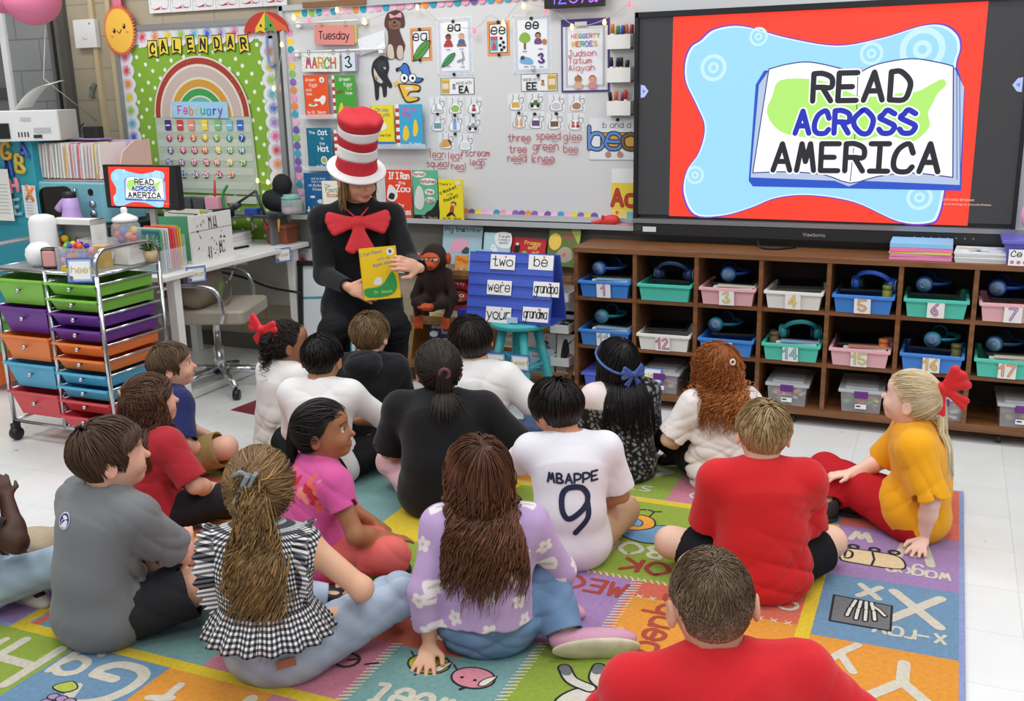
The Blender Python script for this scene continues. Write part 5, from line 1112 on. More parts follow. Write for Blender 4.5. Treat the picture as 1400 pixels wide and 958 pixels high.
def slide(fl, G, sc, side):
    """the picture on the screen: G maps drawing units to the panel"""
    A = lambda L: [G(*p) for p in L]
    fl.poly(A([(157, 58), (1275, 2), (1200, 800), (142, 765)]), em('#f8412c'))
    blob = [(195, 220), (215, 165), (250, 140), (300, 100), (400, 88), (560, 130), (740, 158), (900, 130), (1040, 88), (1120, 85), (1170, 120), (1180, 170), (1165, 240), (1180, 420), (1150, 520), (1130, 640), (1105, 760), (1070, 795), (960, 790), (800, 720), (640, 695), (520, 705), (430, 740), (330, 768), (230, 765), (190, 690), (200, 610), (245, 540), (265, 450), (235, 370), (198, 290)]
    fl.poly(smoothp(A(blob), 5, True), em('#7a3fc0')); cx = sum(p[0] for p in A(blob))/len(blob); cz = sum(p[1] for p in A(blob))/len(blob)
    fl.poly([(cx+(p[0]-cx)*.988, cz+(p[1]-cz)*.985) for p in smoothp(A(blob), 5, True)], em('#dff4ff')); fl.poly([(cx+(p[0]-cx)*.972, cz+(p[1]-cz)*.968) for p in smoothp(A(blob), 5, True)], em('#9fdcf8'))
    for (x, y, r) in ((1040, 175, 75), (1030, 700, 45), (300, 240, 50), (235, 620, 35), (860, 190, 40), (460, 130, 34)):
        q = G(x, y); s_ = r*sc; fl.ring(q[0], q[1], s_*.72, s_, em('#c8effc'), 20); fl.ring(q[0], q[1], s_*.2, s_*.42, em('#c8effc'), 14)
    fl.poly(A([(425, 640), (450, 300), (480, 250), (1165, 240), (1190, 320), (1178, 675), (800, 668), (440, 660)]), em('#2a55c8'))
    fl.poly(A([(432, 628), (462, 300), (500, 245)]+[(1150, 235), (1188, 310), (1172, 655), (830, 640), (780, 660), (730, 640)]), em('#b8c8e4'))
    L_ = A(smoothp([(497, 245), (560, 228), (640, 220), (740, 240), (810, 262)], 4)); R_ = A(smoothp([(810, 262), (880, 228), (1000, 208), (1100, 222), (1150, 235)], 4))
    top_ = L_+R_[1:]; bot = A([(1148, 628), (1000, 612), (880, 625), (785, 648), (690, 618), (560, 608), (440, 612)])
    fl.poly(top_+smoothp(bot, 3), em('#fbfeff')); fl.line(top_, 4*sc, em('#243a80')); fl.line(smoothp(bot, 3), 4*sc, em('#243a80')); fl.line([bot[-1], top_[0]], 4*sc, em('#243a80')); fl.line([top_[-1], bot[0]], 4*sc, em('#243a80'))
    for d in (12, 22): fl.line(A([(1150+d, 245+d), (1148+d*1.2, 628+d*.6)]), 2.5*sc, em('#3a58a8'))
    mp = [(535, 285), (640, 280), (730, 300), (810, 340), (900, 340), (960, 330), (1020, 325), (1070, 300), (1110, 280), (1125, 300), (1095, 330), (1080, 360), (1060, 400), (1065, 450), (1010, 500), (960, 490), (900, 480), (820, 500), (740, 500), (660, 490), (560, 475), (510, 440), (490, 390), (510, 340)]
    fl.poly(smoothp(A(mp), 3, True), em('#b4ee74')); fl.line(A([(812, 268), (808, 400), (800, 500), (785, 640)]), 3*sc, em('#384a60'))
    for t, x0_, x1_, yb, hh, cc in (('READ', 652, 996, 358, 98, '#23242c'), ('ACROSS', 590, 1015, 472, 80, '#2230b8'), ('AMERICA', 512, 1100, 602, 96, '#23242c')):
        st, tw = strokes(t, 1.); a = G(x0_, yb); b = G(x1_, yb-(3 if t != 'READ' else 0)); S_ = (b[0]-a[0])/tw; hz = G((x0_+x1_)/2, yb-hh)[1]-G((x0_+x1_)/2, yb)[1]
        for cc2, ww in (('#fdfeff', 30), (cc, 19.5)):
            y = fl.lay()
            for P in st: fl.line([(a[0]+p[0]*S_, a[1]+p[1]*hz) for p in P], ww*sc, em(cc2), y)
    fl.text('Activate Windows', *G(1165, 710), 8*sc, em('#e8b0a8'), 1.4*sc); fl.text('Go to Settings to activate Windows.', *G(1200, 726), 5.5*sc, em('#e0b8b0'), 1.*sc)
f = Flat(.029, .0004); cx0 = c3(40, 60); 
f.rect(0, .045, w-.036, h-.115, em('#38383a'))
for px, py, s in ((36, 324, 1), (1396, 300, -1)):
    a = at_y(*c3(px, py), YT); q = (a[0]-tcx, a[2]-tcz); f.poly([(q[0], q[1]-.032), (q[0]+s*.02, q[1]-.028), (q[0]+s*.04, q[1]), (q[0]+s*.02, q[1]+.028), (q[0], q[1]+.032)], em('#b4c2f4')); f.poly([(q[0]+s*.01, q[1]-.01), (q[0]+s*.026, q[1]), (q[0]+s*.01, q[1]+.01)], em('#6a80d0'))
def GT(x, y): a = at_y(*c3(x, y), YT+.028); return (a[0]-tcx, a[2]-tcz)
slide(f, GT, (GT(1200, 400)[0]-GT(200, 400)[0])/1000, 1); f.build('screen_panel', tv)
m = MB()
for x in (-.5, .5): m.box((x, .09, 0), (.06, .04, .7), M('#3a3b3e', .4, .5))
m.build('wall_bracket', tv)
a = at_y(1035, 320, 5.12); tag(MB().tube(smoothp([(a[0], 5.1, .87), (a[0]+.04, 5.0, .835), (a[0]+.12, 4.98, .832), (a[0]+.2, 5.06, .832)], 5), .006, M('#141416', .5), 8).build('power_cable', None), 'black cable drooping from the wall screen onto the wooden cubby', 'cable')

# ------------------------------------------------------------------ cubby shelf on casters
CXS = [-1.731+.3115*k for k in range(9)]; CY0, CY1 = 4.815, 5.12; WD = wood('#8d5c38', '#65401f', .42, (1, 10, 10)); WDk = wood('#5a3620', '#3b2113', .5, (1, 10, 10))
cub = thing('cubby_shelf', 'long low wooden cubby shelf on black casters under the screen', 'shelf', ((CXS[0]+CXS[-1])/2, CY0, 0))
ox = (CXS[0]+CXS[-1])/2; L = CXS[-1]-CXS[0]; dm = (CY1-CY0)
MB().box((0, dm/2+.0, .812), (L+.03, dm+.01, .026), WD, bev=.004).build('top_board', cub)
MB().box((0, dm/2, .072), (L+.02, dm, .035), WD).build('bottom_board', cub)
MB().box((0, dm-.005, .44), (L, .01, .73), M('#2a1a11', .7)).build('back_panel', cub)
for z in (.562, .308): MB().box((0, dm/2, z), (L, dm-.01, .02), WD).build('shelf_board', cub)
for x in CXS: MB().box((x-ox, dm/2, .445), (.02, dm-.004, .72), WD).build('divider', cub)
for x in (-1.55, -.62, .29, .7):
    for y in (.05, dm-.05):
        m = MB(); m.lathe([(.02, -.011), (.026, -.009), (.026, .009), (.02, .011)], M('#19191a', .5), (0, 0, .027), 16, 'x'); m.box((0, .01, .048), (.03, .03, .012), M('#8d8f92', .35, .8)); m.build('caster', cub, (x-ox, y, 0))
# bins, tablets, headphones
BLU, MNT, PNK, WHT = '#3f86d6', '#52c8b2', '#e8b2b8', '#ece9e2'; CN = {BLU: 'blue', MNT: 'mint green', PNK: 'pink', WHT: 'white'}
def make_bin(col, num, ncol, x, z, row, w=.272):
    word = 'unnumbered ' if num is None else ''; where = ('upper' if row == 0 else 'middle')
    t = thing('storage_bin', '%s%s plastic bin %sin the %s cubby row' % (word, CN[col], '' if num is None else 'with the card %s ' % num, where), 'bin', (x, CY0-.012, z), rnd.uniform(-.03, .03), 'plastic bins in the cubbies')
    m = MB(); mt = M(col, .35); d = .285; hh = .085; t_ = .005
    def wall(pts): m.prism(pts, 0, 0, mt)
    wb_, wt = w*.86/2, w*.95/2; db, dt = .012, 0
    V = [(-wb_, db, 0), (wb_, db, 0), (wb_, d-db, 0), (-wb_, d-db, 0), (-wt, dt, hh), (wt, dt, hh), (wt, d, hh), (-wt, d, hh)]
    iv = [(p[0]*.965, d/2+(p[1]-d/2)*.965, p[2]+(.006 if p[2] == 0 else 0)) for p in V]
    F_ = [(3, 2, 1, 0)]+[(i, (i+1) % 4, (i+1) % 4+4, i+4) for i in range(4)]
    m.add(V, F_, mt); m.add(iv, [tuple(reversed(q)) for q in F_], mt); m.build('bin_body', t)
    m = MB(); rw = w/2
    for (a, b) in (((0, -.006, hh-.006), (w, .016, .014)), ((0, d+.004, hh-.006), (w, .016, .014)), ((-rw+.006, d/2, hh-.006), (.014, d, .014)), ((rw-.006, d/2, hh-.006), (.014, d, .014))): m.box(a, b, mt, bev=.004)
    m.build('bin_rim', t)
    if num is not None:
        f = Flat(-.0015); f.box((0, 0, 0), (.072, .002, .078), paper('#efeeea')); f.text(num, 0, -.026, .052, M(ncol, .6), .0115, wsc=.85); f.text(num, 0, -.026, .052, M('#f4f2ee', .6), .0018, wsc=.85)
        f.build('number_label', t, (0, -.0075, hh/2-.002), (.14, 0, 0))
    return t
def make_tablet(x, z, lab, rz, rx, y=.14):
    t = thing('tablet', lab, 'tablet', (x, CY0+y, z), rz, 'tablets in the bins'); t.rotation_euler = (rx, 0, rz)
    MB().box((0, 0, .006), (.215, .165, .011), M('#202124', .5), bev=.012).build('tablet_case', t); MB().box((0, 0, .0122), (.185, .14, .001), M('#07080a', .15)).build('tablet_glass', t); return t
def make_phones(x, z, col, lab, rz, flat, y=.1, dark='#17243a'):
    t = thing('headphones', lab, 'headphones', (x, CY0+y, z), rz, 'headphones in the bins')
    if flat: t.rotation_euler = (.85, 0, rz); t.location.z -= .02; t.location.y += .03
    else: t.rotation_euler = (Matrix.Rotation(rz, 3, 'Z') @ Matrix(((0, 0, 1), (1, 0, 0), (0, 1, 0)))).to_euler(); t.location.x -= .07; t.location.z += .018; t.location.y += .06
    mt = M(col, .4)
    m = MB(); m.tube([(.078*math.cos(a), 0, .085*math.sin(a)+.05) for a in [PI*i/14 for i in range(15)]], .011, mt, 8, flat=.45); m.build('headband', t)
    for s in (-1, 1):
        m = MB(); m.lathe([(.012, -.016), (.036, -.014), (.038, 0), (.034, .016), (.02, .018)], mt, (s*.08, 0, .035), 18, 'x'); e = m.build('earcup', t)
        q = MB(); q.lathe([(.016, 0), (.024, .003), (.03, 0)], M('#9cc4ea', .4), (s*.098, 0, .035), 18, 'x'); q.build('ear_ring', e)
        MB().lathe([(.018, -.01), (.03, -.008), (.03, .008), (.018, .01)], M(dark, .8), (s*.058, 0, .035), 16, 'x').build('ear_pad', t)
    return t
NC = {'1': '#b060a0', '3': '#c8b850', '4': '#d8b840', '5': '#c8924c', '6': '#a85a8c', '7': '#a86aa0', '11': '#a0a0a4', '12': '#b05878', '13': '#c87890', '14': '#58a0b0', '15': '#c0b448', '16': '#d0a848', '17': '#c8884c'}
def cx(k): return (CXS[k]+CXS[k+1])/2
R0 = [(BLU, '1'), (MNT, None), (PNK, '3'), (WHT, '4'), (BLU, '5'), (MNT, '6'), (PNK, '7'), (WHT, '8')]; R1 = [(BLU, '11'), (WHT, '12'), (BLU, '13'), (MNT, '14'), (PNK, '15'), (BLU, '16'), (MNT, '17'), (WHT, '18')]
PH = ['#2f68b8', '#26406e', '#2a5cc0', None, '#2c5fc4', '#1f4e9c', '#2450a8', None]; PH1 = ['#2f9ab0', None, '#1d7f94', '#1f8a8c', None, '#2497a8', '#1a4a70', None]
for row, (R_, z, P_) in enumerate(((R0, .572, PH), (R1, .318, PH1))):
    for k in range(7):
        col, num = R_[k]; x = cx(k); make_bin(col, num, NC.get(num, '#888888'), x, z+.001, row)
        where = ('the bin with card '+num) if num else 'the unnumbered mint bin'
        make_tablet(x+rnd.uniform(-.015, .015), z+.092, 'black cased tablet lying across '+where, rnd.uniform(-.12, .12), rnd.uniform(.03, .1))
        if P_[k]: make_phones(x+rnd.uniform(-.02, .05), z+.118, P_[k], '%s headphones resting on the tablet in %s' % (('blue' if row == 0 else 'teal'), where), rnd.uniform(-.3, .3), k in (1, 3, 4), .11)
        if (row, k) in ((0, 0), (0, 2), (1, 0), (1, 3), (1, 6), (1, 4)):
            m = MB(); m.box((0, 0, 0), (.19, .2, .012), paper('#e8e6e0')); m.box((.01, -.01, .01), (.18, .19, .006), M(rnd.choice(['#8ab0d0', '#d8d0b8', '#c88a70']), .6), rz=.08); tag(m.build('workbook', None, (x+.02, CY0+.12, z+.08)), 'thin workbook poking out of '+where, 'book', 'workbooks in the bins')
        if (row, k) in ((0, 4), (1, 4), (1, 3), (1, 5)):
            cc = {(0, 4): '#8a9a38', (1, 4): '#c87838', (1, 3): '#6a5a3c', (1, 5): '#6a6a34'}[(row, k)]; t = thing('glue_pot', 'small %s pot at the corner of %s' % ({(0, 4): 'olive green', (1, 4): 'orange', (1, 3): 'brown', (1, 5): 'dark olive'}[(row, k)], where), 'pot', (x+(.1 if (row, k) != (1, 3) else -.09), CY0+.06, z+.03)); MB().lathe([(.02, 0), (.022, .005), (.022, .075), (.018, .08)], M(cc, .5), n=16).build('pot_body', t); MB().lathe([(.023, .078), (.023, .096), (.02, .098)], M(cc, .4), n=16).build('lid', t)
# clear boxes with purple latches on the bottom row
def make_box(x, lab, stuff, seed, latch=True, y=.0):
    t = thing('latch_box', lab, 'box', (x, CY0+y+.005, .0905), rnd.uniform(-.03, .03), 'clear latch boxes'); g = glassy('#e8ecee', .3); w, d, hh = .185, .28, .1
    m = MB(); V = [(-w*.46, .01, 0), (w*.46, .01, 0), (w*.46, d-.01, 0), (-w*.46, d-.01, 0), (-w/2, 0, hh), (w/2, 0, hh), (w/2, d, hh), (-w/2, d, hh)]; m.add(V, [(3, 2, 1, 0)]+[(i, (i+1) % 4, (i+1) % 4+4, i+4) for i in range(4)], g); m.build('box_body', t)
    m = MB(); m.box((0, d/2, hh+.006), (w+.022, d+.02, .014), M('#dfe3e6', .2, alpha=.55), bev=.005); m.box((0, d/2, hh+.016), (w*.8, d*.85, .01), M('#dfe3e6', .2, alpha=.5), bev=.004); m.build('lid', t)
    if latch: m = MB(); m.box((0, -.008, hh-.008), (.062, .012, .034), M('#6a2a80', .35), bev=.005); m.build('latch', t); f = Flat(-.0055); f.box((0, -.003, .032), (.05, .002, .022), paper('#f0f0f0')); f.rect(-.01, .034, .02, .006, M('#222222', .6)); f.build('label_sticker', t)
    r_ = random.Random(seed); m = MB()
    for i in range(46): m.box((r_.uniform(-.068, .068), r_.uniform(.03, d-.03), r_.uniform(.012, .07)), (r_.uniform(.015, .05), r_.uniform(.012, .03), .012), M(r_.choice(stuff), .6), r_.uniform(0, 3), r_.uniform(-.5, .5), bev=.003)
    tag(m.build('craft_pieces', t), kind='stuff'); t.children[-1]['kind'] = 'stuff'
    return t
PK = ['#e89a90', '#f0c0b0', '#e87868', '#78c4b8', '#e8e4e0', '#f0a898']; MX = ['#d85a50', '#e8883c', '#68b070', '#5a90c8', '#e8c848', '#e8a0b0']
make_box(cx(1)-.02, 'clear box of pink pieces with a tag reading clear', ['#e87a70', '#e8a0b8', '#d85a88', '#f0c0c8'], 1)
make_box(cx(3)-.01, 'clear latch box of pink foam pieces behind the blond boy', PK, 2)
make_box(cx(4)+.02, 'clear latch box of mixed bright pieces left of the blonde girl', MX, 3)
make_box(cx(5)+.06, 'clear latch box half hidden behind the blonde girl', ['#e8e4e0', '#d0d4d8'], 4)
make_box(cx(6)+.08, 'clear latch box of colourful strips at the right edge', ['#e06848', '#e8a848', '#7858b0', '#c8b840', '#e8783c'], 5)
t = thing('storage_bin', 'periwinkle blue bin on the lowest shelf beside the headband girl', 'bin', (cx(0), CY0-.01, .0905)); m = MB(); m.box((0, .14, .035), (.2, .26, .07), M('#5a6ad0', .4), taper=1.08); m.build('bin_body', t); m = MB(); m.box((0, .14, .074), (.25, .3, .012), M('#5a6ad0', .4), bev=.005); m.build('bin_rim', t)
# name tags with blue borders
def name_tag(loc, word, lab, rz=0., rx=0., w=.105, h=.085):
    f = Flat(-.001); f.box((0, 0, 0), (w, .002, h), M('#3f5fa8', .6)); n = 14
    f.rect(0, 0, w*.9, h*.88, M('#9db4dc', .6)); f.blob([(w*.42*math.cos(a)*(1+.05*math.cos(6*a))*1.12, h*.4*math.sin(a)*(1+.05*math.cos(6*a))*1.15) for a in [2*PI*i/24 for i in range(24)]], M('#9db4dc', .6), 1); f.rect(0, 0, w*.78, h*.72, M('#f2f3f4', .6)); f.text(word, 0, -h*.1, h*.26, M('#c8b44c', .6), h*.04); f.disc(-w*.34, -h*.3, .009, M('#8a5a50', .6)); f.disc(-w*.34, -h*.42, .008, M('#5a78b8', .6))
    return tag(f.build('name_tag', None, loc, (rx, 0, rz)), lab, 'tag', 'blue bordered word tags')
a = at_y(892, 513, CY0-.004); name_tag(a, 'clear', 'blue bordered tag reading clear on a latch box in the cubby')
# things on top of the cubby
x0 = at_y(1216, 340, 4.9)[0]; z = .8255
for i, (cc, n, th, r) in enumerate((('#ee8fc0', 'lowest pink folder', .016, .0), ('#e58ab8', 'second pink folder', .012, .02), ('#d6d862', 'lime green folder', .01, -.03), ('#f07fb4', 'upper pink folder', .018, .01), ('#8fc4ea', 'pale blue folder on top', .022, 0))):
    m = MB(); m.box((0, 0, th/2), (.262, .2, th-.001), M(cc, .45), bev=.003); o = tag(m.build('plastic_folder', None, (x0+.135, 4.93, z), (0, 0, r)), n+' of the stack on the cubby', 'folder', 'stacked folders on the cubby'); z += th
x0 = at_y(1302, 350, 4.92)[0]; z = .8255
for i in range(5):
    th = .009; m = MB(); m.box((0, 0, th/2), (.26, .2, th-.001), paper(['#d8d8d6', '#c8c8c8', '#eeeeec', '#d0d2d4', '#e6e8ea'][i])); 
    if i == 4: f = Flat(); [m.box((rnd.uniform(-.09, .09), rnd.uniform(-.07, .07), th), (.05, .04, .001), M(c_, .6), rnd.uniform(0, 3)) for c_ in ('#d8b0a0', '#a8c8d8', '#d8d0a0', '#b8c8b0', '#c8a8b8', '#98b8d0')]
    tag(m.build('booklet', None, (x0+.14, 4.93, z), (0, 0, rnd.uniform(-.06, .06))), ['lowest', 'second lowest', 'middle', 'second highest', 'topmost'][i]+' booklet of the paper stack beside the folders', 'booklet', 'booklet stack on the cubby'); z += th
t = thing('caddy', 'purple blue caddy at the right end of the cubby top', 'caddy', (at_y(1400, 345, 4.92)[0]+.03, 4.93, .8255)); m = MB(); m.box((0, 0, .05), (.2, .22, .1), M('#5a58b8', .4), taper=1.1); m.box((0, 0, .1), (.25, .26, .014), M('#6a66c4', .4), bev=.005); m.build('caddy_body', t)
f = Flat(-.001); f.box((0, 0, 0), (.09, .002, .07), paper('#f2f2f2')); f.text('Ce', -.015, .005, .025, M(BK, .6), .004); [f.disc(-.03+i*.025, -.02, .008, M('#c87890', .6)) for i in range(3)]; f.build('caddy_label', t, (-.05, -.125, .035))
m = MB(); m.ball((0, 0, .15), (.06, .04, .07), M('#e8a8c8', .7)); m.ball((.01, -.03, .14), (.04, .02, .05), M('#f0eef0', .7)); tag(m.build('plush_toy', None, (t.location[0]-.0, 4.94, .88)), 'pink and white soft toy in the purple caddy', 'toy')

# ------------------------------------------------------------------ book rack under the whiteboard
RK = wood('#a87c48', '#845c32', .45, (12, 1, 1))
rx0, rx1 = -2.78, -1.8; t = thing('book_rack', 'tall wooden tiered book rack under the whiteboard', 'book rack', ((rx0+rx1)/2, 5.0, 0)); W = rx1-rx0
for s in (-1, 1): MB().prism([(-.14, 0), (.16, 0), (.16, .66), (.1, .68)], -.01, .01, RK).xf(Matrix.Rotation(PI/2, 4, 'Z')).build('side_panel', t, (s*W/2, 0, 0))
for z, y in ((.12, -.1), (.36, -.03), (.62, .03)):
    MB().box((0, y, z-.02), (W-.02, .1, .015), RK).build('tier_shelf', t); MB().box((0, y-.05, z+.005), (W-.02, .012, .03), RK).build('front_lip', t)
MB().box((0, .13, .3), (W-.02, .012, .56), RK).build('back_panel', t)
def rbook(label, px0, py0, px1, py1, y, cover, draw, zb=None, rx=-.22, ry=0.):
    a = at_y(px0, py0, y); b = at_y(px1, py1, y); return book(label, ((a[0]+b[0])/2, y, b[2]), b[0]-a[0], (a[2]-b[2])/math.cos(rx), .008, cover, draw, rx=rx, ry=ry, group='picture books on the rack')
def k2(x, y): return (560+x/3.99, 300+y/3.99)
def rb(label, x0, y0, x1, y1, y, cover, draw, **k): return rbook(label, *k2(x0, y0), *k2(x1, y1), y, cover, draw, **k)
def d1(f): f.T('Pig the', .3, .84, .1, '#26343c', wt=.2, mw=.5); f.T('Stinker', .74, .84, .09, '#26343c', mw=.45); f.B([(.2, .35), (.3, .62), (.6, .66), (.68, .4), (.4, .3)], '#e8a8c0'); f.B([(.5, .3), (.6, .45), (.7, .4), (.66, .28)], '#3a4a50')
def d2(f): f.B([(.45, .98), (.99, .98), (.99, .55), (.5, .6)], '#f2f4f2'); [f.T(t_, .76, z_, .07, '#2a3a48', mw=.42) for t_, z_ in (('If you give', .86), ('a dog a', .76), ('donut', .66))]; f.B([(.25, .3), (.3, .6), (.42, .62), (.55, .4), (.4, .25)], '#f0f2f2'); f.E(.36, .52, .02, .012, '#222222')
def d3(f): f.T('Froggy', .62, .78, .12, '#f0d060', wt=.2, mw=.6); f.T('eats', .62, .62, .1, '#f0d060', wt=.2); f.T('out', .72, .47, .1, '#f0d060', wt=.2); f.B([(.08, .5), (.15, .8), (.25, .7), (.22, .45)], '#1c1a20'); f.E(.17, .76, .05, .05, '#e8e0d8'); f.E(.4, .45, .08, .1, '#88b868')
def d4(f): f.E(.22, .62, .2, .22, '#f0c850'); f.B([(.3, .3), (.5, .5), (.75, .45), (.8, .2), (.5, .1)], '#b0a090'); f.B([(.42, .75), (.6, .95), (.8, .85), (.85, .7), (.6, .68)], '#8a5c38'); f.E(.55, .3, .06, .05, '#d86848'); f.B([(.7, .98), (.98, .98), (.98, .6), (.85, .75)], '#a8b848')
def d5(f): f.T('Monkey', .5, .84, .11, '#f2ece4', wt=.18, mw=.75); f.E(.55, .4, .4, .3, '#241a18'); f.E(.55, .42, .27, .2, '#b84030'); f.E(.45, .45, .07, .06, '#f4f0ea'); f.E(.64, .45, .07, .06, '#f4f0ea'); f.E(.45, .45, .03, .03, '#1a1414'); f.E(.64, .45, .03, .03, '#1a1414'); f.E(.55, .3, .12, .05, '#d88040')
def d6(f): f.T('Giraffes', .35, .86, .09, '#e8ecf0', mw=.7); f.T("Can't", .22, .72, .05, '#e8ecf0'); f.T('Dance', .6, .7, .1, '#e8ecf0', mw=.6); f.E(.16, .66, .13, .1, '#d8e0e8'); f.E(.6, .3, .35, .26, '#a8b4c0'); [f.E(rnd.random(), rnd.random(), .008, .006, '#f0f0f0') for i in range(20)]
def d7(f): f.T('Bon', .4, .85, .1, '#e86850', mw=.6); f.T('a pig a', .75, .5, .1, '#5a4a40', mw=.5); f.T('pancake', .75, .36, .1, '#5a4a40', mw=.5); f.B([(.05, .3), (.15, .7), (.35, .75), (.45, .4)], '#e8c060')
def d8(f): f.T('Curious', .5, .75, .16, '#c83c34', mw=.8, rot=-.3); f.B([(.1, .1), (.3, .5), (.7, .5), (.9, .1)], '#4878b8'); f.E(.5, .5, .2, .14, '#e0a870')
def d9(f): f.T('Her', .2, .5, .14, '#d85888'); f.B([(.1, .1), (.4, .3), (.8, .2), (.9, .05)], '#88c0a8')
def d10(f): f.T('All You', .5, .75, .12, '#e8ecf0', mw=.8); f.T('Need', .5, .5, .18, '#e8ecf0', mw=.9); f.E(.3, .25, .1, .07, '#d87858')
def d11(f): f.T('Parker', .45, .82, .11, '#c84858', mw=.8); f.T('looks up', .5, .66, .11, '#c84858', mw=.8); f.E(.55, .42, .2, .14, '#3a2420'); f.E(.58, .38, .12, .1, '#9a6848'); f.B([(.4, .05), (.5, .3), (.75, .28), (.8, .05)], '#d86a98')
def d12(f): f.T('Dream', .4, .6, .2, '#8a7a40', mw=.8); f.B([(.1, .2), (.5, .35), (.9, .2), (.6, .1)], '#c8b880')
def d13(f): f.B([(.2, .3), (.3, .8), (.5, .85), (.6, .5)], '#2a2c30'); f.B([(.5, .1), (.6, .5), (.8, .45), (.85, .1)], '#c8483c'); [f.r(.52, .12+.07*i, .82, .15+.07*i, '#f0eee8') for i in range(4)]; f.B([(.2, .6), (.5, .7), (.9, .95), (.6, .8)], '#1c1c20', 3)
def d14(f): f.T('Ocean', .4, .75, .12, '#e8f0f4', mw=.7); f.B([(.2, .3), (.5, .5), (.8, .3), (.5, .2)], '#2a6a9a'); f.E(.7, .6, .1, .1, '#f0e0a0')
rb('pale blue picture book with dark title at the top of the rack', 168, 35, 390, 250, 5.12, '#a9c8d2', d1); rb('pale blue picture book with a white dog on the rack', 395, 75, 545, 250, 5.1, '#b4d4dc', d2)
rb('red picture book with yellow title above the blue pocket chart', 545, 103, 735, 260, 5.12, '#c43038', d3, ry=.04); rb('green picture book with a yellow hatted animal on the rack', 742, 48, 915, 260, 5.1, '#5f7a38', d4, ry=.05)
rb('orange picture book behind the monkey plush', 240, 200, 318, 330, 5.06, '#e8a038', d8); rb('light blue picture book beside the blue pocket chart', 312, 165, 440, 330, 5.06, '#9cd0de', d9); rb('red picture book with an ape face behind the monkey plush', 150, 330, 356, 490, 5.0, '#c22c34', d5); rb('cream picture book of a pig and pancake below the plush', 105, 490, 300, 575, 4.99, '#eadfc4', d7)
rb('navy picture book with white hand lettered title low on the rack', 98, 570, 280, 745, 4.94, '#1c2a44', d6, rx=-.14); rb('black picture book with white lettering beside the pocket chart', 775, 540, 912, 640, 4.98, '#24262c', d10, rx=-.14); rb('white picture book about looking up behind the stool', 645, 605, 800, 720, 4.96, '#ece8e4', d11, rx=-.1); rb('cream picture book seen between the stool legs', 480, 600, 595, 700, 4.96, '#d8d4c8', d12, rx=-.1)
rb('white picture book with striped socks right of the stool', 800, 625, 915, 850, 4.93, '#e6e4e0', d13, rx=-.1); rb('blue picture book behind the word tag on the stool', 440, 715, 620, 830, 4.93, '#3f9ac8', d14, rx=-.1); rb('pale blue picture book of a girl in pink behind the stool', 640, 700, 790, 850, 4.92, '#a8ccd8', d11, rx=-.1)
m = MB(); m.box((0, 0, .03), (.08, .07, .06), M('#2a3ab0', .5)); tag(m.build('blue_box', None, (at_y(638, 430, 4.9)[0], 4.9, at_y(638, 437, 4.9)[2])), 'small blue box tucked between plush and pocket chart', 'box')
# white trays stacked at the rack end
x = at_y(780, 370, 5.0)[0]
for i, (z, cc, n) in enumerate(((.18, '#d8d8d6', 'lowest'), (.36, '#e8e8e6', 'middle'), (.53, '#f0f0ee', 'topmost'))):
    m = MB(); m.box((0, 0, 0), (.1, .2, .006), M(cc, .4)); m.box((0, -.1, .02), (.1, .006, .045), M(cc, .4)); m.box((-.05, 0, .02), (.005, .2, .045), M(cc, .4)); m.box((.05, 0, .02), (.005, .2, .045), M(cc, .4)); m.box((0, .1, -.02), (.1, .006, .19), M(cc, .4)); tag(m.build('paper_tray', None, (x-.01, 4.95, z)), n+' white paper tray between rack and cubby', 'tray', 'paper trays by the cubby')

# ------------------------------------------------------------------ turquoise stool with the blue pocket chart
sx, sy = -1.965, 4.62; TQ = M('#3aa7ab', .4, var=.1); H0 = .47
t = thing('wooden_stool', 'turquoise painted wooden stool holding the blue pocket chart', 'stool', (sx, sy, 0))
MB().lathe([(.0, H0-.03), (.14, H0-.03), (.155, H0-.02), (.158, H0-.008), (.15, H0), (0, H0)], TQ, n=32).build('seat', t)
lg = []
for a in (45, 135, 225, 315):
    a = math.radians(a-12); p1 = Vector((.085*math.cos(a), .085*math.sin(a), H0-.03)); p0 = Vector((.18*math.cos(a), .18*math.sin(a), 0)); lg.append((p0, p1)); MB().tube([p0, p0.lerp(p1, .5), p1], [.021, .024, .022], TQ, 12).build('leg', t)
for i in range(4):
    for q in ((.3, .55) if i % 2 else (.42, .68)): a, b = lg[i], lg[(i+1) % 4]; MB().tube([a[0].lerp(a[1], q), b[0].lerp(b[1], q)], .012, TQ, 10).build('rung', t)
name_tag((at_y(711, 496, sy-.14)[0], sy-.14, at_y(711, 496, sy-.14)[2]), 'sweet', 'blue bordered tag reading sweet hung on the turquoise stool', 0, .0)
name_tag((at_y(678, 493, sy-.1)[0], sy-.1, at_y(678, 493, sy-.1)[2]), 'sheep', 'partly hidden blue bordered tag at the left of the stool', .1)
t = thing('tabletop_pocket_chart', 'royal blue folding pocket chart standing on the turquoise stool', 'pocket chart', (sx-.03, sy+.0, H0+.001), -.02)
PB = M('#3a52b2', .5); cw, ch = .465, .35
def chart_side(s):
    m = MB(); m.box((0, 0, ch/2), (cw, .006, ch), PB)
    if s < 0:
        for j in range(6): m.box((0, -.005, .03+j*.058), (cw*.99, .004, .036), M('#4660c4', .3)); 
    return m
chart_side(-1).build('front_panel', t, (0, -.085, 0), (-.22, 0, 0)); chart_side(1).build('back_panel', t, (.02, .085, 0), (.22, 0, 0)); MB().box((.01, 0, .004), (cw, .17, .006), PB).build('base_flap', t)
m = MB(); m.box((.035, -.1, .02), (.055, .008, .028), M('#c8d4f0', .3)); m.build('clear_clip', t)
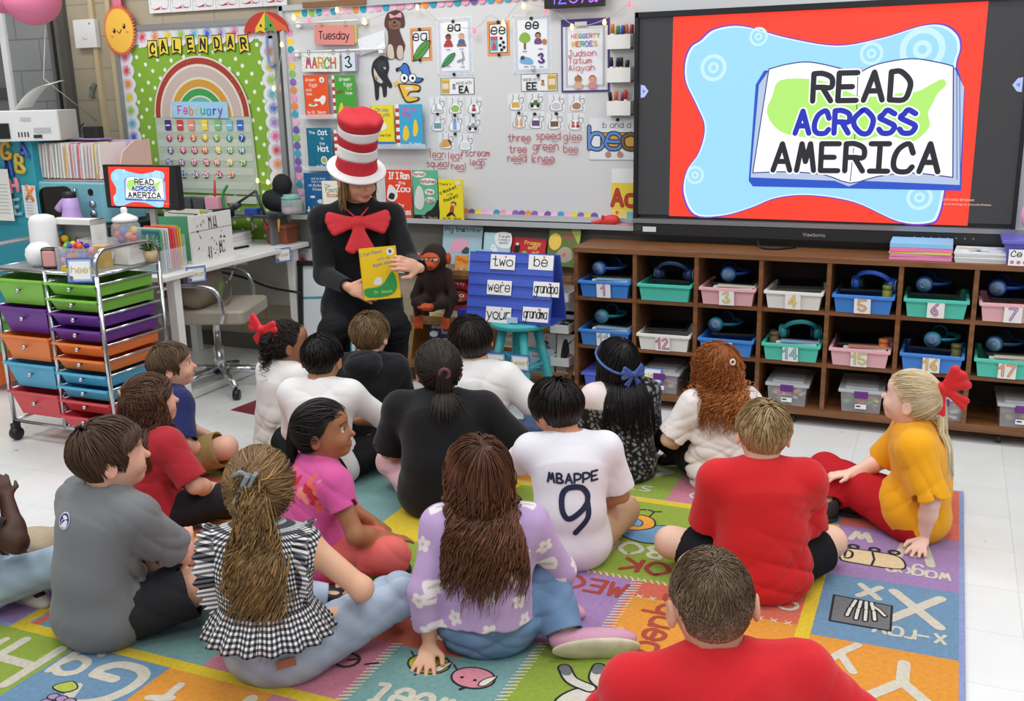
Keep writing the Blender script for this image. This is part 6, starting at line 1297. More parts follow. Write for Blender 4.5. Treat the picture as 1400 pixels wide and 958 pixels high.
def word_card(word, px, py, wpx, hpx, lab, ul=None):
    y = sy-.075-.0; a = at_y(px-wpx/2, py-hpx/2, y); b = at_y(px+wpx/2, py+hpx/2, y); w, h = b[0]-a[0], a[2]-b[2]; f = Flat(-.001); f.box((0, 0, 0), (w, .002, h), paper('#f2f1ee')); f.text(word, 0, -h*.24, h*.62, M(BK, .6), h*.07, maxw=w*.9, gap=1.)
    f.disc(w*.12, h*.36, .0045, M('#c8302c', .6), n=8)
    if ul: f.line([(-w*.15, -h*.3), (w*.15, -h*.3)], .0025, M(BK, .6))
    zc = (a[2]+b[2])/2; k = (zc-H0)*math.tan(.22); tag(f.build('word_card', None, ((a[0]+b[0])/2+k*.0, sy-.085-.012+k, zc), (-.22, 0, -.02)), lab, 'card', 'word cards in the blue pocket chart')
for wd_, x, y, w_, h_, ul in (('two', 489, 240, 137, 88, 0), ('be', 698, 243, 138, 88, 0), ('were', 482, 375, 136, 86, 1), ('grandpa', 738, 385, 143, 88, 0), ('your', 490, 517, 140, 94, 1), ('grandma', 691, 517, 142, 88, 0)):
    word_card(wd_, *k2(x, y), w_/3.99, h_/3.99, 'white word card reading %s in the blue pocket chart' % wd_, ul)
# monkey plush sitting on the rack
mk = V3(-2.575, 4.88, .43)
mp = [ell((0, 0, .15), (.075, .06, .1), k=.03), ell((0, -.01, .29), (.075, .07, .07), k=.02), ell((0, .0, .335), (.05, .05, .035), k=.02)]
BR = M('#2e1e1a', .95, bump=.9, bscale=260); OR = M('#c8552a', .9, bump=.5, bscale=240)
for s in (-1, 1): mp += [cone((s*.07, 0, .21), (s*.115, -.03, .08), .028, .024, k=.02), cone((s*.115, -.03, .08), (s*.085, -.07, -.02), .024, .021, k=.02), cone((s*.04, -.02, .07), (s*.075, -.11, .06), .033, .027, k=.02), cone((s*.075, -.11, .06), (s*.02, -.12, .035), .024, .022, k=.02)]
mo = blobmesh('monkey_plush', mp, .005, BR); mo.location = mk; mo.rotation_euler = (0, 0, .1); tag(mo, 'shaggy dark brown monkey plush with orange face and hands', 'plush toy')
fp = [ell((0, -.062, .29), (.054, .03, .042), k=.01), ell((0, -.085, .262), (.04, .03, .025), k=.015)]; blobmesh('plush_face', fp, .004, OR, mo)
for s in (-1, 1):
    blobmesh('plush_ear', [ell((s*.08, 0, .29), (.014, .024, .034), k=.01)], .004, OR, mo); m = MB(); m.ball((s*.026, -.084, .298), (.024, .014, .014), M('#f2ece2', .4)); m.ball((s*.024, -.097, .295), (.006, .004, .006), M('#120c0a', .3)); m.build('plush_eye', mo); m = MB(); m.ball((s*.026, -.087, .31), (.027, .015, .008), OR); m.build('plush_eyelid', mo)
    c = V3(s*.08, -.075, -.035); blobmesh('plush_hand', [ell(c, (.024, .018, .026), k=.01)]+[cone(c+V3(q*.014, -.004, -.01), c+V3(q*.02, -.012, -.05), .009, .008, k=.006) for q in (-1, 0, 1)], .004, OR, mo)
    c = V3(s*.012, -.14, .045); blobmesh('plush_foot', [ell(c, (.026, .035, .02), k=.01)]+[cone(c+V3(q*.012, -.02, .0), c+V3(q*.017, -.05, .006), .009, .008, k=.006) for q in (-1, 0, 1)], .004, OR, mo)
m = MB(); m.tube([(-.024, -.112, .262), (0, -.118, .256), (.024, -.112, .262)], .0025, M('#5a1e14', .7), 5); m.build('plush_mouth', mo)
# ------------------------------------------------------------------ desk, chair and their things
def c4(x, y): return (x/2.395, 220+y/2.395)
def c5(x, y): return (210+x/5.987, 260+y/5.987)
def c6(x, y): return (x/4.79, 120+y/4.79)
def c7(x, y): return (x/5.987, 280+y/5.987)
WH = M('#e9e8e4', .35); DX0, DX1, DY0, DY1, DZ = -4.5, -3.6, 3.9, 5.185, .73
t = thing('desk', 'white top teacher desk with white metal legs beside the rolling cart', 'desk', ((DX0+DX1)/2, (DY0+DY1)/2, 0)); w, d = DX1-DX0, DY1-DY0
MB().box((0, 0, DZ-.014), (w, d, .028), WH, bev=.02).build('desk_top', t)
for sx_ in (-1, 1):
    for sy_ in (-1, 1): MB().box((sx_*(w/2-.05), sy_*(d/2-.12), (DZ-.028)/2), (.05, .05, DZ-.028), WH).build('leg', t)
m = MB(); m.box((w/2-.15, 0, .025), (.05, d-.3, .04), WH); m.build('foot_rail', t); MB().box((0, d/2-.13, .5), (w-.15, .03, .3), M('#8a8880', .5)).build('modesty_panel', t)
name_tag((DX1+.002, 4.14, .705), 'clear', 'blue bordered tag reading clear on the desk edge', PI/2-.5); name_tag((DX1+.002, 4.9, .69), 'green', 'blue bordered tag reading green on the desk edge', PI/2-.45)
# office chair
t = thing('office_chair', 'beige swivel office chair with a chrome star base', 'office chair', (-3.72, 4.4, 0), .35)
BG = M('#a89f90', .5); m = MB(); m.box((0, 0, .455), (.48, .46, .075), BG, bev=.05); m.build('seat', t)
m = MB(); m.lathe([(.03, .08), (.03, .25), (.02, .25), (.02, .42), (.09, .42)], chrome(), n=16); m.build('gas_column', t)
for k in range(5):
    a = 2*PI*k/5+.3; e = Vector((.28*math.cos(a), .28*math.sin(a), .075)); m = MB(); m.tube([(0, 0, .11), e*.5+Vector((0, 0, .065)), e], [.028, .022, .016], chrome(), 10); l_ = m.build('base_arm', t)
    m = MB(); m.lathe([(.012, -.018), (.028, -.016), (.03, 0), (.028, .016), (.012, .018)], M('#1a1a1c', .4), (e[0], e[1], .03), 14, 'x'); m.build('caster', l_)
MB().box((-.25, .0, .72), (.06, .4, .36), BG, bev=.03).build('backrest', t)
for s in (-1, 1): MB().tube(smoothp([(.12, s*.25, .43), (.14, s*.27, .5), (.1, s*.27, .62), (-.1, s*.27, .64), (-.22, s*.22, .6)], 5), .012, chrome(), 8).build('armrest', t)
bp = [ell((-.04, 0, .6), (.08, .2, .115), k=.05), cone((-.05, -.14, .56), (-.05, .14, .56), .075, .075, k=.03), cone((-.06, -.13, .66), (-.06, .12, .67), .045, .045, k=.04)]
o = blobmesh('tote_bag', bp, .008, M('#8f8370', .9, bump=.3, bscale=300)); o.location = (-3.72, 4.4, 0); o.rotation_euler = (0, 0, .35); tag(o, 'beige tote bag with a cactus print lying on the office chair', 'bag'); m = MB(); m.tube(smoothp([(-.02, .1, .63), (.05, .12, .6), (.09, .02, .52), (.1, -.1, .51)], 5), .006, M('#7a6a58', .8), 6); m.build('bag_strap', o)
f = Flat(0); f.blob([(-.02, -.03), (-.03, .03), (0, .05), (.03, .03), (.02, -.03)], M('#6a8a4c', .8)); f.blob([(-.06, .0), (-.05, .03), (-.03, .01)], M('#6a8a4c', .8), 3); f.blob([(.06, .01), (.05, .04), (.03, .02)], M('#6a8a4c', .8), 3); f.build('cactus_print', o, (.082, -.1, .58), (0, 0, PI/2))
# things on the desk
def onD(px, py, z=DZ): x, y, _ = at_z(px, py, z); return x, y
# magazine holder with sketch print and coloured folders
x, y = -3.74, 4.42; t = thing('magazine_holder', 'white magazine holder printed with black fashion sketches', 'file holder', (x, y, DZ)); pr = M('#e6e4e0', .6)
MB().box((0, .0, .13), (.012, .34, .26), pr).build('front_board', t, (.03, 0, 0)); MB().box((-.1, .145, .1), (.26, .01, .2), pr).build('end_board', t); MB().box((-.1, 0, .005), (.26, .29, .01), pr).build('base_board', t)
f = Flat(0); f.rect(0, .045, .34, .003, M('#6a6864', .7))
for i in range(34): u, v = rnd.uniform(-.135, .135), rnd.uniform(-.115, .115); f.blob([(u+rnd.uniform(-.012, .012), v+rnd.uniform(-.012, .012)) for _ in range(4)], M('#2a2828', .7) if i % 3 else M('#9a8680', .7), 3); f.y = -.0004*(i % 3)
for u, v in ((-.01, .08), (.03, .08), (-.03, -.08), (.06, -.06)): f.line([(u-.008, v+.03), (u-.01, v-.03)], .006, M(BK, .7)); f.line([(u+.008, v+.03), (u+.01, v-.03)], .006, M(BK, .7))
f.build('sketch_print', t, (.0365, 0, .13), (0, 0, PI/2))
for i, (cc, n, hh, lo) in enumerate((('#4a9a70', 'green', .24, 0), ('#d8d8d6', 'pale grey', .25, 0), ('#3a3a44', 'charcoal', .25, 0), ('#e8e4dc', 'cream', .26, 0), ('#a8c83a', 'lime green', .26, 0), ('#6a7a98', 'slate blue', .24, 0), ('#c8c8c8', 'light grey', .25, 0))):
    yy = y-.11+i*.034; m = MB(); m.box((0, 0, hh/2), (.2, .006, hh), M(cc, .5)); m.box((0, .006, hh/2-.01), (.19, .004, hh-.02), paper('#efeeea')); tag(m.build('file_folder', None, (x-.12, yy, DZ+.011), (0, rnd.uniform(-.06, .06), 0)), n+' folder standing in the sketch printed holder', 'folder', 'folders in the sketch holder')
t = thing('acrylic_organizer', 'clear acrylic organizer with red and orange files', 'file holder', (-3.77, 4.06, DZ)); g = glassy('#eef4f6', .25)
for yy in (-.1, .1): MB().box((0, yy, .09), (.2, .004, .18), g).build('divider_panel', t)
MB().box((0, 0, .003), (.2, .2, .006), g).build('base_panel', t); MB().box((.1, 0, .06), (.004, .2, .12), g).build('front_panel', t)
for i, (cc, n) in enumerate((('#2f6a8a', 'dark teal'), ('#58a878', 'green'), ('#d8dcde', 'white'), ('#c0c4c8', 'grey'), ('#e4e6e8', 'off white'), ('#e84a3a', 'red'), ('#f05848', 'coral'), ('#e87a9a', 'pink'), ('#f0a038', 'orange'), ('#e8d048', 'yellow'))):
    m = MB(); m.box((0, 0, .11), (.17, .008, .2+.012*(i % 3)), M(cc, .4)); tag(m.build('file_sleeve', None, (-3.77, 3.985+i*.018, DZ+.008), (0, 0, rnd.uniform(-.02, .02))), n+' file sleeve in the acrylic organizer', 'file', 'files in the acrylic organizer')
for i, (px, py, cc, n) in enumerate(((236, 365, '#d87858', 'salmon'), (250, 362, '#c898c8', 'lilac'), (262, 357, '#c8d048', 'lime'))):
    x_, y_ = onD(px, py); m = MB(); m.box((0, 0, .008+i*.0), (.075, .075, .014), M(cc, .6)); tag(m.build('sticky_notes', None, (x_-.03, y_, DZ+.002)), n+' sticky note pad near the desk corner', 'note pad', 'sticky note pads')
# black pen, papers, tray stack, lamp, jar, bag, pots
x_, y_ = onD(335, 340); tag(MB().tube([(0, 0, .007), (.03, .14, .007)], .007, M('#141416', .4), 8).build('pen', None, (x_-.05, y_-.08, DZ)), 'black pen lying on the white desk', 'pen')
pos = (-4.15, 4.9); z = DZ
for i in range(3): m = MB(); m.box((0, 0, .012), (.42, .32, .022), paper(['#f0efec', '#e4e2de', '#f2f0ee'][i])); tag(m.build('paper_stack', None, (pos[0], pos[1], z+.0005), (0, 0, .05*i)), ['lowest', 'middle', 'upper'][i]+' stack of white paper on the desk', 'paper', 'paper stacks on the desk'); z += .0235
t = thing('desk_tray', 'grey wire desk tray holding pink and black stationery', 'tray', (-4.15, 4.92, z)); m = MB()
for a in (-.22, .22):
    for b in (-.15, .15): m.tube([(a, b, 0), (a, b, .1)], .006, chrome(), 8)
m.build('tray_legs', t); MB().box((0, 0, .1), (.48, .34, .008), M('#7a7c80', .4, .6)).build('tray_shelf', t)
m = MB(); m.box((0, 0, .02), (.22, .16, .04), paper('#e8c8d0')); tag(m.build('notebook', None, (-4.2, 4.82, z+.105)), 'pink edged notebook on the grey desk tray', 'notebook')
m = MB(); m.tube([(-.09, 0, .028), (.1, 0, .028)], .028, M('#18181a', .6), 10); tag(m.build('pencil_case', None, (-3.99, 4.82, z+.105), (0, 0, 1.1)), 'black pencil case on the grey desk tray', 'pencil case')
m = MB(); m.tube([(0, 0, 0), (.08, .03, 0)], .009, M('#e8703c', .4), 8); tag(m.build('marker', None, (-3.96, 4.74, z+.115), (0, 0, .6)), 'orange marker beside the black pencil case', 'marker')
for i, (cc, n) in enumerate((('#d83a78', 'magenta'), ('#e85a8c', 'pink'), ('#c83850', 'red'), ('#f0b038', 'amber'))): m = MB(); m.tube([(0, 0, 0), (.0+i*.004, .01, .13)], .008, M(cc, .4), 8); m.tube([(0, 0, 0), (0, -.002, -.02)], .0085, M('#2a8a88', .4), 8); tag(m.build('highlighter', None, (-3.8+i*.022, 5.06, DZ+.045), (.5, .1*i, 0)), n+' highlighter standing at the far desk corner', 'pen', 'highlighters on the desk')
m = MB(); m.box((0, 0, .05), (.15, .12, .1), M('#8a4a34', .5), bev=.012); m.box((0, 0, .105), (.17, .14, .02), M('#94523a', .5), bev=.006); tag(m.build('brown_box', None, (-3.74, 5.1, DZ+.001)), 'reddish brown lidded box at the far desk corner', 'box')
# document camera lamp arm
b_ = at_y(362, 293, 4.95); t = thing('desk_lamp', 'dark grey jointed desk lamp arm by the calendar', 'lamp', (b_[0], 4.95, DZ+.19)); G3 = M('#3f4347', .4, .4)
p = [at_y(*c5(x, y), 4.95) for x, y in ((905, 185), (835, 5), (660, 125))]; p = [Vector((q[0]-b_[0], 0, q[2]-DZ-.19)) for q in p]
MB().box((0, 0, -.01), (.13, .09, .02), G3, bev=.008).build('lamp_base', t); MB().tube([(0, 0, -.01), p[1]], .009, G3, 8).build('lower_arm', t); MB().tube([p[1], p[2]], .008, G3, 8).build('upper_arm', t); MB().tube([p[2]+Vector((-.02, 0, -.02)), p[2]+Vector((.04, 0, .01))], .018, G3, 10).build('lamp_head', t)
m = MB(); m.box((0, 0, .02), (.09, .05, .035), M('#27479c', .5), bev=.006); tag(m.build('eraser', None, (at_y(346, 293, 4.97)[0], 4.97, DZ+.185)), 'blue board eraser behind the desk lamp arm', 'eraser')
x, y, zz = at_y(396, 282, 5.0); t = thing('glass_jar', 'clear glass jar with a green band at the desk back', 'jar', (x, 5.02, DZ+.19)); MB().lathe([(.0, .002), (.055, .002), (.062, .02), (.06, .08), (.045, .105), (.048, .115)], glassy('#dce8ea', .35), n=20).build('jar_glass', t); MB().lathe([(.047, .085), (.058, .088), (.058, .1), (.047, .103)], M('#58b8a0', .4), n=20).build('green_band', t); MB().lathe([(0, .006), (.05, .006), (.052, .035), (0, .04)], M('#b88a94', .7), n=16).build('jar_contents', t)

m = MB(); m.box((0, 0, .172), (.78, .18, .02), M('#6b6e72', .4)); [m.box((q, 0, .082), (.02, .16, .16), M('#6b6e72', .4)) for q in (-.37, .37)]; tag(m.build('desk_riser', None, (-4.1, 5.06, DZ+.001)), 'low grey riser shelf along the back of the desk', 'riser')
bk = [ell((0, 0, .05), (.09, .05, .055), k=.03), ell((.03, 0, .16), (.065, .045, .065), k=.03), ell((-.05, -.01, .07), (.06, .05, .06), k=.03)]; o = blobmesh('black_bag', bk, .006, M('#121214', .8, bump=.5, bscale=120)); x, y, zz = at_y(380, 285, 5.06); o.location = (x, 5.08, DZ+.195); tag(o, 'rumpled black bag standing beside the glass jar', 'bag')
x, y, zz = at_y(296, 283, 5.03); t = thing('pencil_cup', 'pink cup holding a red pencil below the calendar', 'cup', (x, 5.03, DZ+.19)); m = MB(); m.box((0, 0, .045), (.1, .08, .09), M('#e8a8b8', .5), taper=1.05); m.build('cup_body', t); m = MB(); m.tube([(0, 0, .05), (.012, 0, .19)], .007, M('#c8302c', .4), 8); tag(m.build('pencil', None, (x, 5.02, DZ+.19)), 'red pencil standing in the pink cup', 'pencil'); m = MB(); m.tube(smoothp([(0, 0, 0), (-.01, 0, .09), (.03, 0, .15)], 5), .009, M('#2f9a4c', .5), 8); tag(m.build('green_loop', None, (x+.075, 5.02, DZ+.2)), 'curved green holder right of the pink cup', 'stationery')
for i, px in enumerate((258, 276)):
    x, y, zz = at_y(px, 286, 5.04); m = MB(); m.box((0, 0, .04), (.08, .07, .08), M('#54575a', .5), taper=1.06); tag(m.build('pencil_cup', None, (x-.01, 5.06, DZ+.19)), ['left', 'right'][i]+' one of two small grey cups beside the monitor', 'cup', 'grey cups')
# cables under the desk
tag(MB().tube(smoothp([at_y(295, 370, 5.0), at_y(335, 380, 5.0), at_y(370, 393, 5.0), at_y(410, 400, 5.0)], 5), .008, M('#121214', .5), 8).build('black_cable', None), 'black cable sagging under the white desk', 'cable')
tag(MB().tube(smoothp([at_y(303, 392, 4.9), at_y(315, 380, 4.9), at_y(322, 362, 4.9), at_y(338, 360, 4.9)], 5), .006, M('#dcdad4', .5), 8).build('white_cable', None), 'white cable curling under the desk by the chair', 'cable')
# leaning white board with teal tape
t = thing('easel_board', 'black framed white board with teal tape leaning behind the woman', 'board', (-3.36, 5.02, .0), .0); w, h = .46, .6; zc = .32
MB().box((0, .006, zc), (w, .012, h), M('#dfe3e6', .3)).build('board_face', t); m = MB(); fr = M('#1b1c1e', .4)
for a, b in (((0, 0, zc+h/2), (w+.04, .03, .03)), ((0, 0, zc-h/2), (w+.04, .03, .03)), ((-w/2, 0, zc), (.03, .03, h)), ((w/2, 0, zc), (.03, .03, h))): m.box(a, b, fr)
m.build('board_frame', t); f = Flat(-.001); f.rect(0, zc+.1, w, .014, M('#35a0ae', .5), .06); f.rect(.1, zc-.04, .014, h*.9, M('#35a0ae', .5), .03); f.build('teal_tape', t); t.rotation_euler = (-.12, 0, .1)

# ------------------------------------------------------------------ rolling cart of drawers
KX0, KX1, KY0, KY1, KM = -4.1, -3.455, 3.33, 3.72, -3.765
ct = thing('drawer_cart', 'chrome rolling cart with fifteen rainbow coloured drawers', 'cart', ((KX0+KX1)/2, KY0, 0)); ox = (KX0+KX1)/2; CHR = chrome()
m = MB()
for x in (KX0, KM, KX1):
    for y in (KY0, KY1):
        m.tube([(x-ox, y-KY0, .09), (x-ox, y-KY0, .85)], .011, CHR, 10)
for z in (.1, .845):
    m.tube([(KX0-ox, 0, z), (KX1-ox, 0, z)], .008, CHR, 8); m.tube([(KX0-ox, KY1-KY0, z), (KX1-ox, KY1-KY0, z)], .008, CHR, 8)
    for x in (KX0, KM, KX1): m.tube([(x-ox, 0, z), (x-ox, KY1-KY0, z)], .008, CHR, 8)
RZ = [.802, .73, .661, .59, .522, .45, .38, .312, .246, .176]; LZ = [.806, .672, .538, .4, .258]
for z in RZ: m.tube([(KX1-ox, 0, z), (KX1-ox, KY1-KY0, z)], .006, CHR, 6); m.tube([(KM+.012-ox, 0, z), (KM+.012-ox, KY1-KY0, z)], .006, CHR, 6)
for z in LZ: m.tube([(KX0-ox, 0, z), (KX0-ox, KY1-KY0, z)], .006, CHR, 6); m.tube([(KM-.012-ox, 0, z), (KM-.012-ox, KY1-KY0, z)], .006, CHR, 6)
m.build('chrome_frame', ct)
for x, dx in ((KX0, -.0), (KX1, .0)):
    MB().tube(smoothp([(x-ox, 0, .84), (x-ox, .0, .9), (x-ox, .035, .945), (x-ox, .1, .955), (x-ox, KY1-KY0-.1, .955), (x-ox, KY1-KY0-.035, .945), (x-ox, KY1-KY0, .9), (x-ox, KY1-KY0, .84)], 4), .011, CHR, 10).build('handle', ct)
MB().box((0, (KY1-KY0)/2, .848), (KX1-KX0-.02, KY1-KY0-.02, .006), M('#8f9496', .25)).build('top_panel', ct)
for x in (KX0, KX1, KM):
    for y in (0, KY1-KY0):
        if x == KM: continue
        m = MB(); m.lathe([(.014, -.02), (.03, -.018), (.034, 0), (.03, .018), (.014, .02)], M('#1b1b1c', .5), (0, 0, .034), 16, 'x'); m.box((0, 0, .07), (.03, .035, .03), M('#232325', .5)); m.build('caster', ct, (x-ox, y, 0))
RB = [('#8acb4e', 'green'), ('#713899', 'purple'), ('#f0823c', 'orange'), ('#58b2d6', 'blue'), ('#da4c52', 'red')]
def drawer(x0, x1, zt, hh, col, dy=0.):
    w = x1-x0-.03; t = bpy.data.objects.new('drawer', None); COL.objects.link(t); t.parent = ct; t.location = ((x0+x1)/2-ox, -.012-dy, zt)
    mt = M(col, .35, spec=.45); m = MB(); d = KY1-KY0-.02; s = .14 if hh > .09 else .1
    V = [(-w/2+s*hh*1.8, .03, -hh), (w/2-s*hh*1.8, .03, -hh), (w/2-s*hh*1.8, d, -hh), (-w/2+s*hh*1.8, d, -hh), (-w/2, 0, 0), (w/2, 0, 0), (w/2, d, 0), (-w/2, d, 0)]
    iv = [(p[0]*.975, d/2+(p[1]-d/2)*.98, p[2]+(.004 if p[2] < 0 else 0)) for p in V]; F_ = [(3, 2, 1, 0)]+[(i, (i+1) % 4, (i+1) % 4+4, i+4) for i in range(4)]
    m.add(V, F_, mt); m.add(iv, [tuple(reversed(q)) for q in F_], mt); m.box((0, -.006, -.004), (w+.02, .014, .01), mt, bev=.003); m.box((-w/2-.003, d/2, -.004), (.016, d, .006), mt); m.box((w/2+.003, d/2, -.004), (.016, d, .006), mt); m.build('drawer_tray', t)
    MB().lathe([(.004, 0), (.004, -.012), (.011, -.014), (.012, -.02), (.007, -.025), (0, -.026)], CHR, (0, .03*.35, -hh*.42), 14, 'y').build('knob', t)
for i, (c_, n_) in enumerate(RB): drawer(KX0, KM, LZ[i], .122, c_, .01 if i == 2 else 0)
for i in range(10): drawer(KM, KX1, RZ[i], .058, RB[i//2][0], .0 if i != 9 else .02)
name_tag((KX1-.07, KY0-.022, .87), 'sheet', 'blue bordered tag reading sheet on the cart handle', .35, -.1, .12, .11)
# on the cart
TZ = .8515
t = thing('smart_speaker', 'tall white rounded speaker at the back of the cart', 'speaker', (-3.985, 3.55, TZ)); MB().lathe([(0, 0), (.055, 0), (.064, .012), (.066, .06), (.062, .19), (.055, .215), (.03, .225), (0, .226)], M('#e9e8e6', .6), n=32).build('speaker_body', t)
t = thing('round_speaker', 'low white ball shaped speaker in front of the tall one', 'speaker', (-3.9, 3.435, TZ)); MB().lathe([(0, 0), (.035, 0), (.056, .022), (.064, .055), (.058, .085), (.035, .108), (0, .114)], M('#efeeec', .6), n=32, c=(0, 0, 0)).build('speaker_body', t)
t = thing('alarm_clock', 'small rose pink clock shaped like a square watch face', 'clock', (-3.785, 3.405, TZ), .3); MB().box((0, 0, .049), (.092, .06, .096), M('#c6b4b0', .3, .3), bev=.024).build('clock_body', t)
q = MB(); q.box((0, -.0, .049), (.092, .05, .096), M('#4a3632', .3, .4), bev=.026); q.build('clock_rim', t, (0, -.012, 0)); q = MB(); q.box((0, 0, .049), (.07, .05, .074), M('#d69a94', .35), bev=.016); q.build('clock_face', t, (0, -.016, 0))
def openbox(name, lab, loc, w, d, h, mat, rz=0., t_=.004):
    t = thing(name, lab, 'container', loc, rz); m = MB(); m.box((0, 0, .002), (w, d, .004), mat)
    for a, b in (((0, -d/2, h/2), (w, t_, h)), ((0, d/2, h/2), (w, t_, h)), ((-w/2, 0, h/2), (t_, d, h)), ((w/2, 0, h/2), (t_, d, h))): m.box(a, b, mat)
    m.build('container_walls', t); return t
PC = ['#e83a98', '#f0702c', '#2a4ab8', '#d83048', '#f0c030', '#6a2a98', '#8ac848', '#38a0d0', '#f08ab8', '#f08848', '#3a68d0']
openbox('pompom_box', 'clear acrylic box heaped with bright pompoms on the cart', (-3.66, 3.44, TZ), .16, .11, .1, glassy('#eef4f6', .2), .1)
k = 0
for j in range(5):
    for i in range(16 if j < 4 else 9):
        a = rnd.uniform(-.064, .064), rnd.uniform(-.042, .042); r = rnd.uniform(.012, .016); c = MB().ball((0, 0, 0), r, M(PC[k % 11], .9, bump=.8, bscale=300), 10, 7); k += 1
        tag(c.build('pompom', None, (-3.66+a[0]*.97, 3.44+a[1], TZ+.018+j*.022)), 'small fluffy craft pompom heaped in the clear acrylic box', 'pompom', 'pompoms in the acrylic box')
t = thing('shadow_box', 'white framed box with crayons and pompoms behind the pink clock', 'box', (-3.86, 3.63, TZ), .05); wf = M('#e9e7e2', .5); m = MB(); w, h = .3, .2
for a, b in (((0, 0, h-.012), (w, .08, .024)), ((0, 0, .012), (w, .08, .024)), ((-w/2+.012, 0, h/2), (.024, .08, h)), ((w/2-.012, 0, h/2), (.024, .08, h)), ((0, .036, h/2), (w, .006, h))): m.box(a, b, wf if b[1] > .01 else M('#a8aaa8', .6))
m.build('box_frame', t)
for i in range(7): tag(MB().ball((0, 0, 0), .018, M(PC[(i*3) % 11], .9, bump=.6, bscale=300), 10, 7).build('pompom', None, (-3.965+.022*(i % 3)-.012*(i % 2), 3.625, TZ+.045+.028*(i//2.0))), 'larger pompom inside the white framed box', 'pompom', 'pompoms in the white box')
for i in range(12): m = MB(); m.tube([(0, 0, 0), (0, 0, .075)], .0055, M(['#5a8a3c', '#8a3a2c', '#3a5a38', '#a04038', '#48702c'][i % 5], .6), 6); m.tube([(0, 0, .075), (0, 0, .09)], [.005, .0015], M(['#5a8a3c', '#8a3a2c', '#3a5a38', '#a04038', '#48702c'][i % 5], .6), 6); tag(m.build('crayon', None, (-3.87+i*.0135, 3.62, TZ+.026)), ['green', 'brown', 'dark green', 'red', 'olive'][i % 5]+' crayon standing in the white framed box', 'crayon', 'crayons in the white framed box')
t = thing('candy_jar', 'gumball style jar with a white lid and bright balls', 'jar', (-3.535, 3.62, TZ)); MB().box((0, 0, .045), (.115, .115, .09), M('#dad6d0', .6), taper=.82, bev=.012).build('jar_base', t); MB().lathe([(.04, .09), (.06, .1), (.068, .14), (.064, .18), (.05, .2)], glassy('#eef4f6', .25), n=24).build('jar_glass', t); MB().lathe([(.056, .198), (.06, .205), (.056, .215), (.03, .228), (.012, .236), (.016, .25), (.012, .262), (0, .265)], M('#f0efec', .35), n=24).build('lid', t)
for i in range(13): a = 2.4*i; r = .03 if i < 11 else .01; z = TZ+.115+.02*(i//4)+rnd.uniform(0, .004); cc = ['#e83a48', '#f0b828', '#7a3a98', '#2a58c0', '#68c048', '#e8823c', '#d8b838'][i % 7]; tag(MB().ball((0, 0, 0), .019, M(cc, .35), 12, 8).build('gumball', None, (-3.535+.036*math.cos(a), 3.62+.036*math.sin(a), z)), 'shiny coloured ball inside the white lidded jar', 'ball', 'balls in the candy jar')
t = thing('succulent_pot', 'small bushy green plant beside the candy jar', 'plant', (-3.475, 3.69, TZ)); MB().lathe([(0, 0), (.03, 0), (.036, .05), (0, .052)], M('#c8b088', .7), n=16).build('pot', t); m = MB()
for i in range(60): a, b = rnd.uniform(0, 2*PI), rnd.uniform(.2, 1.3); v = Vector((math.cos(a)*math.cos(b), math.sin(a)*math.cos(b), math.sin(b))); m.tube([(0, 0, .05), v*.05+Vector((0, 0, .05)), v*.085+Vector((0, 0, .048))], [.002, .0035, .0008], M(rnd.choice(['#6a8a58', '#88a878', '#54764a']), .6), 5)
m.build('leaves', t)
m = MB(); m.box((0, 0, .05), (.07, .06, .1), M('#c8a45c', .6)); tag(m.build('wooden_block', None, (-3.585, 3.5, TZ), (0, 0, .2)), 'tan wooden block behind the pompom box', 'block'); m = MB(); m.box((0, 0, .012), (.16, .04, .022), M('#e8c828', .5)); [m.box((-.07+i*.012, -.0205, .017), (.0015, .001, .01), M(BK, .6)) for i in range(12)]; tag(m.build('ruler', None, (-3.6, 3.375, TZ), (0, 0, .1)), 'yellow ruler lying in front of the pompoms', 'ruler')
t = openbox('clear_tray', 'clear tray of small figures behind the pompom box', (-3.665, 3.57, TZ), .16, .1, .12, glassy('#e4ecee', .25)); 
for i in range(6): MB().ball((-.05+.02*i, rnd.uniform(-.03, .03), .03+.012*(i % 3)), .014, M(['#2a2a2c', '#e8e4dc', '#8a3a30', '#3a6a48'][i % 4], .5), 8, 6).build('figure', t)

# ------------------------------------------------------------------ counter with monitor, microwave, files, printer and teal cabinet
CZ = .875
t = thing('counter', 'black topped counter under the monitor and microwave', 'counter', (-4.85, 4.83, 0)); MB().box((0, 0, CZ-.03), (.64, .66, .06), M('#17171a', .4), bev=.008).build('counter_top', t); MB().box((0, .02, .41), (.6, .58, .8), M('#a5a6a4', .6)).build('counter_base', t)
a, b = at_y(139, 225, 4.42), at_y(247, 287, 4.42); w, h = b[0]-a[0], a[2]-b[2]; mc = ((a[0]+b[0])/2, 4.42, (a[2]+b[2])/2)
t = thing('monitor', 'small black computer monitor showing the red book picture', 'monitor', mc, 0); MB().box((0, .02, 0), (w, .04, h), M('#141416', .35), bev=.006).build('monitor_case', t); MB().box((.03, .045, -h/2-.08), (.04, .02, .3), M('#b8babc', .3, .6)).build('stand', t); m = MB(); m.box((.03, .05, DZ-mc[2]+.007), (.22, .16, .012), M('#b8babc', .3, .6)); m.build('stand_foot', t)
f = Flat(-.0005, .0004); f.rect(0, 0, w-.015, h-.02, em('#17171a'))
def GM(x, y):
    yt, yb_ = 58-56*(x-157)/1118, 765+35*(x-142)/1133; return (-w/2+.042+(x-150)/1100*(w-.1), h/2-.01-(y-yt)/(yb_-yt)*(h-.022))
slide(f, GM, (w-.13)/1118, 1); f.build('monitor_screen', t)
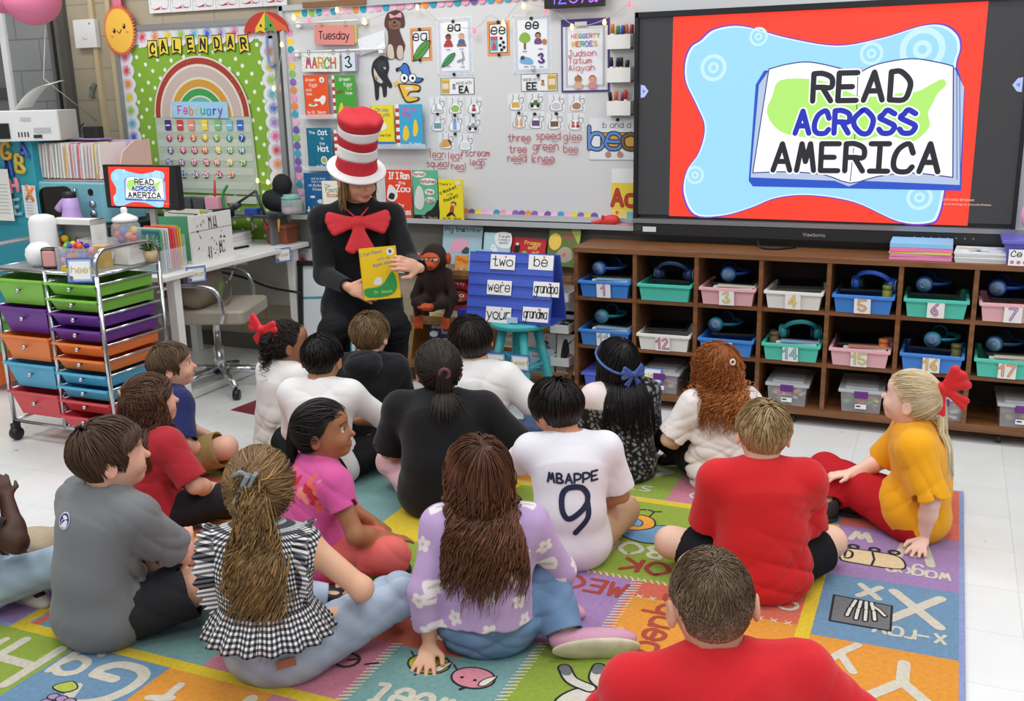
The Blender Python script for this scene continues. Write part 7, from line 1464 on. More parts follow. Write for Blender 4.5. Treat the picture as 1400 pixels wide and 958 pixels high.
tag(MB().tube(smoothp([(-4.2, 4.5, .95), (-4.15, 4.55, .8), (-4.05, 4.6, .737), (-4.0, 4.8, .737)], 5), .006, M('#111112', .5)).build('monitor_cable', None), 'black monitor cable running down onto the desk', 'cable')
# microwave
a, b = at_y(46, 242, 4.62), at_y(148, 302, 4.62); mx, mz = (a[0]+b[0])/2, CZ+.003; w, h = b[0]-a[0], .245; TL = M('#7db8c6', .3, spec=.5)
t = thing('microwave', 'retro teal microwave oven with round silver knobs', 'microwave', (mx, 4.62, mz)); MB().box((0, .17, h/2), (w, .34, h), TL, bev=.035).build('oven_body', t)
f = Flat(-.002); P = [(-w*.42, h*.2), (-w*.45, h*.5), (-w*.4, h*.82), (-w*.2, h*.88), (0, h*.86), (w*.06, h*.5), (w*.02, h*.15), (-w*.2, h*.12)]; f.prism(smoothp(P, 5, True), -.002, -.008, M('#16181a', .15)); f.build('door_window', t)
MB().tube(smoothp([(w*.1, -.01, h*.12), (w*.13, -.035, h*.3), (w*.13, -.04, h*.6), (w*.1, -.01, h*.86)], 5), .008, chrome(), 8).build('door_handle', t)
for z in (.25, .48): MB().lathe([(.022, 0), (.022, -.014), (.014, -.022), (0, -.022)], chrome(), (w*.32, -.001, h*z), 18, 'y').build('knob', t)
f = Flat(-.001); f.disc(w*.3, h*.76, .022, M('#121316', .2)); f.build('dial', t)
# file box on the microwave
a = at_y(42, 188, 4.66); b = at_y(168, 243, 4.66); fx, fw, fz, fh = (a[0]+b[0])/2, b[0]-a[0], mz+h+.003, .235
t = thing('file_box', 'pale pink file box with a curved side on the microwave', 'file box', (fx, 4.64, fz)); pk = M('#e8c4c0', .4, alpha=.75); MB().box((0, .14, .003), (fw, .26, .006), pk).build('box_base', t); MB().box((0, .27, fh/2), (fw, .006, fh), M('#c8b0d8', .4)).build('box_back', t)
MB().prism([(0, 0), (.26, 0), (.26, fh*1.02), (.13, fh*1.0), (.03, fh*.75), (0, fh*.45)], -.004, .004, M('#e9bfb4', .4)).xf(Matrix.Rotation(PI/2, 4, 'Z')).build('side_panel', t, (fw/2, .01, 0)); MB().prism([(0, 0), (.26, 0), (.26, fh), (0, fh*.95)], -.004, .004, pk).xf(Matrix.Rotation(PI/2, 4, 'Z')).build('side_panel', t, (-fw/2, .01, 0))
FC = ['#e8e6ea', '#f0c8c8', '#e8e8e6', '#f2e4e0', '#eac0c4', '#dfe6d4', '#f0f0ee', '#c8d8b8', '#e8e4e8', '#f0c040', '#e8e6e2', '#e87a98', '#e4e0ea', '#e85a78', '#f0eeee', '#d8cce4', '#ecb0b8', '#e8e4dc', '#e8c058', '#f0e8e0']; FN = ['white', 'light pink', 'pale grey', 'cream', 'rose', 'pale green', 'ivory', 'sage', 'lavender white', 'amber', 'off white', 'deep pink', 'pale lilac', 'crimson pink', 'snow white', 'lilac', 'blush', 'beige', 'mustard', 'peach']
for i in range(20):
    m = MB(); m.box((0, .11, fh*.46), (.005, .22, fh*.9+rnd.uniform(-.01, .006)), M(FC[i], .6)); m.box((.004, .11, fh*.45), (.003, .215, fh*.86), paper('#f2f0ec')); tag(m.build('hanging_folder', None, (fx-fw/2+.025+i*(fw-.17)/20, 4.655, fz+.012), (0, rnd.uniform(.01, .1), 0)), FN[i]+' folder in the pink file box', 'folder', 'folders in the pink file box')
m = MB(); m.tube([(0, 0, 0), (.045, 0, .1), (.1, -.01, .0)], .003, M('#e8e6e0', .5), 6); tag(m.build('wire_stand', None, (fx+fw/2-.17, 4.62, fz+.0)), 'thin white wire stand beside the file box', 'stand')
x, y, zz = at_y(158, 175, 5.05); m = MB(); m.box((0, 0, .035), (.12, .06, .07), M('#1a1b1d', .5), bev=.008); m.tube(smoothp([(-.05, -.02, .03), (-.085, -.02, .06), (-.05, -.02, .09)], 4), .005, M('#1a1b1d', .5)); o = tag(m.build('hole_punch', None, (x, 4.86, fz+fh+.012)), 'black stapler like device on top of the file box', 'device')
MB().box((0, 0, 0), (.3, .1, .008), M('#a890c8', .4)).build('support_ledge', o, (-.05, 0, -.004))
# teal cabinet with magnet letters
ca, cb = at_y(-30, 192, 4.6), at_y(41, 193, 4.6); X1 = cb[0]; X0 = X1-.55; ZT = cb[2]; TC = M('#2f9db0', .5)
t = thing('teal_cabinet', 'teal metal cabinet with magnetic letters at the left edge', 'cabinet', ((X0+X1)/2, 4.6, 0)); MB().box((0, .25, ZT/2), (X1-X0, .5, ZT), TC, bev=.008).build('cabinet_body', t); MB().box((0, -.004, ZT*.32), (X1-X0-.04, .012, ZT*.6), M('#2a90a4', .5)).build('cabinet_door', t)
for ch, x, y, cc, n, hh in (('G', 38, 408, '#e0a848', 'mustard', .1), ('A', 150, 408, '#5a68b8', 'blue', .1), ('B', 132, 498, '#d8b848', 'yellow', .1), ('M', 55, 528, '#3a62b0', 'royal blue', .09), ('H', 90, 640, '#e88a9c', 'pink', .09), ('E', 115, 780, '#88a8b0', 'grey blue', .09), ('X', 198, 690, '#e08a50', 'orange', .09)):
    a = at_y(*c6(x, y), 4.585); m = Flat(-.008); st, tw = strokes(ch, hh)
    if a[0] > X1-.02: a = (X1-.045, a[1], a[2])
    for P in st: m.tube([(p[0]-tw/2, 0, p[1]-hh/2) for p in P], .0125, M(cc, .5), 8)
    tag(m.build('magnet_letter', None, (a[0], 4.588, a[2]), (0, rnd.uniform(-.15, .15), 0)), '%s magnetic letter %s on the teal cabinet' % (n, ch), 'magnet letter', 'magnet letters on the teal cabinet')
f = Flat(-.001); f.box((0, 0, 0), (.11, .002, .2), paper('#e4e6ea')); [f.rect(-.01, .07-.018*i, .06, .003, M('#8a8c90', .7)) for i in range(9)]; a = at_y(*c6(190, 745), 4.59); tag(f.build('paper_list', None, (X1-.05, 4.585, a[2])), 'printed list hanging under the orange letter X', 'paper')
f = Flat(-.001); f.box((0, 0, 0), (.2, .004, .32), paper('#eceae6')); [f.rect(.0, .13-.022*i, .16, .003, M('#9a9a98', .7)) for i in range(12)]; f.box((0, -.004, .165), (.03, .012, .02), M('#1a1a1c', .4)); a = at_y(*c6(20, 700), 4.58); tag(f.build('clipped_papers', None, (a[0]-.02, 4.57, a[2])), 'sheaf of clipped white papers on the teal cabinet', 'paper')
# printer
a, b = at_y(-20, 150, 4.65), at_y(83, 189, 4.65); w = .5; px_ = b[0]-w/2*math.cos(.5); t = thing('printer', 'white laser printer with curled paper on top of the cabinet', 'printer', (px_, 4.65-w/2*math.sin(.5), ZT+.002), .5); h = a[2]-ZT-.01; PW = M('#dcdcda', .45)
MB().box((0, .18, h/2), (w, .36, h), PW, bev=.012).build('printer_body', t); m = MB(); m.box((-w*.28, -.003, h*.35), (w*.4, .01, h*.5), M('#141416', .4)); m.build('output_slot', t)
f = Flat(-.001); [f.rect(w*.02+.018*i, h*.22, .008, .03, M('#2a2a2c', .5)) for i in range(4)]; f.rect(w*.12, h*.72, .06, .02, M('#b8b8b6', .5)); f.rect(w*.3, h*.35, .1, .03, M('#b4b4b2', .5)); f.rect(w*.24, h*.15, .05, .02, M('#2c2c2e', .5)); f.build('control_panel', t)
m = MB(); n = 8; V = []
for i in range(n+1): q = i/n; V += [(-.02+.18*q+.05*q*q, .05, h+.01+.14*math.sin(q*1.6)*(1)), (.0+.18*q+.05*q*q, .25, h+.02+.16*math.sin(q*1.6))]
m.add(V, [(2*i, 2*i+2, 2*i+3, 2*i+1) for i in range(n)], M('#f2f2f4', .6)); tag(m.build('curled_paper', None, (px_-.08, 4.6, ZT), (0, 0, .4)), 'sheet of white paper curling out of the printer', 'paper')
# lilac megaphone-like bottle in front of the microwave
x, y, zz = at_y(90, 300, 4.45); t = thing('watering_can', 'lilac cone shaped spout bottle in front of the microwave', 'bottle', (x, 4.5, CZ+.002)); LC = M('#c2a0dc', .35)
MB().lathe([(.0, 0), (.078, 0), (.08, .008), (.06, .05), (.048, .1), (.044, .165), (0, .168)], LC, n=24).build('bottle_body', t); MB().tube(smoothp([(-.02, 0, .14), (-.06, 0, .13), (-.1, 0, .095)], 4), [.026]*5+[.024]*3+[.026], LC, 12).build('spout', t); MB().lathe([(.04, .166), (.04, .2), (0, .201)], M('#1d1c20', .4), n=20).build('cap', t)
for nm, lab, px, py, cc, zz2 in (('crate', 'green plastic crate on the floor at the left edge', 4, 415, '#6ab04a', .42), ('crate', 'orange plastic crate on the floor at the left edge', 5, 465, '#e8702c', .25)):
    x, y, z_ = at_y(px, py, 4.0); m = MB(); m.box((0, 0, .09), (.2, .3, .18), M(cc, .5), taper=1.05, bev=.01); m.box((0, 0, .18), (.23, .33, .02), M(cc, .5), bev=.006); tag(m.build(nm, None, (x-.06, 4.05, zz2-.21 if zz2 < .3 else .235)), lab, 'crate')
# ------------------------------------------------------------------ alphabet rug
RX0, RX1, RY0, RY1, RT = -2.92, .145, 1.57, 4.17, .01
def rugmat(h): return M(h, .95, bump=.6, bscale=420, spec=.1, var=.13, vscale=70, sheen=.15)
rug = thing('alphabet_rug', 'bright alphabet rug with coloured letter squares under the children', 'rug', ((RX0+RX1)/2, (RY0+RY1)/2, 0))
m = MB(); m.box((0, 0, RT/2), (RX1-RX0, RY1-RY0, RT), rugmat('#8c98c4'), bev=.004); m.build('rug_base', rug)
CR_ = '#cfc8b6'; DK = '#20201f'
class Rug(Flat):
    """x, world y -> drawn flat; seen from the far side the print stands on its head, so drawings are turned by flip"""
    def cell(s, x0, y0, x1, y1, c):
        s.cn = getattr(s, 'cn', 0)+1; s.y = -1.2e-5*s.cn+s.step; s.rect((x0+x1)/2, (y0+y1)/2, x1-x0, y1-y0, rugmat(c)); s.y = -.0011; return s
    def word(s, t, x, y, h, c=CR_, rot=PI, **k):
        s.y = -.0011; return s.text(t, x, y, h, rugmat(c), k.pop('w', h*.15), rot=rot, maxw=k.pop('maxw', .29), **k)
    def obl(s, P, c, o=.007):
        Q = smoothp(P, 5, True); s.poly(Q, rugmat(c)); s.line(Q, o, rugmat(DK), closed=True); return s
r = Rug(-.0011, .0001)
B = '#6b8fac'; G_ = '#8ea53a'; PU = '#9f7eae'; RD = '#d0664e'; OG = '#dd9332'; PKc = '#c4788c'; TE = '#76a09c'; YL = '#dcbf28'
# inner field
r.cell(-2.55, 2.0, -.3, 3.64, '#d86a50')
r.cell(-.5, 2.87, -.32, 3.62, RD); r.cell(-.62, 2.97, -.5, 3.62, RD)
r.cell(-1.55, 2.98, -.62, 3.62, G_); r.cell(-1.9, 2.98, -1.55, 3.62, YL); r.cell(-2.3, 2.98, -1.9, 3.62, TE); r.cell(-2.52, 2.98, -2.3, 3.62, PKc)
r.cell(-1.42, 2.5, -.857, 2.975, PU); r.cell(-.857, 2.87, -.5, 2.97, RD); r.cell(-.845, 2.5, -.32, 2.87, OG); r.cell(-1.005, 2.02, -.32, 2.5, G_); r.cell(-1.41, 2.02, -1.005, 2.49, TE); r.cell(-1.41, 2.335, -1.2, 2.75, RD); r.cell(-1.5, 2.5, -1.42, 3.0, YL)
r.cell(-1.88, 2.02, -1.41, 2.42, PKc); r.cell(-2.2, 2.02, -1.88, 2.6, TE); r.cell(-2.52, 2.02, -2.2, 2.6, B); r.cell(-1.8, 2.33, -1.2, 2.62, RD); r.cell(-2.52, 2.6, -1.42, 2.98, OG); r.cell(-1.9, 2.62, -1.42, 2.98, G_)
for x0, y0, x1, y1 in ((-2.56, 3.62, -.28, 3.665), (-2.56, 1.98, -.28, 2.022), (-.322, 1.98, -.28, 3.665), (-2.6, 1.98, -2.56, 3.665)): r.cell(x0, y0, x1, y1, YL)
# outer ring of letter squares
yb = [1.585, 2.0, 2.415, 2.83, 3.255, 3.67]
for i, (c, U, l, wd_) in enumerate((('#e0a030', 'Z', 'z', 'zoo'), (OG, 'Y', 'y', 'yo-yo'), (OG, 'Y', 'y', 'yak'), (B, 'X', 'x', 'x-ray'), (PU, 'W', 'w', 'wagon'))):
    y0, y1 = yb[i], yb[i+1]; r.cell(-.28, y0, .128, y1, c); cy = (y0+y1)/2
    if i < 2: continue
    if U == 'X': r.line([(-.11+.0, y1-.1), (.1, y1-.3)], .035, rugmat(CR_)) if False else None
    hh = .2
    if U == 'W': r.word('W', -.02, y1-.07, .17, w=.03); r.word('w', -.2, y1-.05, .1, w=.022); r.word(wd_, .0, y0+.13, .07, maxw=.2)
    elif U == 'X': r.word('X', -.0, y1-.06, .19, w=.035, wsc=1.1); r.word('x', -.15, y1-.05, .12, w=.024); r.word(wd_, -.01, y0+.13, .075, maxw=.2)
    else: r.word('Y', -.02, y1-.07, .2, w=.035, wsc=1.2); r.word('y', -.19, y1-.08, .13, w=.026); r.word(wd_, .0, y0+.12, .085)
# wagon, x-ray
r.obl([(-.25, 3.38), (-.22, 3.36), (-.08, 3.36), (-.04, 3.38), (-.05, 3.44), (-.09, 3.47), (-.22, 3.47), (-.25, 3.44)], '#ddc49a')
r.line([(-.145, 3.365), (-.14, 3.41), (-.15, 3.465)], .008, rugmat(DK)); [r.ring(x, 3.49, .01, .022, rugmat(DK), 14) for x in (-.215, -.145, -.08)]; r.line(smoothp([(-.235, 3.39), (-.215, 3.4), (-.215, 3.44), (-.235, 3.45)], 4, True), .009, rugmat(DK))
r.poly([(-.235, 2.93), (-.06, 2.93), (-.065, 3.09), (-.24, 3.1)], rugmat('#6f7072')); r.line([(-.235, 2.93), (-.06, 2.93), (-.065, 3.09), (-.24, 3.1)], .007, rugmat(DK), closed=True)
for w_, c_ in ((.02, DK), (.0095, '#dcd8cc')):
    for i in range(4):
        x = -.18+i*.021; r.line([(x+.002*(i-1.5), 3.03), (x+.006*(i-1.5), 2.96+.012*abs(i-1.5))], w_, rugmat(c_)); r.line([(x, 3.04), (-.15+(x+.15)*.75, 3.085)], w_, rugmat(c_))
    r.line([(-.125, 3.07), (-.1, 3.045), (-.082, 3.015)], w_, rugmat(c_))
# top row
tr_ = [(-.28, .128, RD, 'V', 'v', 'van'), (-.6, -.28, B, 'U', 'u', 'uke'), (-.945, -.6, PKc, 'T', 't', 'tub'), (-1.35, -.945, G_, 'S', 's', 'star'), (-1.75, -1.35, OG, 'R', 'r', 'ring'), (-2.15, -1.75, B, 'Q', 'q', 'quilt'), (-2.55, -2.15, PU, 'P', 'p', 'pail'), (-2.905, -2.55, G_, 'O', 'o', 'owl')]
for x0, x1, c, U, l, wd_ in tr_:
    r.cell(x0, 3.67, x1, 4.155, c); cx_ = (x0+x1)/2; r.word(U, cx_+.07, 4.1, .2, w=.033); r.word(l, cx_-.1, 4.06, .12, w=.024); r.word(wd_, cx_, 3.78, .075)
r.cell(-.28, 3.67, .128, 3.82, '#d86a58')
r.obl([(-1.24, 3.85), (-1.2, 3.88), (-1.19, 3.95), (-1.16, 3.89), (-1.09, 3.88), (-1.15, 3.85), (-1.13, 3.8), (-1.18, 3.83), (-1.24, 3.79)], '#e8c040')
r.obl([(-.5, 3.8), (-.42, 3.79), (-.37, 3.82), (-.4, 3.85), (-.5, 3.85)], '#d8a848')
# bottom row
br_ = [(-2.905, -2.65, OG, 'I', 'i'), (-2.65, -2.305, G_, 'H', 'h'), (-2.305, -1.96, B, 'G', 'g'), (-1.96, -1.6, OG, 'F', 'f'), (-1.6, -1.25, PKc, 'E', 'e'), (-1.25, -.9, B, 'D', 'd'), (-.9, -.55, PU, 'C', 'c'), (-.55, -.28, RD, 'B', 'b')]
for x0, x1, c, U, l in br_:
    r.cell(x0, 1.585, x1, 1.98, c); cx_ = (x0+x1)/2; r.word(U, cx_+.06, 1.94, .2, w=.035, wsc=1.1); r.word(l, cx_-.11, 1.92, .12, w=.026)
for i in range(7): r.obl([(-2.16+.03*(i % 4)+q*.0+.018*math.cos(a), 1.72+.025*(i//4)+.014*math.sin(a)) for q, a in [(0, 2*PI*k/8) for k in range(8)]], '#a88cb4', .004)
r.obl([(-2.2, 1.78), (-2.17, 1.82), (-2.13, 1.8), (-2.15, 1.77)], '#b8c048', .004)
# left column
for i, c in enumerate((PU, B, RD, G_)): r.cell(-2.905, yb[i+1], -2.61, yb[i+2], c)
# inner words and animals
r.word('MEOW', -1.02, 2.93, .085, '#a84038', w=.016); r.ring(-1.13, 2.72, .05, .09, rugmat(DK), 24, -1., 3.3); r.ring(-1.13, 2.72, .056, .084, rugmat('#e8b838'), 24, -.95, 3.25); 
r.word('BOK', -.82, 3.12, .085, '#a03a30', w=.018); r.word('BOK', -.95, 3.24, .085, CR_, w=.018)
r.text('squeak', -.74, 2.69, .085, rugmat('#a84434'), .016, rot=-PI/2); 
r.text('mouse', -.56, 2.72, .085, rugmat(CR_), .014, rot=-PI/2)
for j in range(5): r.ring(-.36-.002*j, 3.5-.13*j, .022, .036, rugmat(CR_), 16)
for j in range(12): r.line([(-.6, 3.56-.055*j), (-.34, 3.59-.055*j)], .003, rugmat('#b84a38'))
# chicken
r.y = -.0011
r.obl([(-1.02, 3.3), (-.92, 3.26), (-.82, 3.3), (-.8, 3.38), (-.86, 3.43), (-.96, 3.4), (-1.03, 3.36)], '#6f9cc4'); r.obl([(-1.06, 3.42), (-1.05, 3.36), (-.98, 3.35), (-.92, 3.4), (-.94, 3.47), (-1.0, 3.49)], '#eba038'); r.obl([(-1.03, 3.42), (-1.02, 3.39), (-.97, 3.39), (-.97, 3.43), (-1.0, 3.45)], '#5f9ccc', .005)
for x in (-1.02, -.96): r.line([(x, 3.49), (x+.005, 3.54)], .006, rugmat(DK)); r.line([(x-.02, 3.55), (x+.005, 3.54), (x+.03, 3.55)], .007, rugmat(DK))
# tweet birds
r.y = -.0011
for x, y, c in ((-1.27, 2.27, '#b8b02c'), (-1.12, 2.25, '#d88a98')):
    r.obl([(x+.055*math.cos(a)*1.15, y+.05*math.sin(a)) for a in [2*PI*k/10 for k in range(10)]], c, .006); r.obl([(x+.03, y+.0), (x+.06, y+.03), (x+.05, y-.02), (x+.03, y-.03)], '#e4dcc8', .004)
    for s in (-1, 1): r.disc(x-.01+.02*s, y-.01, .006, rugmat(DK), n=8)
    r.line([(x-.06, y+.02), (x-.08, y+.04)], .005, rugmat(DK)); r.line([(x, y-.05), (x-.01, y-.065)], .008, rugmat(DK))
r.word('tweet', -1.2, 2.13, .12, CR_, w=.02)
r.word('Mac', -1.29, 2.44, .06, '#e8dcb0', rot=PI*.97); r.word('a farm', -1.3, 2.52, .085, '#e8dcb0', rot=PI*.97, w=.014)
r.obl([(-1.38, 2.64), (-1.32, 2.62), (-1.26, 2.66), (-1.3, 2.71), (-1.36, 2.7)], '#2a2826')
for x in (-1.56, -1.5, -1.44): r.line([(x, 2.2), (x+.03, 2.22)], .008, rugmat(DK))
r.ring(-1.5, 2.2, .03, .04, rugmat(DK), 14)
# cow
r.y = -.0011
CW = '#d8d2c4'; r.obl([(-.86, 2.2), (-.72, 2.12), (-.56, 2.14), (-.48, 2.22), (-.52, 2.32), (-.62, 2.36), (-.74, 2.35), (-.84, 2.3)], CW); r.obl([(-.7, 2.3), (-.66, 2.34), (-.58, 2.34), (-.56, 2.29), (-.63, 2.26)], '#8a8c90', .005); r.obl([(-.8, 2.2), (-.76, 2.25), (-.68, 2.24), (-.68, 2.18), (-.75, 2.16)], '#8a8c90', .005)
for P in ([(-.8, 2.32), (-.86, 2.34), (-.9, 2.39)], [(-.76, 2.34), (-.8, 2.37), (-.81, 2.43)], [(-.6, 2.36), (-.58, 2.4), (-.57, 2.45)], [(-.5, 2.3), (-.44, 2.36), (-.4, 2.38)]):
    Q = smoothp(P, 5); r.line(Q, .042, rugmat(DK)); r.line(Q[:-2], .03, rugmat(CW)); r.line(Q[-3:], .03, rugmat('#6f7174'))
r.obl([(-.68, 2.37), (-.6, 2.4), (-.55, 2.38), (-.6, 2.35)], '#e0b8b4', .005)
# stitched seams
r.y = -.0011
def seam(a, b, n, w=.022):
    for i in range(n):
        t = (i+.5)/n; x, y = a[0]+(b[0]-a[0])*t, a[1]+(b[1]-a[1])*t; d = Vector((b[0]-a[0], b[1]-a[1])).normalized(); nn = Vector((-d[1], d[0])); y0 = r.y
        r.line([(x-nn[0]*w+d[0]*.006, y-nn[1]*w+d[1]*.006), (x+nn[0]*w-d[0]*.006, y+nn[1]*w-d[1]*.006)], .006, rugmat('#ddd0b0')); r.y = y0
seam((-1.41, 2.02), (-1.41, 2.34), 18, .014); seam((-1.005, 2.03), (-1.005, 2.5), 26, .014); seam((-.855, 2.5), (-.855, 2.98), 26, .018); seam((-1.2, 2.98), (-.62, 2.98), 26, .009); seam((-1.42, 2.5), (-1.42, 2.98), 22, .014)
def xs(a, b, n):
    for i in range(n):
        t = (i+.5)/n; x, y = a[0]+(b[0]-a[0])*t, a[1]+(b[1]-a[1])*t; y0 = r.y; r.line([(x-.009, y-.009), (x+.009, y+.009)], .005, rugmat('#ddd0b0')); r.y = y0; r.line([(x-.009, y+.009), (x+.009, y-.009)], .005, rugmat('#ddd0b0')); r.y = y0
xs((-.84, 2.87), (-.33, 2.87), 12)
o = r.build('rug_print', rug, (-(RX0+RX1)/2, -(RY0+RY1)/2, RT), (-PI/2, 0, 0))
# ------------------------------------------------------------------ people
def loc(pos, face, s, p):
    """world point -> the figure's own frame"""
    a = math.radians(face); x, y = p[0]-pos[0], p[1]-pos[1]; return ((x*math.cos(a)+y*math.sin(a))/s, (-x*math.sin(a)+y*math.cos(a))/s, p[2]/s)
BLACKH = dict(col='#17120f', col2='#2c221c', n=520, L=.085, vol=.014, lw=.0052, m=12, mix=.25)
SHT = dict(hang=False, ears=True, nape=-.66)
def short(col, col2, **k):
    d = dict(col=col, col2=col2, n=680, L=.07, vol=.017, lw=.0043, m=11, mix=.6, jit=.1, **SHT); d.update(k); return d
def long(col, col2, **k):
    d = dict(col=col, col2=col2, n=560, L=.3, vol=.014, lw=.005, m=24, mix=.5, jit=.06, curl=.006, freq=9, wave=True); d.update(k); return d
LAP = dict(arms={'L': dict(hand=(-.06, .2, .13), dir=(.6, .7, -.2)), 'R': dict(hand=(.06, .19, .14), dir=(-.6, .7, -.2))})
def bow(parent, c, R, k, mat, name='hair_bow'):
    pr = []
    for s in (-1, 1):
        pr += [cone(V3(0, 0, 0), V3(s*x_, .004, z_)*k, .006*k, .009*k, sq=1.5, k=.005*k) for x_, z_ in ((.036, .024), (.043, .01), (.042, -.008))]+[cone(V3(0, 0, 0), V3(s*x_, .006, z_)*k, .005*k, .006*k, sq=1.8, k=.004*k) for x_, z_ in ((.03, -.034), (.02, -.042))]
    pr.append(ell((0, -.003, 0), V3(.01, .01, .012)*k, k=.004)); F, lo = field(pr, .003, None, .012); V, Q = nets(F, lo, .003); return qmesh(name, V@R.T+c, Q, mat, parent)
P_ = {}
# boy in the white football shirt
pos, fc = (-1.12, 3.04), 24
S = dict(s=1.0, h=.004, skin='#c98f6c', lean=.05, slouch=.035, head=(32, -14, -6), torso=.34, shw=1.06, hair=dict(BLACKH, L=.1, n=640, vol=.02, **SHT), top=dict(name='football_shirt', col='#eceaf0', sleeve=.85, flare=.012, fold=.005, t=.013), bottom=dict(col='#c4a080', name='trousers'), shoes=dict(col='#e8e6e2'),
    arms={'L': dict(hand=(-.045, .16, .4), pole=(-1, -.1, -.6), dir=(.5, -.3, .8), back=(0, 1, .3), curl=.9), 'R': dict(hand=(.1, .18, .14), dir=(-.6, .6, -.1))}, legs=dict(KL=(-.235, .13, .1), KR=(.2, .2, .1)))
o = person('boy in a white football shirt with a large navy nine', pos, fc, S, 101)
def back_print(o, words, name, lift=.0025, ry=0.):
    f = Flat(0, .0002)
    for (t, x, z, h, c, w, ws) in words: f.text(t, x, z, h, M(c, .6), w, wsc=ws)
    # refine long faces so the print follows the cloth
    return project(o['top'], f, Matrix.Translation((0, -.5, 0)) @ Matrix.Rotation(ry, 4, 'Y'), (0, 1, 0), name, o['root'], lift)
back_print(o, [('MBAPPE', .008, .332, .03, '#1b2444', .0072, 1.05), ('9', .015, .165, .15, '#1b2444', .019, .85)], 'shirt_lettering')
# blond boy in red
pos, fc = (-.47, 3.05), 21
S = dict(s=1.03, h=.004, skin='#ecc2a8', lean=.03, head=(-4, -4, 3), shw=1.08, sx=1.1, hair=short('#9c8058', '#d2b88c', L=.045, vol=.014, crown=(.1, -.45, .85), sweep=(.25, .2, 0), jit=.22), top=dict(col='#cf2226', sleeve=.95, flare=.014, t=.016, fold=.007), bottom=dict(name='shorts', col='#1a1a1d', len=.75), shoes=dict(col='#303034'),
    legs=dict(KL=(-.26, .16, .1), KR=(.26, .16, .1)), **LAP)
person('blond boy seen from behind in a plain red t-shirt and black shorts', pos, fc, S, 102)
# brown haired boy in front
pos, fc = (-.285, 1.94), 20
S = dict(s=1.06, h=.0035, skin='#d9a487', lean=.03, side=-.085, torso=.285, head=(4, -3, -3), hs=1.12, shw=1.24, sx=1.22, hair=dict(col='#69543f', col2='#927860', n=1900, L=.017, vol=.0055, lw=.0024, m=5, mix=.7, jit=.15, fade=.5, skin='#b98a70', lenf=lambda d: np.clip(.5+d[:, 2], .25, 1.1), grav=.2, **SHT), top=dict(col='#d4232b', sleeve=.9, flare=.016, t=.014, fold=.008),
    bottom=dict(col='#2a2c34'), shoes=dict(col='#2a2a2a'), arms={'L': dict(hand=(-.2, .2, .1), pole=(-1, -.3, -.4)), 'R': dict(hand=(.34, .02, .06), pole=(1, -.3, .1))})
person('boy with cropped brown hair in red nearest the camera', pos, fc, S, 103)
# girl in lavender cardigan
pos, fc = (-1.15, 2.42), 22; s = 1.05; lo_ = lambda px, py, z: loc(pos, fc, s, at_z(px, py, z))
def flowers(V, o):
    b = np.tile(np.array(hexc('#bfa3cf')), (len(V), 1)); w = np.array(hexc('#eee6e4')); y = np.array(hexc('#cfc0c8')); r = np.random.RandomState(4)
    cs = []
    while len(cs) < 46:
        p = V[r.randint(len(V))]
        if all(np.linalg.norm(p-q) > .062 for q in cs): cs.append(p)
        if r.rand() < .002: break
    for p in cs:
        d = V-p; n = nrm(p-np.array([0, .03, p[2]])); e1 = nrm(np.cross((0, 0, 1.), n)); e2 = np.cross(n, e1); x, z = d@e1, d@e2; rr = np.hypot(x, z); th = np.arctan2(z, x)+p[0]*40
        near = np.linalg.norm(d, axis=1) < .05; k = np.clip((.0245*(.62+.38*np.abs(np.cos(2.5*th)))-rr)/.003, 0, 1)*near; b = b*(1-k[:, None])+w*k[:, None]; k = np.clip((.0065-rr)/.002, 0, 1)*near; b = b*(1-k[:, None])+y*k[:, None]
    return b
FR = lo_(848, 868, .055); AR = lo_(772, 872, .06)
S = dict(s=s, h=.004, skin='#e2b294', lean=.02, side=.0, slouch=.02, head=(22, 4, -4), hair=long('#4e2c1d', '#8a5a3c', L=.36, vol=.016, curl=.013, freq=8, n=720, grav=.6, mix=.6, curl0=.1, tipmix=.2, jit=.09), top=dict(name='cardigan', color=flowers, sleeve=1.93, flare=.012, t=.012, fold=.005, h=.0035, hem=.03), bottom=dict(name='jeans', color=lambda V, o: np.array(hexc('#6f8db0'))*(1+.12*np.sin(V[:, :1]*60)*np.sin(V[:, 1:2]*50+V[:, 2:]*40)), flare=.016, len=1.93),
    legs=dict(KR=tuple(V3(lo_(748, 778, .21))), AR=tuple(V3(AR)), FR=tuple(V3(FR)), KL=(-.1, .27, .1), AL=(.14, .2, .05), FL=(.24, .16, .04)), arms={'L': dict(hand=tuple(V3(lo_(588, 880, .045))), pole=(-.6, -.8, .1), dir=tuple(V3(lo_(580, 912, .02))-V3(lo_(588, 885, .04))), back=(0, 0, 1), curl=.12, spread=.3, big=1.), 'R': dict(hand=(.14, .2, .16), dir=(-.4, .8, -.2))}, shoes=dict(col='#d79ab4', upR=(-.25, 1., .35), sole='#d8cfb4', mat=M('#d9a0ba', .25, bump=.5, bscale=500)))
person('girl with long auburn hair in a lavender flowered cardigan', pos, fc, S, 104)
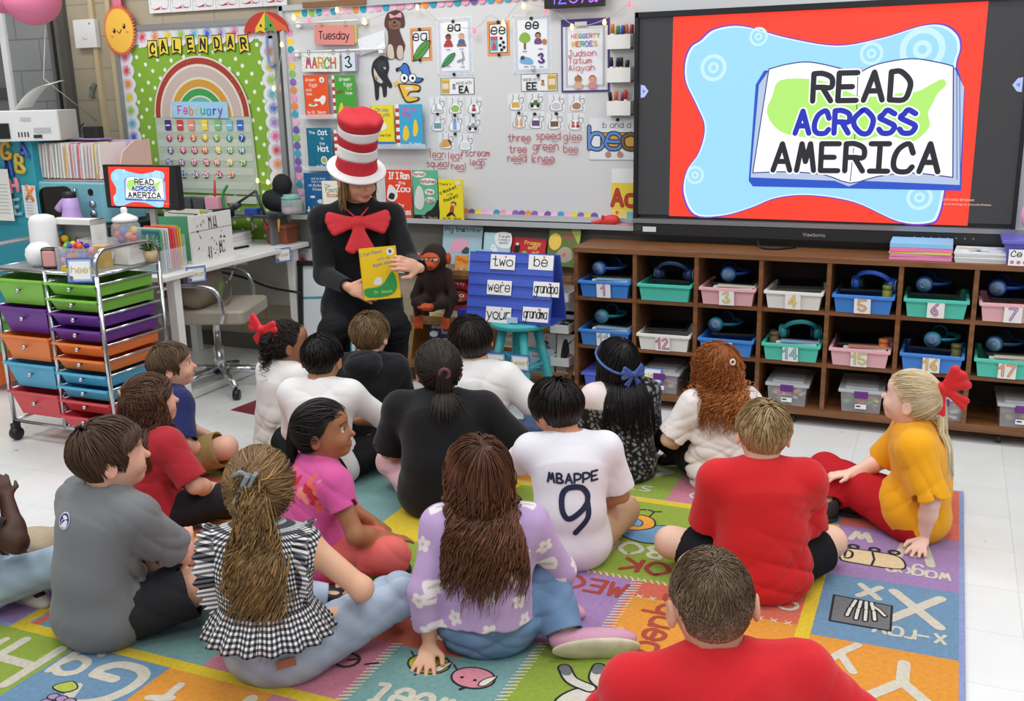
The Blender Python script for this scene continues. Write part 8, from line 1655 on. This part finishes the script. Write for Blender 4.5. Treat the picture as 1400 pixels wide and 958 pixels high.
# girl in pink
pos, fc = (-1.9, 2.64), -34
def pinkshirt(V, o):
    b = np.tile(np.array(hexc('#d65a9c')), (len(V), 1)); r = np.random.RandomState(8); rd = [np.array(hexc(c)) for c in ('#c82a38', '#e86858', '#8a1c30', '#f09080')]
    for i in range(70):
        a = r.uniform(-1.5, 1.5)-PI/2; p = np.array([.13*math.cos(a), .09*math.sin(a)+.02, .352+r.normal()*.024]); q = V-p; ang = r.uniform(0, PI); k = np.clip((.024-np.sqrt((q[:, 0]*math.cos(ang)+q[:, 2]*math.sin(ang))**2+6*(q[:, 2]*math.cos(ang)-q[:, 0]*math.sin(ang))**2+.4*q[:, 1]**2))/.004, 0, 1)[:, None]; b = b*(1-k)+rd[i % 4]*k
    return b
S = dict(s=1.0, h=.004, skin='#a8714e', lips='#9a5a50', brow='#1c120e', lean=.035, slouch=.03, head=(-32, 6, 0), eyes=True, iris='#1c100a', hair=dict(BLACKH, L=.2, n=600, pony=(.0, -.95, .05), pdir=(0, -.6, -.8), prad=.022, m=22, front=.42, open=False), top=dict(color=pinkshirt, sleeve=.5, flare=.006, t=.01, h=.0035), bottom=dict(name='leggings', col='#e06a64', t=.006, flare=.0), shoes=dict(col='#1c1c1e'),
    arms={'R': dict(hand=(.17, .2, .15), pole=(.7, -.4, -.6), dir=(-.1, .9, -.3), curl=.2), 'L': dict(hand=(-.05, .24, .12))}, legs=dict(KR=(.26, .16, .13), KL=(-.2, .2, .1)))
person('dark haired girl in profile wearing a pink flowered top and coral leggings', pos, fc, S, 105)
# girl in gingham
pos, fc = (-1.645, 2.07), 20; s = 1.06; lo_ = lambda px, py, z: loc(pos, fc, s, at_z(px, py, z))
def gingham_mat():
    m = bpy.data.materials.new('gingham'); m.use_nodes = True; nt = m.node_tree; b = nt.nodes['Principled BSDF']; N = nt.nodes.new; L = nt.links.new
    tc = N('ShaderNodeTexCoord'); sp = N('ShaderNodeSeparateXYZ'); L(tc.outputs['Object'], sp.inputs[0]); out = []
    at = N('ShaderNodeMath'); at.operation = 'ARCTAN2'; L(sp.outputs[0], at.inputs[0]); L(sp.outputs[1], at.inputs[1])
    for src, k in ((at.outputs[0], 24.), (sp.outputs[2], 150.)):
        q = N('ShaderNodeMath'); q.operation = 'MULTIPLY'; q.inputs[1].default_value = k/2; L(src, q.inputs[0]); fr = N('ShaderNodeMath'); fr.operation = 'FRACT'; L(q.outputs[0], fr.inputs[0]); gt = N('ShaderNodeMath'); gt.operation = 'GREATER_THAN'; gt.inputs[1].default_value = .5; L(fr.outputs[0], gt.inputs[0]); out.append(gt.outputs[0])
    ad = N('ShaderNodeMath'); ad.operation = 'ADD'; L(out[0], ad.inputs[0]); L(out[1], ad.inputs[1]); r = N('ShaderNodeValToRGB'); r.color_ramp.interpolation = 'CONSTANT'; r.color_ramp.elements[0].color = (*hexc('#f0efee'), 1); e = r.color_ramp.elements[1]; e.position = .34; e.color = (*hexc('#6e6e72'), 1); e2 = r.color_ramp.elements.new(.75); e2.color = (*hexc('#161618'), 1)
    d = N('ShaderNodeMath'); d.operation = 'MULTIPLY'; d.inputs[1].default_value = .5; L(ad.outputs[0], d.inputs[0]); L(d.outputs[0], r.inputs[0]); L(r.outputs[0], b.inputs['Base Color']); b.inputs['Roughness'].default_value = .9; return m
GMAT = gingham_mat()
jean = lambda c: (lambda V, o: np.array(hexc(c))*(1+.13*np.sin(V[:, :1]*70+V[:, 2:]*30)*np.sin(V[:, 1:2]*45+V[:, 2:]*60)))
S = dict(s=s, h=.004, skin='#e3b090', lean=.03, side=-.03, head=(10, -2, 2), hair=long('#5a412c', '#ab854f', L=.41, n=760, vol=.02, curl=.017, freq=9, mix=.85, curl0=.16, jit=.05, pony=(-.08, -.9, .25), pdir=(0, -.7, -.7), prad=.06, m=28, tipmix=.3, stiff=.7, open=False, lw=.0052), top=dict(name='gingham_top', mat=GMAT, sleeve=0, t=.012, hem=.13, fold=.004, off_shoulder=True, hemdrop=False), bottom=dict(name='jeans', color=jean('#a9b8ca'), fold=.007, low=.035),
    legs=dict(KR=tuple(V3(lo_(545, 815, .13))), AR=(.2, .36, .05), FR=(.08, .42, .045), KL=(-.15, .26, .1), AL=(.08, .3, .06)), shoes=dict(col='#1d1d1f'), arms={'R': dict(hand=(.2, .15, .17), pole=(.8, -.5, -.3), dir=(-.2, .8, -.2)), 'L': dict(hand=(-.08, .22, .16))})
o = person('girl in a black and white gingham top with long golden brown ponytail', pos, fc, S, 106)
rt, N_, Pp, X_ = o['root'], o['N'], o['P'], o['X']
def ruffle(name, path, out, n, w, amp, parent, mat):
    """wavy cloth band: path top edge points, out = offset to the lower edge"""
    P = np.array(smoothp(path, 14)); O = np.array(smoothp(out, 14)); m = len(P); R_ = 5; V = []
    for j in range(R_):
        t = j/(R_-1); wv = amp*t*np.sin(np.arange(m)*n*2*PI/m)[:, None]; dirn = nrm(O*np.array([1, 1, .0])+1e-6); V.append(P+O*t+dirn*wv)
    V = np.stack(V, 1).reshape(-1, 3); Q = [[i*R_+j, i*R_+j+1, (i+1)*R_+j+1, (i+1)*R_+j] for i in range(m-1) for j in range(R_-1)]
    ob = qmesh(name, V, np.array(Q), mat, parent); sm_ = ob.modifiers.new('thick', 'SOLIDIFY'); sm_.thickness = .003; return ob
zw = .24; ring_ = [(.118*math.sin(a)*1.0+N_[0]*.35, -.1*math.cos(a)-.02+.0, zw) for a in np.linspace(-PI, PI, 17)]; outp = [(.055*math.sin(a), -.045*math.cos(a), -.085) for a in np.linspace(-PI, PI, 17)]
ruffle('peplum', ring_, outp, 17, 0, .008, rt, GMAT)
for sg, S0 in ((-1, o['SL']), (1, o['SR'])):
    pth = [S0+V3(-sg*.035, .06, -.03), S0+V3(-sg*.03, .02, .04), S0+V3(-sg*.032, -.045, .03), S0+V3(-sg*.025, -.075, -.04), S0+V3(-sg*.03, -.07, -.12), S0+V3(-sg*.03, -.065, -.16)]; ou = [(sg*.03, .0, .01), (sg*.05, 0, .02), (sg*.055, -.02, .012), (sg*.05, -.02, .0), (sg*.045, -.015, 0), (sg*.02, -.01, 0)]
    ruffle('shoulder_ruffle', pth, ou, 13, 0, .007, rt, GMAT)
m = MB(); c = o['hp'](-.03, -.1, .03); m.box((0, 0, 0), (.014, .03, .085), M('#7e868c', .3), bev=.006, ry=.5); m.box((.022, 0, .01), (.01, .028, .07), M('#7e868c', .3), bev=.004, ry=.5); m.tube([(-.02, 0, .035), (.0, .0, .045), (.026, 0, .03)], .006, M('#7e868c', .3), 8); m.build('hair_claw', rt, tuple(c))
m = MB(); m.box((0, 0, 0), (.05, .003, .022), M('#a86a44', .6)); m.build('jeans_patch', rt, (.055, -.104, .105), (-.2, -.1, .35))
# boy in grey
pos, fc = (-2.28, 2.06), -12; s = 1.1
S = dict(s=s, h=.004, skin='#e0ae94', lean=.05, slouch=.03, head=(-22, 4, 0), hair=short('#4b3525', '#6b4f38', L=.085, n=760, crown=(.1, -.5, .85), mix=.4), top=dict(col='#76787a', sleeve=.85, flare=.012, t=.016, fold=.009), bottom=dict(name='shorts', col='#2b2c2f', len=.72), shoes=dict(col='#b03040', sole='#cfc8bc'), legs=dict(KR=(.235, .22, .15), KL=(-.2, .22, .12), AR=(-.02, .33, .06), AL=(.1, .3, .05)),
    arms={'R': dict(hand=(.03, .27, .2), pole=(.9, -.2, -.5), dir=(-.8, .5, .1), curl=.7), 'L': dict(hand=(-.01, .27, .17), pole=(-.8, -.4, -.5), dir=(.8, .4, 0), curl=.7)})
o = person('brown haired boy in a grey t-shirt with a round purple badge', pos, fc, S, 107)
f = Flat(0, .0002); f.disc(0, 0, .024, M('#eceaf2', .6), .021, 28); f.disc(0, 0, .0215, M('#4a3a7c', .6), .0185, 28); f.blob([(-.012, -.014), (-.002, -.004), (.008, .004), (.016, .0), (.014, -.012), (.004, -.016)], M('#e8e6f0', .6)); f.blob([(-.01, .01), (0, .014), (.012, .01), (.004, .004)], M('#e8e6f0', .6)); f.line(smoothp([(-.014, -.008), (-.004, .004), (.008, .008)], 4), .002, M('#e8e6f0', .6))
project(o['top'], f, Matrix.Translation((-.005, -.5, .375)), (0, 1, 0), 'shirt_badge', o['root'])
# girl in dark red
pos, fc = (-2.71, 2.72), -14
S = dict(s=.98, skin='#e2b096', lean=.04, head=(-20, 6, 0), hair=long('#4a2f20', '#7a5236', L=.3, n=560, curl=.009, freq=9, grav=.5), top=dict(col='#b02a34', sleeve=.9, flare=.012, t=.015, fold=.008), bottom=dict(col='#232326'), shoes=dict(col='#2a2a2c'), arms={'R': dict(hand=(.16, .2, .15), pole=(.8, -.4, -.5)), 'L': dict(hand=(-.08, .22, .14))})
o = person('girl with half tied long brown hair in a dark red t-shirt', pos, fc, S, 108)
hp = o['hp']; m = MB(); m.tube([hp(.012*math.cos(a), -.098, .05+.012*math.sin(a)) for a in [2*PI*i/12 for i in range(12)]], .004, M('#c8a878', .6), 6, closed=True); m.build('hair_tie', o['root'])
make_hair(o['root'], o['H'], o['R'], o['r']+.006, dict(col='#553626', col2='#86603f', n=150, L=.2, vol=.012, lw=.005, pony=(.0, -1, .45), pdir=(0, -.6, -.8), prad=.014, m=20, front=.45, open=False), [], 77).name = 'half_ponytail'
# boy in navy
pos, fc = (-3.05, 3.2), -30
S = dict(s=.95, skin='#e2b096', lean=.05, head=(-18, 6, 0), eyes=True, hair=short('#54402c', '#7a6042', L=.08, sweep=(0, .2, 0)), top=dict(col='#232c5c', sleeve=.95, flare=.012, t=.014, fold=.008), bottom=dict(name='shorts', col='#a08454', len=.9), shoes=dict(col='#403c3a'), arms={'R': dict(hand=(.17, .14, .12), pole=(.7, -.6, -.4)), 'L': dict(hand=(-.06, .22, .14))}, legs=dict(KR=(.24, .2, .16)))
person('small boy in a navy t-shirt and khaki shorts beside the cart', pos, fc, S, 109)
# girl with the red bow
pos, fc = (-2.73, 3.62), -20
S = dict(s=1.0, skin='#9a6a4c', lean=.03, head=(-22, 2, 0), brow='#1c120e', hair=dict(BLACKH, L=.16, n=520, col='#1d1512', col2='#33251e', pony=(-.35, -.85, .45), pdir=(-.5, -.8, .1), prad=.085, m=22, curl=.017, freq=24, mix=.4, open=False, stiff=.45, vol=.009), top=dict(name='sweater', col='#e9e6e2', sleeve=1.9, t=.015, fold=.007), bottom=dict(col='#8a8c98'), legs=dict(KR=(.14, .24, .13)), shoes=dict(col='#e0dcd8'), arms={'R': dict(hand=(.12, .2, .17)), 'L': dict(hand=(-.1, .2, .14))})
o = person('girl with a curly black puff and a red hair bow', pos, fc, S, 110)
bow(o['root'], o['hp'](-.015, -.105, .07), rotm(10, 0, 10), 1.75, M('#d8202c', .6))
# boy with black hair in white
pos, fc = (-2.35, 3.36), 16
S = dict(s=1.03, skin='#b98660', lean=.05, head=(-2, -4, 0), hair=dict(BLACKH, L=.045, n=640, col='#110e0d', col2='#1f1a18', vol=.013, m=9, **SHT, lenf=lambda d: np.clip(.7+.5*d[:, 2], .4, 1)), top=dict(col='#eae8e6', sleeve=1.05, flare=.014, t=.016, fold=.009), bottom=dict(col='#1b1b1e'), shoes=dict(col='#222222'), arms={'R': dict(hand=(.1, .22, .2), pole=(1, -.1, -.2), dir=(-.8, .4, .1)), 'L': dict(hand=(-.05, .22, .15))}, legs=dict(KR=(.27, .17, .13)))
person('boy with cropped black hair in a white elbow sleeve shirt', pos, fc, S, 111)
# boy in black hoodie
pos, fc = (-2.38, 3.8), 16
hood = [ell((0, -.055, .405), (.085, .05, .045), k=.03), ell((0, -.03, .435), (.07, .05, .03), k=.02)]
S = dict(s=1.03, skin='#e6b89e', lean=.04, head=(-6, -3, 0), hair=short('#6a5138', '#a88a5e', L=.085, n=700, crown=(.1, -.45, .9), jit=.3), top=dict(name='hoodie', col='#19191c', sleeve=1.95, t=.018, fold=.009, extra=hood), bottom=dict(col='#2a2a2e'), shoes=dict(col='#333333'), **LAP)
person('light brown haired boy in a black hoodie before the seated woman', pos, fc, S, 112)
# boy with dark hair and white t-shirt
pos, fc = (-1.8, 3.76), 6
S = dict(s=1.08, skin='#d9a888', lean=.05, side=-.02, head=(34, -2, -10), hair=short('#231a16', '#3c2e26', L=.1, n=620, mix=.4), top=dict(col='#e8e6e4', sleeve=.95, flare=.014, t=.015, fold=.008), bottom=dict(name='jeans', color=jean('#42506a')), shoes=dict(col='#8a8478'), arms={'R': dict(hand=(.2, .16, .14), pole=(.9, -.4, -.2)), 'L': dict(hand=(-.08, .22, .14))}, legs=dict(KR=loc(pos, fc, 1.08, at_z(726, 592, .19)), AR=loc(pos, fc, 1.08, at_z(672, 622, .06)), FR=loc(pos, fc, 1.08, at_z(690, 632, .05)), KL=(-.2, .22, .1)))
person('dark haired boy in white t-shirt and jeans before the pocket chart', pos, fc, S, 113)
# tall child in black t-shirt
pos, fc = (-1.74, 3.28), 18
S = dict(s=1.08, skin='#d2a080', lean=.07, slouch=.045, head=(14, 0, -4), shw=1.16, sx=1.16, hair=dict(BLACKH, L=.26, n=620, col='#241a15', col2='#3d2d24', pony=(.1, -.96, .1), pdir=(.1, -.6, -.8), prad=.02, m=26, open=False, front=.45), top=dict(col='#17171a', sleeve=.95, flare=.014, t=.018, fold=.008), bottom=dict(col='#e6b8c0'), shoes=dict(col='#d0c8c0'), arms={'R': dict(hand=(.2, .18, .14), pole=(.9, -.4, -.3)), 'L': dict(hand=(-.12, .22, .14))})
o = person('child in a loose black t-shirt with a dark low ponytail', pos, fc, S, 114)
hp = o['hp']; m = MB(); m.tube([hp(.012+.017*math.cos(a), -.107, .0+.017*math.sin(a)) for a in [2*PI*i/12 for i in range(12)]], .007, M('#6a3a4c', .8), 8, closed=True); m.build('hair_tie', o['root'])
# girl with long black hair and blue headband
pos, fc = (-1.18, 3.86), 40
def lace(V, o):
    n = np.sin(V[:, 0]*150+2*np.sin(V[:, 2]*90))*np.sin(V[:, 2]*140+2*np.sin(V[:, 1]*110))*np.sin(V[:, 1]*120+1.5*np.sin(V[:, 0]*100)); k = np.clip((n-.12)/.1, 0, 1)[:, None]; k = k*(V[:, 2:] > .03); b = np.array(hexc('#17171a'))*(1-k)+np.array(hexc('#8c8c90'))*k
    h = np.clip((V[:, 2:]-.335)/.01, 0, 1)*(V[:, :1] < -.02); return b*(1-h)+np.array(hexc('#e6d8d4'))*h
S = dict(s=.97, skin='#c9946e', lean=.03, head=(14, 2, 0), hair=long('#141013', '#262024', L=.36, n=560, curl=.003, freq=5, grav=.7, mix=.25, m=26), top=dict(name='patterned_dress', color=lace, sleeve=.9, t=.016, fold=.008), bottom=dict(name='leggings', col='#1b1b1d'), shoes=dict(col='#222222'), **LAP)
o = person('girl with long straight black hair and a blue headband', pos, fc, S, 115)
hp = o['hp']; e = o['r']+.02; H_ = o['H']; R_ = o['R']; pth = []
for i in range(28): a = 2*PI*i/28; u = nrm(V3(math.sin(a), math.cos(a), .42*math.cos(a)+.02)); pth.append(H_+R_@(u*e))
MB().tube(pth, .0065, M('#4a66b0', .6, var=.3, vscale=120), 8, closed=True).build('headband', o['root']); bow(o['root'], H_+R_@V3(.0, -.113, -.035), rotm(14), 1.2, M('#41599c', .6, var=.3, vscale=120), 'headband_bow')
# girl with curly red hair
pos, fc = (-.78, 3.92), 32
S = dict(s=.95, skin='#eac0a8', lean=.03, head=(10, -2, 0), hair=long('#9a5426', '#d68f4e', L=.3, n=680, vol=.024, curl=.012, freq=20, wave=False, grav=.35, jit=.3, mix=.8, m=30, lw=.0042), top=dict(name='blouse', col='#ece4e0', sleeve=.9, flare=.012, t=.015, fold=.007), bottom=dict(name='leggings', col='#17171a'), shoes=dict(col='#222222'), legs=dict(KL=(-.16, .22, .15)), arms={'L': dict(hand=(-.14, .16, .14), pole=(-.8, -.4, -.4)), 'R': dict(hand=(.1, .2, .14))})
o = person('girl with long curly red hair in a white blouse', pos, fc, S, 116)
m = MB(); m.tube([o['hp'](.011*math.cos(a), -.122, .045+.011*math.sin(a)) for a in [2*PI*i/10 for i in range(10)]], .004, M('#e8dcd0', .5), 6, closed=True); m.build('hair_tie', o['root'])
# blonde girl in yellow
pos, fc = (-.03, 3.7), 96; s = 1.0; lo_ = lambda px, py, z: loc(pos, fc, s, at_z(px, py, z))
S = dict(s=s, h=.004, skin='#f0c8b6', lips='#d88880', brow='#c8a880', lean=.02, slouch=.03, head=(-24, 8, 0), eyes=True, iris='#5a7080', hair=long('#d6bf94', '#f2e6c6', L=.34, n=640, vol=.011, curl=.002, freq=4, mix=.9, pony=(.12, -.9, .42), pdir=(.1, -.6, -.7), prad=.022, m=26, open=False, front=.3, lw=.0042), top=dict(col='#f0a818', sleeve=.95, flare=.014, t=.016, fold=.008), bottom=dict(col='#b81c26', flare=.014, t=.012),
    legs=dict(KL=tuple(V3(lo_(1128, 642, .16))), AL=(.02, .3, .06), FL=(-.02, .4, .05), KR=(.2, .25, .12), AR=tuple(V3(lo_(1165, 688, .06))), FR=tuple(V3(lo_(1092, 671, .05)))), shoes=dict(col='#2a2b2d', sole='#2e2f31', mat=M('#2b2c2e', .8)), arms={'L': dict(hand=tuple(V3(lo_(1262, 735, .045))), pole=(-.9, -.6, 0), dir=tuple(V3(lo_(1250, 762, .015))-V3(lo_(1262, 735, .04))), back=(0, 0, 1), curl=.1, spread=.3, big=1.), 'R': dict(hand=(.06, .22, .19), pole=(.8, -.5, -.2), dir=(-.3, .9, 0))})
o = person('blonde girl with a red bow in a yellow t-shirt and red trousers', pos, fc, S, 117)
bow(o['root'], o['H']+o['R']@V3(.0, -.092, .06), rotm(70, 0, 30), 1.9, M('#d41f26', .6))
# child at the left edge
pos, fc = (-2.87, 1.97), -26; s = 1.0; lw_ = lambda *p: tuple(V3(loc(pos, fc, s, p)))
S = dict(s=s, skin='#4b2d20', lean=.05, torso=.29, head=(10, 0, 0), hair=dict(BLACKH, L=.03, n=400, **SHT), armr=1.15, top=dict(col='#1d1d20', sleeve=.7, t=.013), bottom=dict(name='jeans', color=jean('#a9bccc'), fold=.008), shoes=dict(col='#cfc8c0'), legs=dict(KR=lw_(-2.57, 2.16, .14), AR=(.05, .33, .05)), arms={'R': dict(hand=lw_(-2.7, 2.12, .37), pole=(.9, -.2, -.8), dir=(-.5, 0, .8), curl=.8), 'L': dict(hand=(-.1, .2, .15))})
person('child in jeans cut off by the left edge with a raised forearm', pos, fc, S, 118)
fl = [ell((0, 0, .03), (.11, .08, .035), k=.03), ell((.06, .02, .05), (.07, .06, .04), k=.03), ell((-.07, -.02, .035), (.08, .06, .035), k=.03)]; x, y, z = at_z(62, 738, .04); o = blobmesh('fleece_jacket', fl, .007, M('#b8a68c', .98, bump=1., bscale=160)); o.location = (x, y+.02, .0); tag(o, 'crumpled beige fleece lying between the left edge child and the grey shirt', 'jacket')
# ------------------------------------------------------------------ reading woman with the striped hat
pos, fc = (-2.735, 4.36), -146
ml = lambda px, py, Y: loc(pos, fc, 1, at_y(px, py, Y))
BK_Y = 4.06; bc = ml(526, 374, BK_Y); 
lh, rh = V3(ml(560, 360, BK_Y+.02)), V3(ml(492, 400, BK_Y-.05))
S = dict(adult=True, h=.005, skin='#d8a488', lips='#b05a56', brow='#8a6a4a', hipz=.545, torso=.49, lean=.03, slouch=.02, sx=1.42, shw=1.06, tr=1.12, armr=1.15, legr=1.22, arml=(.28, .25), hipw=1.4, nk=1.35, hs=1.0, head=(24, -10, 4), eyes=True, gaze=(.1, 1, -.4), iris='#5a6a70', hand=1.4, hoff=(0, .03, .035),
    hair=dict(col='#7b5b38', col2='#b08c5c', n=520, L=.135, vol=.013, lw=.0062, m=18, mix=.7, grav=.8, front=.5, curl=.003, freq=5, stiff=.75), top=dict(name='black_sweater', col='#141417', sleeve=1.95, t=.016, fold=.007, neckw=.006, turtle=True), bottom=dict(name='black_trousers', col='#161619', t=.014, flare=.02, len=1.92, fold=.006), shoes=dict(col='#18181a', sole='#18181a', k=1.35),
    legs=dict(KL=(-.13, .43, .52), KR=(.15, .4, .51), AL=(-.1, .3, .09), AR=(.16, .22, .09), FL=(-.11, .47, .04), FR=(.17, .38, .04)),
    arms={'L': dict(hand=tuple(lh+V3(-.05, -.03, -.03)), pole=(-.15, -.6, -1), dir=(.75, .3, .3), back=(-.4, .8, .4), curl=.35, big=1.35), 'R': dict(hand=tuple(rh+V3(.05, -.05, .02)), pole=(.5, -.5, -1), dir=(-.85, .35, -.3), back=(.3, .8, .5), curl=.35, big=1.35)})
o = person('seated woman in black with striped hat and red bow holding a book', pos, fc, S, 119)
rt, R_, H_, N_ = o['root'], o['R'], o['H'], o['N']
hat = MB(); hm = Matrix([[*R_[i], 0] for i in range(3)]+[[0, 0, 0, 1]]).to_4x4(); tl = Matrix.Rotation(-.26, 4, 'X') @ Matrix.Rotation(.05, 4, 'Y'); i0 = 0
RW, WW = M('#c42430', .8, bump=.2, bscale=300), M('#ece9e8', .8, bump=.2, bscale=300); hat.lathe([(.1, .012), (.13, .004), (.141, 0), (.141, .006), (.13, .011), (.1, .019)], WW, n=40, squash=1.1)
def hr(z): return .1015-.012*math.sin(z/.13*1.6)+.01*max(0, z-.12)/.2
zs = [.0, .065, .122, .172, .222, .262]
for i in range(5):
    q = [zs[i]+(zs[i+1]-zs[i])*k/5 for k in range(6)]; hat.lathe([(hr(z), z+.012) for z in q]+([(hr(zs[-1])*.93, .288), (hr(zs[-1])*.8, .294), (.04, .287), (0, .284)] if i == 4 else []), RW if i % 2 == 0 else WW, n=40, squash=1.1)
for i in range(len(hat.v)):
    x, y, z = hat.v[i]; sh_ = max(0, z-.04); hat.v[i] = (x+.02*sh_*math.sin(z*18)+.004*math.sin(3*math.atan2(y, x)+z*25)*(z > .03), y+.05*sh_+.004*math.sin(2*math.atan2(y, x)+z*31)*(z > .03), z+.01*math.sin(math.atan2(y, x)*1+.6)*(z > .06)+(.006*math.sin(x*70)*(z > .27)))
hat.xf(Matrix.Translation(Vector(H_+R_@V3(0, .0, .036))) @ hm @ tl); hat.build('striped_hat', rt)
c = N_+V3(0, .145, -.035); pr = []
for s in (-1, 1): pr += [cone((0, 0, 0), (s*x_, 0, z_), .016, .019, sq=1.6, k=.012) for x_, z_ in ((.135, .035), (.14, .01), (.13, -.02), (.115, -.045))]+[cone((0, 0, -.01), (s*x_, 0, z_), .013, .016, sq=1.6, k=.012) for x_, z_ in ((.055, -.13), (.035, -.14), (.01, -.125))]
pr.append(ell((0, 0, 0), (.026, .02, .028), k=.01)); b_ = blobmesh('red_foam_bow', pr, .004, M('#d42a34', .7), rt); b_.location = tuple(c); b_.rotation_euler = (.22, 0, 0)
MB().tube([tuple(c+V3(-.01, 0, .02)), tuple(N_+V3(-.06, .07, .03))], .004, M('#d42a34', .7), 6).tube([tuple(c+V3(.01, 0, .02)), tuple(N_+V3(.06, .07, .03))], .004, M('#d42a34', .7), 6).build('bow_ribbon', rt)
# stool and held book
t = thing('round_stool', 'low round stool with a pink seat under the seated woman', 'stool', (pos[0]-.03, pos[1]+.03, 0)); MB().lathe([(0, .405), (.16, .405), (.175, .415), (.175, .432), (.15, .44), (0, .441)], M('#dfa9a8', .5), n=32).build('seat', t)
for k in range(4): a = PI/4+k*PI/2; MB().tube([(.13*math.cos(a), .13*math.sin(a), .41), (.16*math.cos(a), .16*math.sin(a), 0)], .011, chrome(), 8).build('leg', t)
def hb(f): f.T('I Can Read', .32, .87, .055, '#3f7fae', rot=.12, mw=.6); f.T('with my', .66, .76, .045, '#3f7fae', rot=.12); f.T('eyes shut!', .66, .66, .055, '#3f7fae', rot=.12); f.E(.84, .9, .11, .07, '#e8e4dc'); f.E(.84, .9, .04, .035, '#555'+'555'); f.B([(.06, .22), (.5, .26), (.8, .5), (.9, .44), (.92, .2), (.7, .06), (.12, .06)], '#2f9a48'); f.B([(.3, .3), (.4, .42), (.55, .4), (.5, .28)], '#e8e4dc'); f.T('Dr. Seuss', .55, .12, .05, '#c8e070', mw=.6)
a, b = at_y(500, 340, BK_Y), at_y(552, 410, BK_Y); w, h = .175, .245; bx = at_y(526, 410, BK_Y)
book('yellow and green picture book held open by the seated woman'.replace(' open', ''), (bx[0]-.01, BK_Y, bx[2]+.005), w, h, .012, '#f0c61c', hb, rx=-.1, rz=.42, ry=-.07, group='held book', name='held_picture_book')
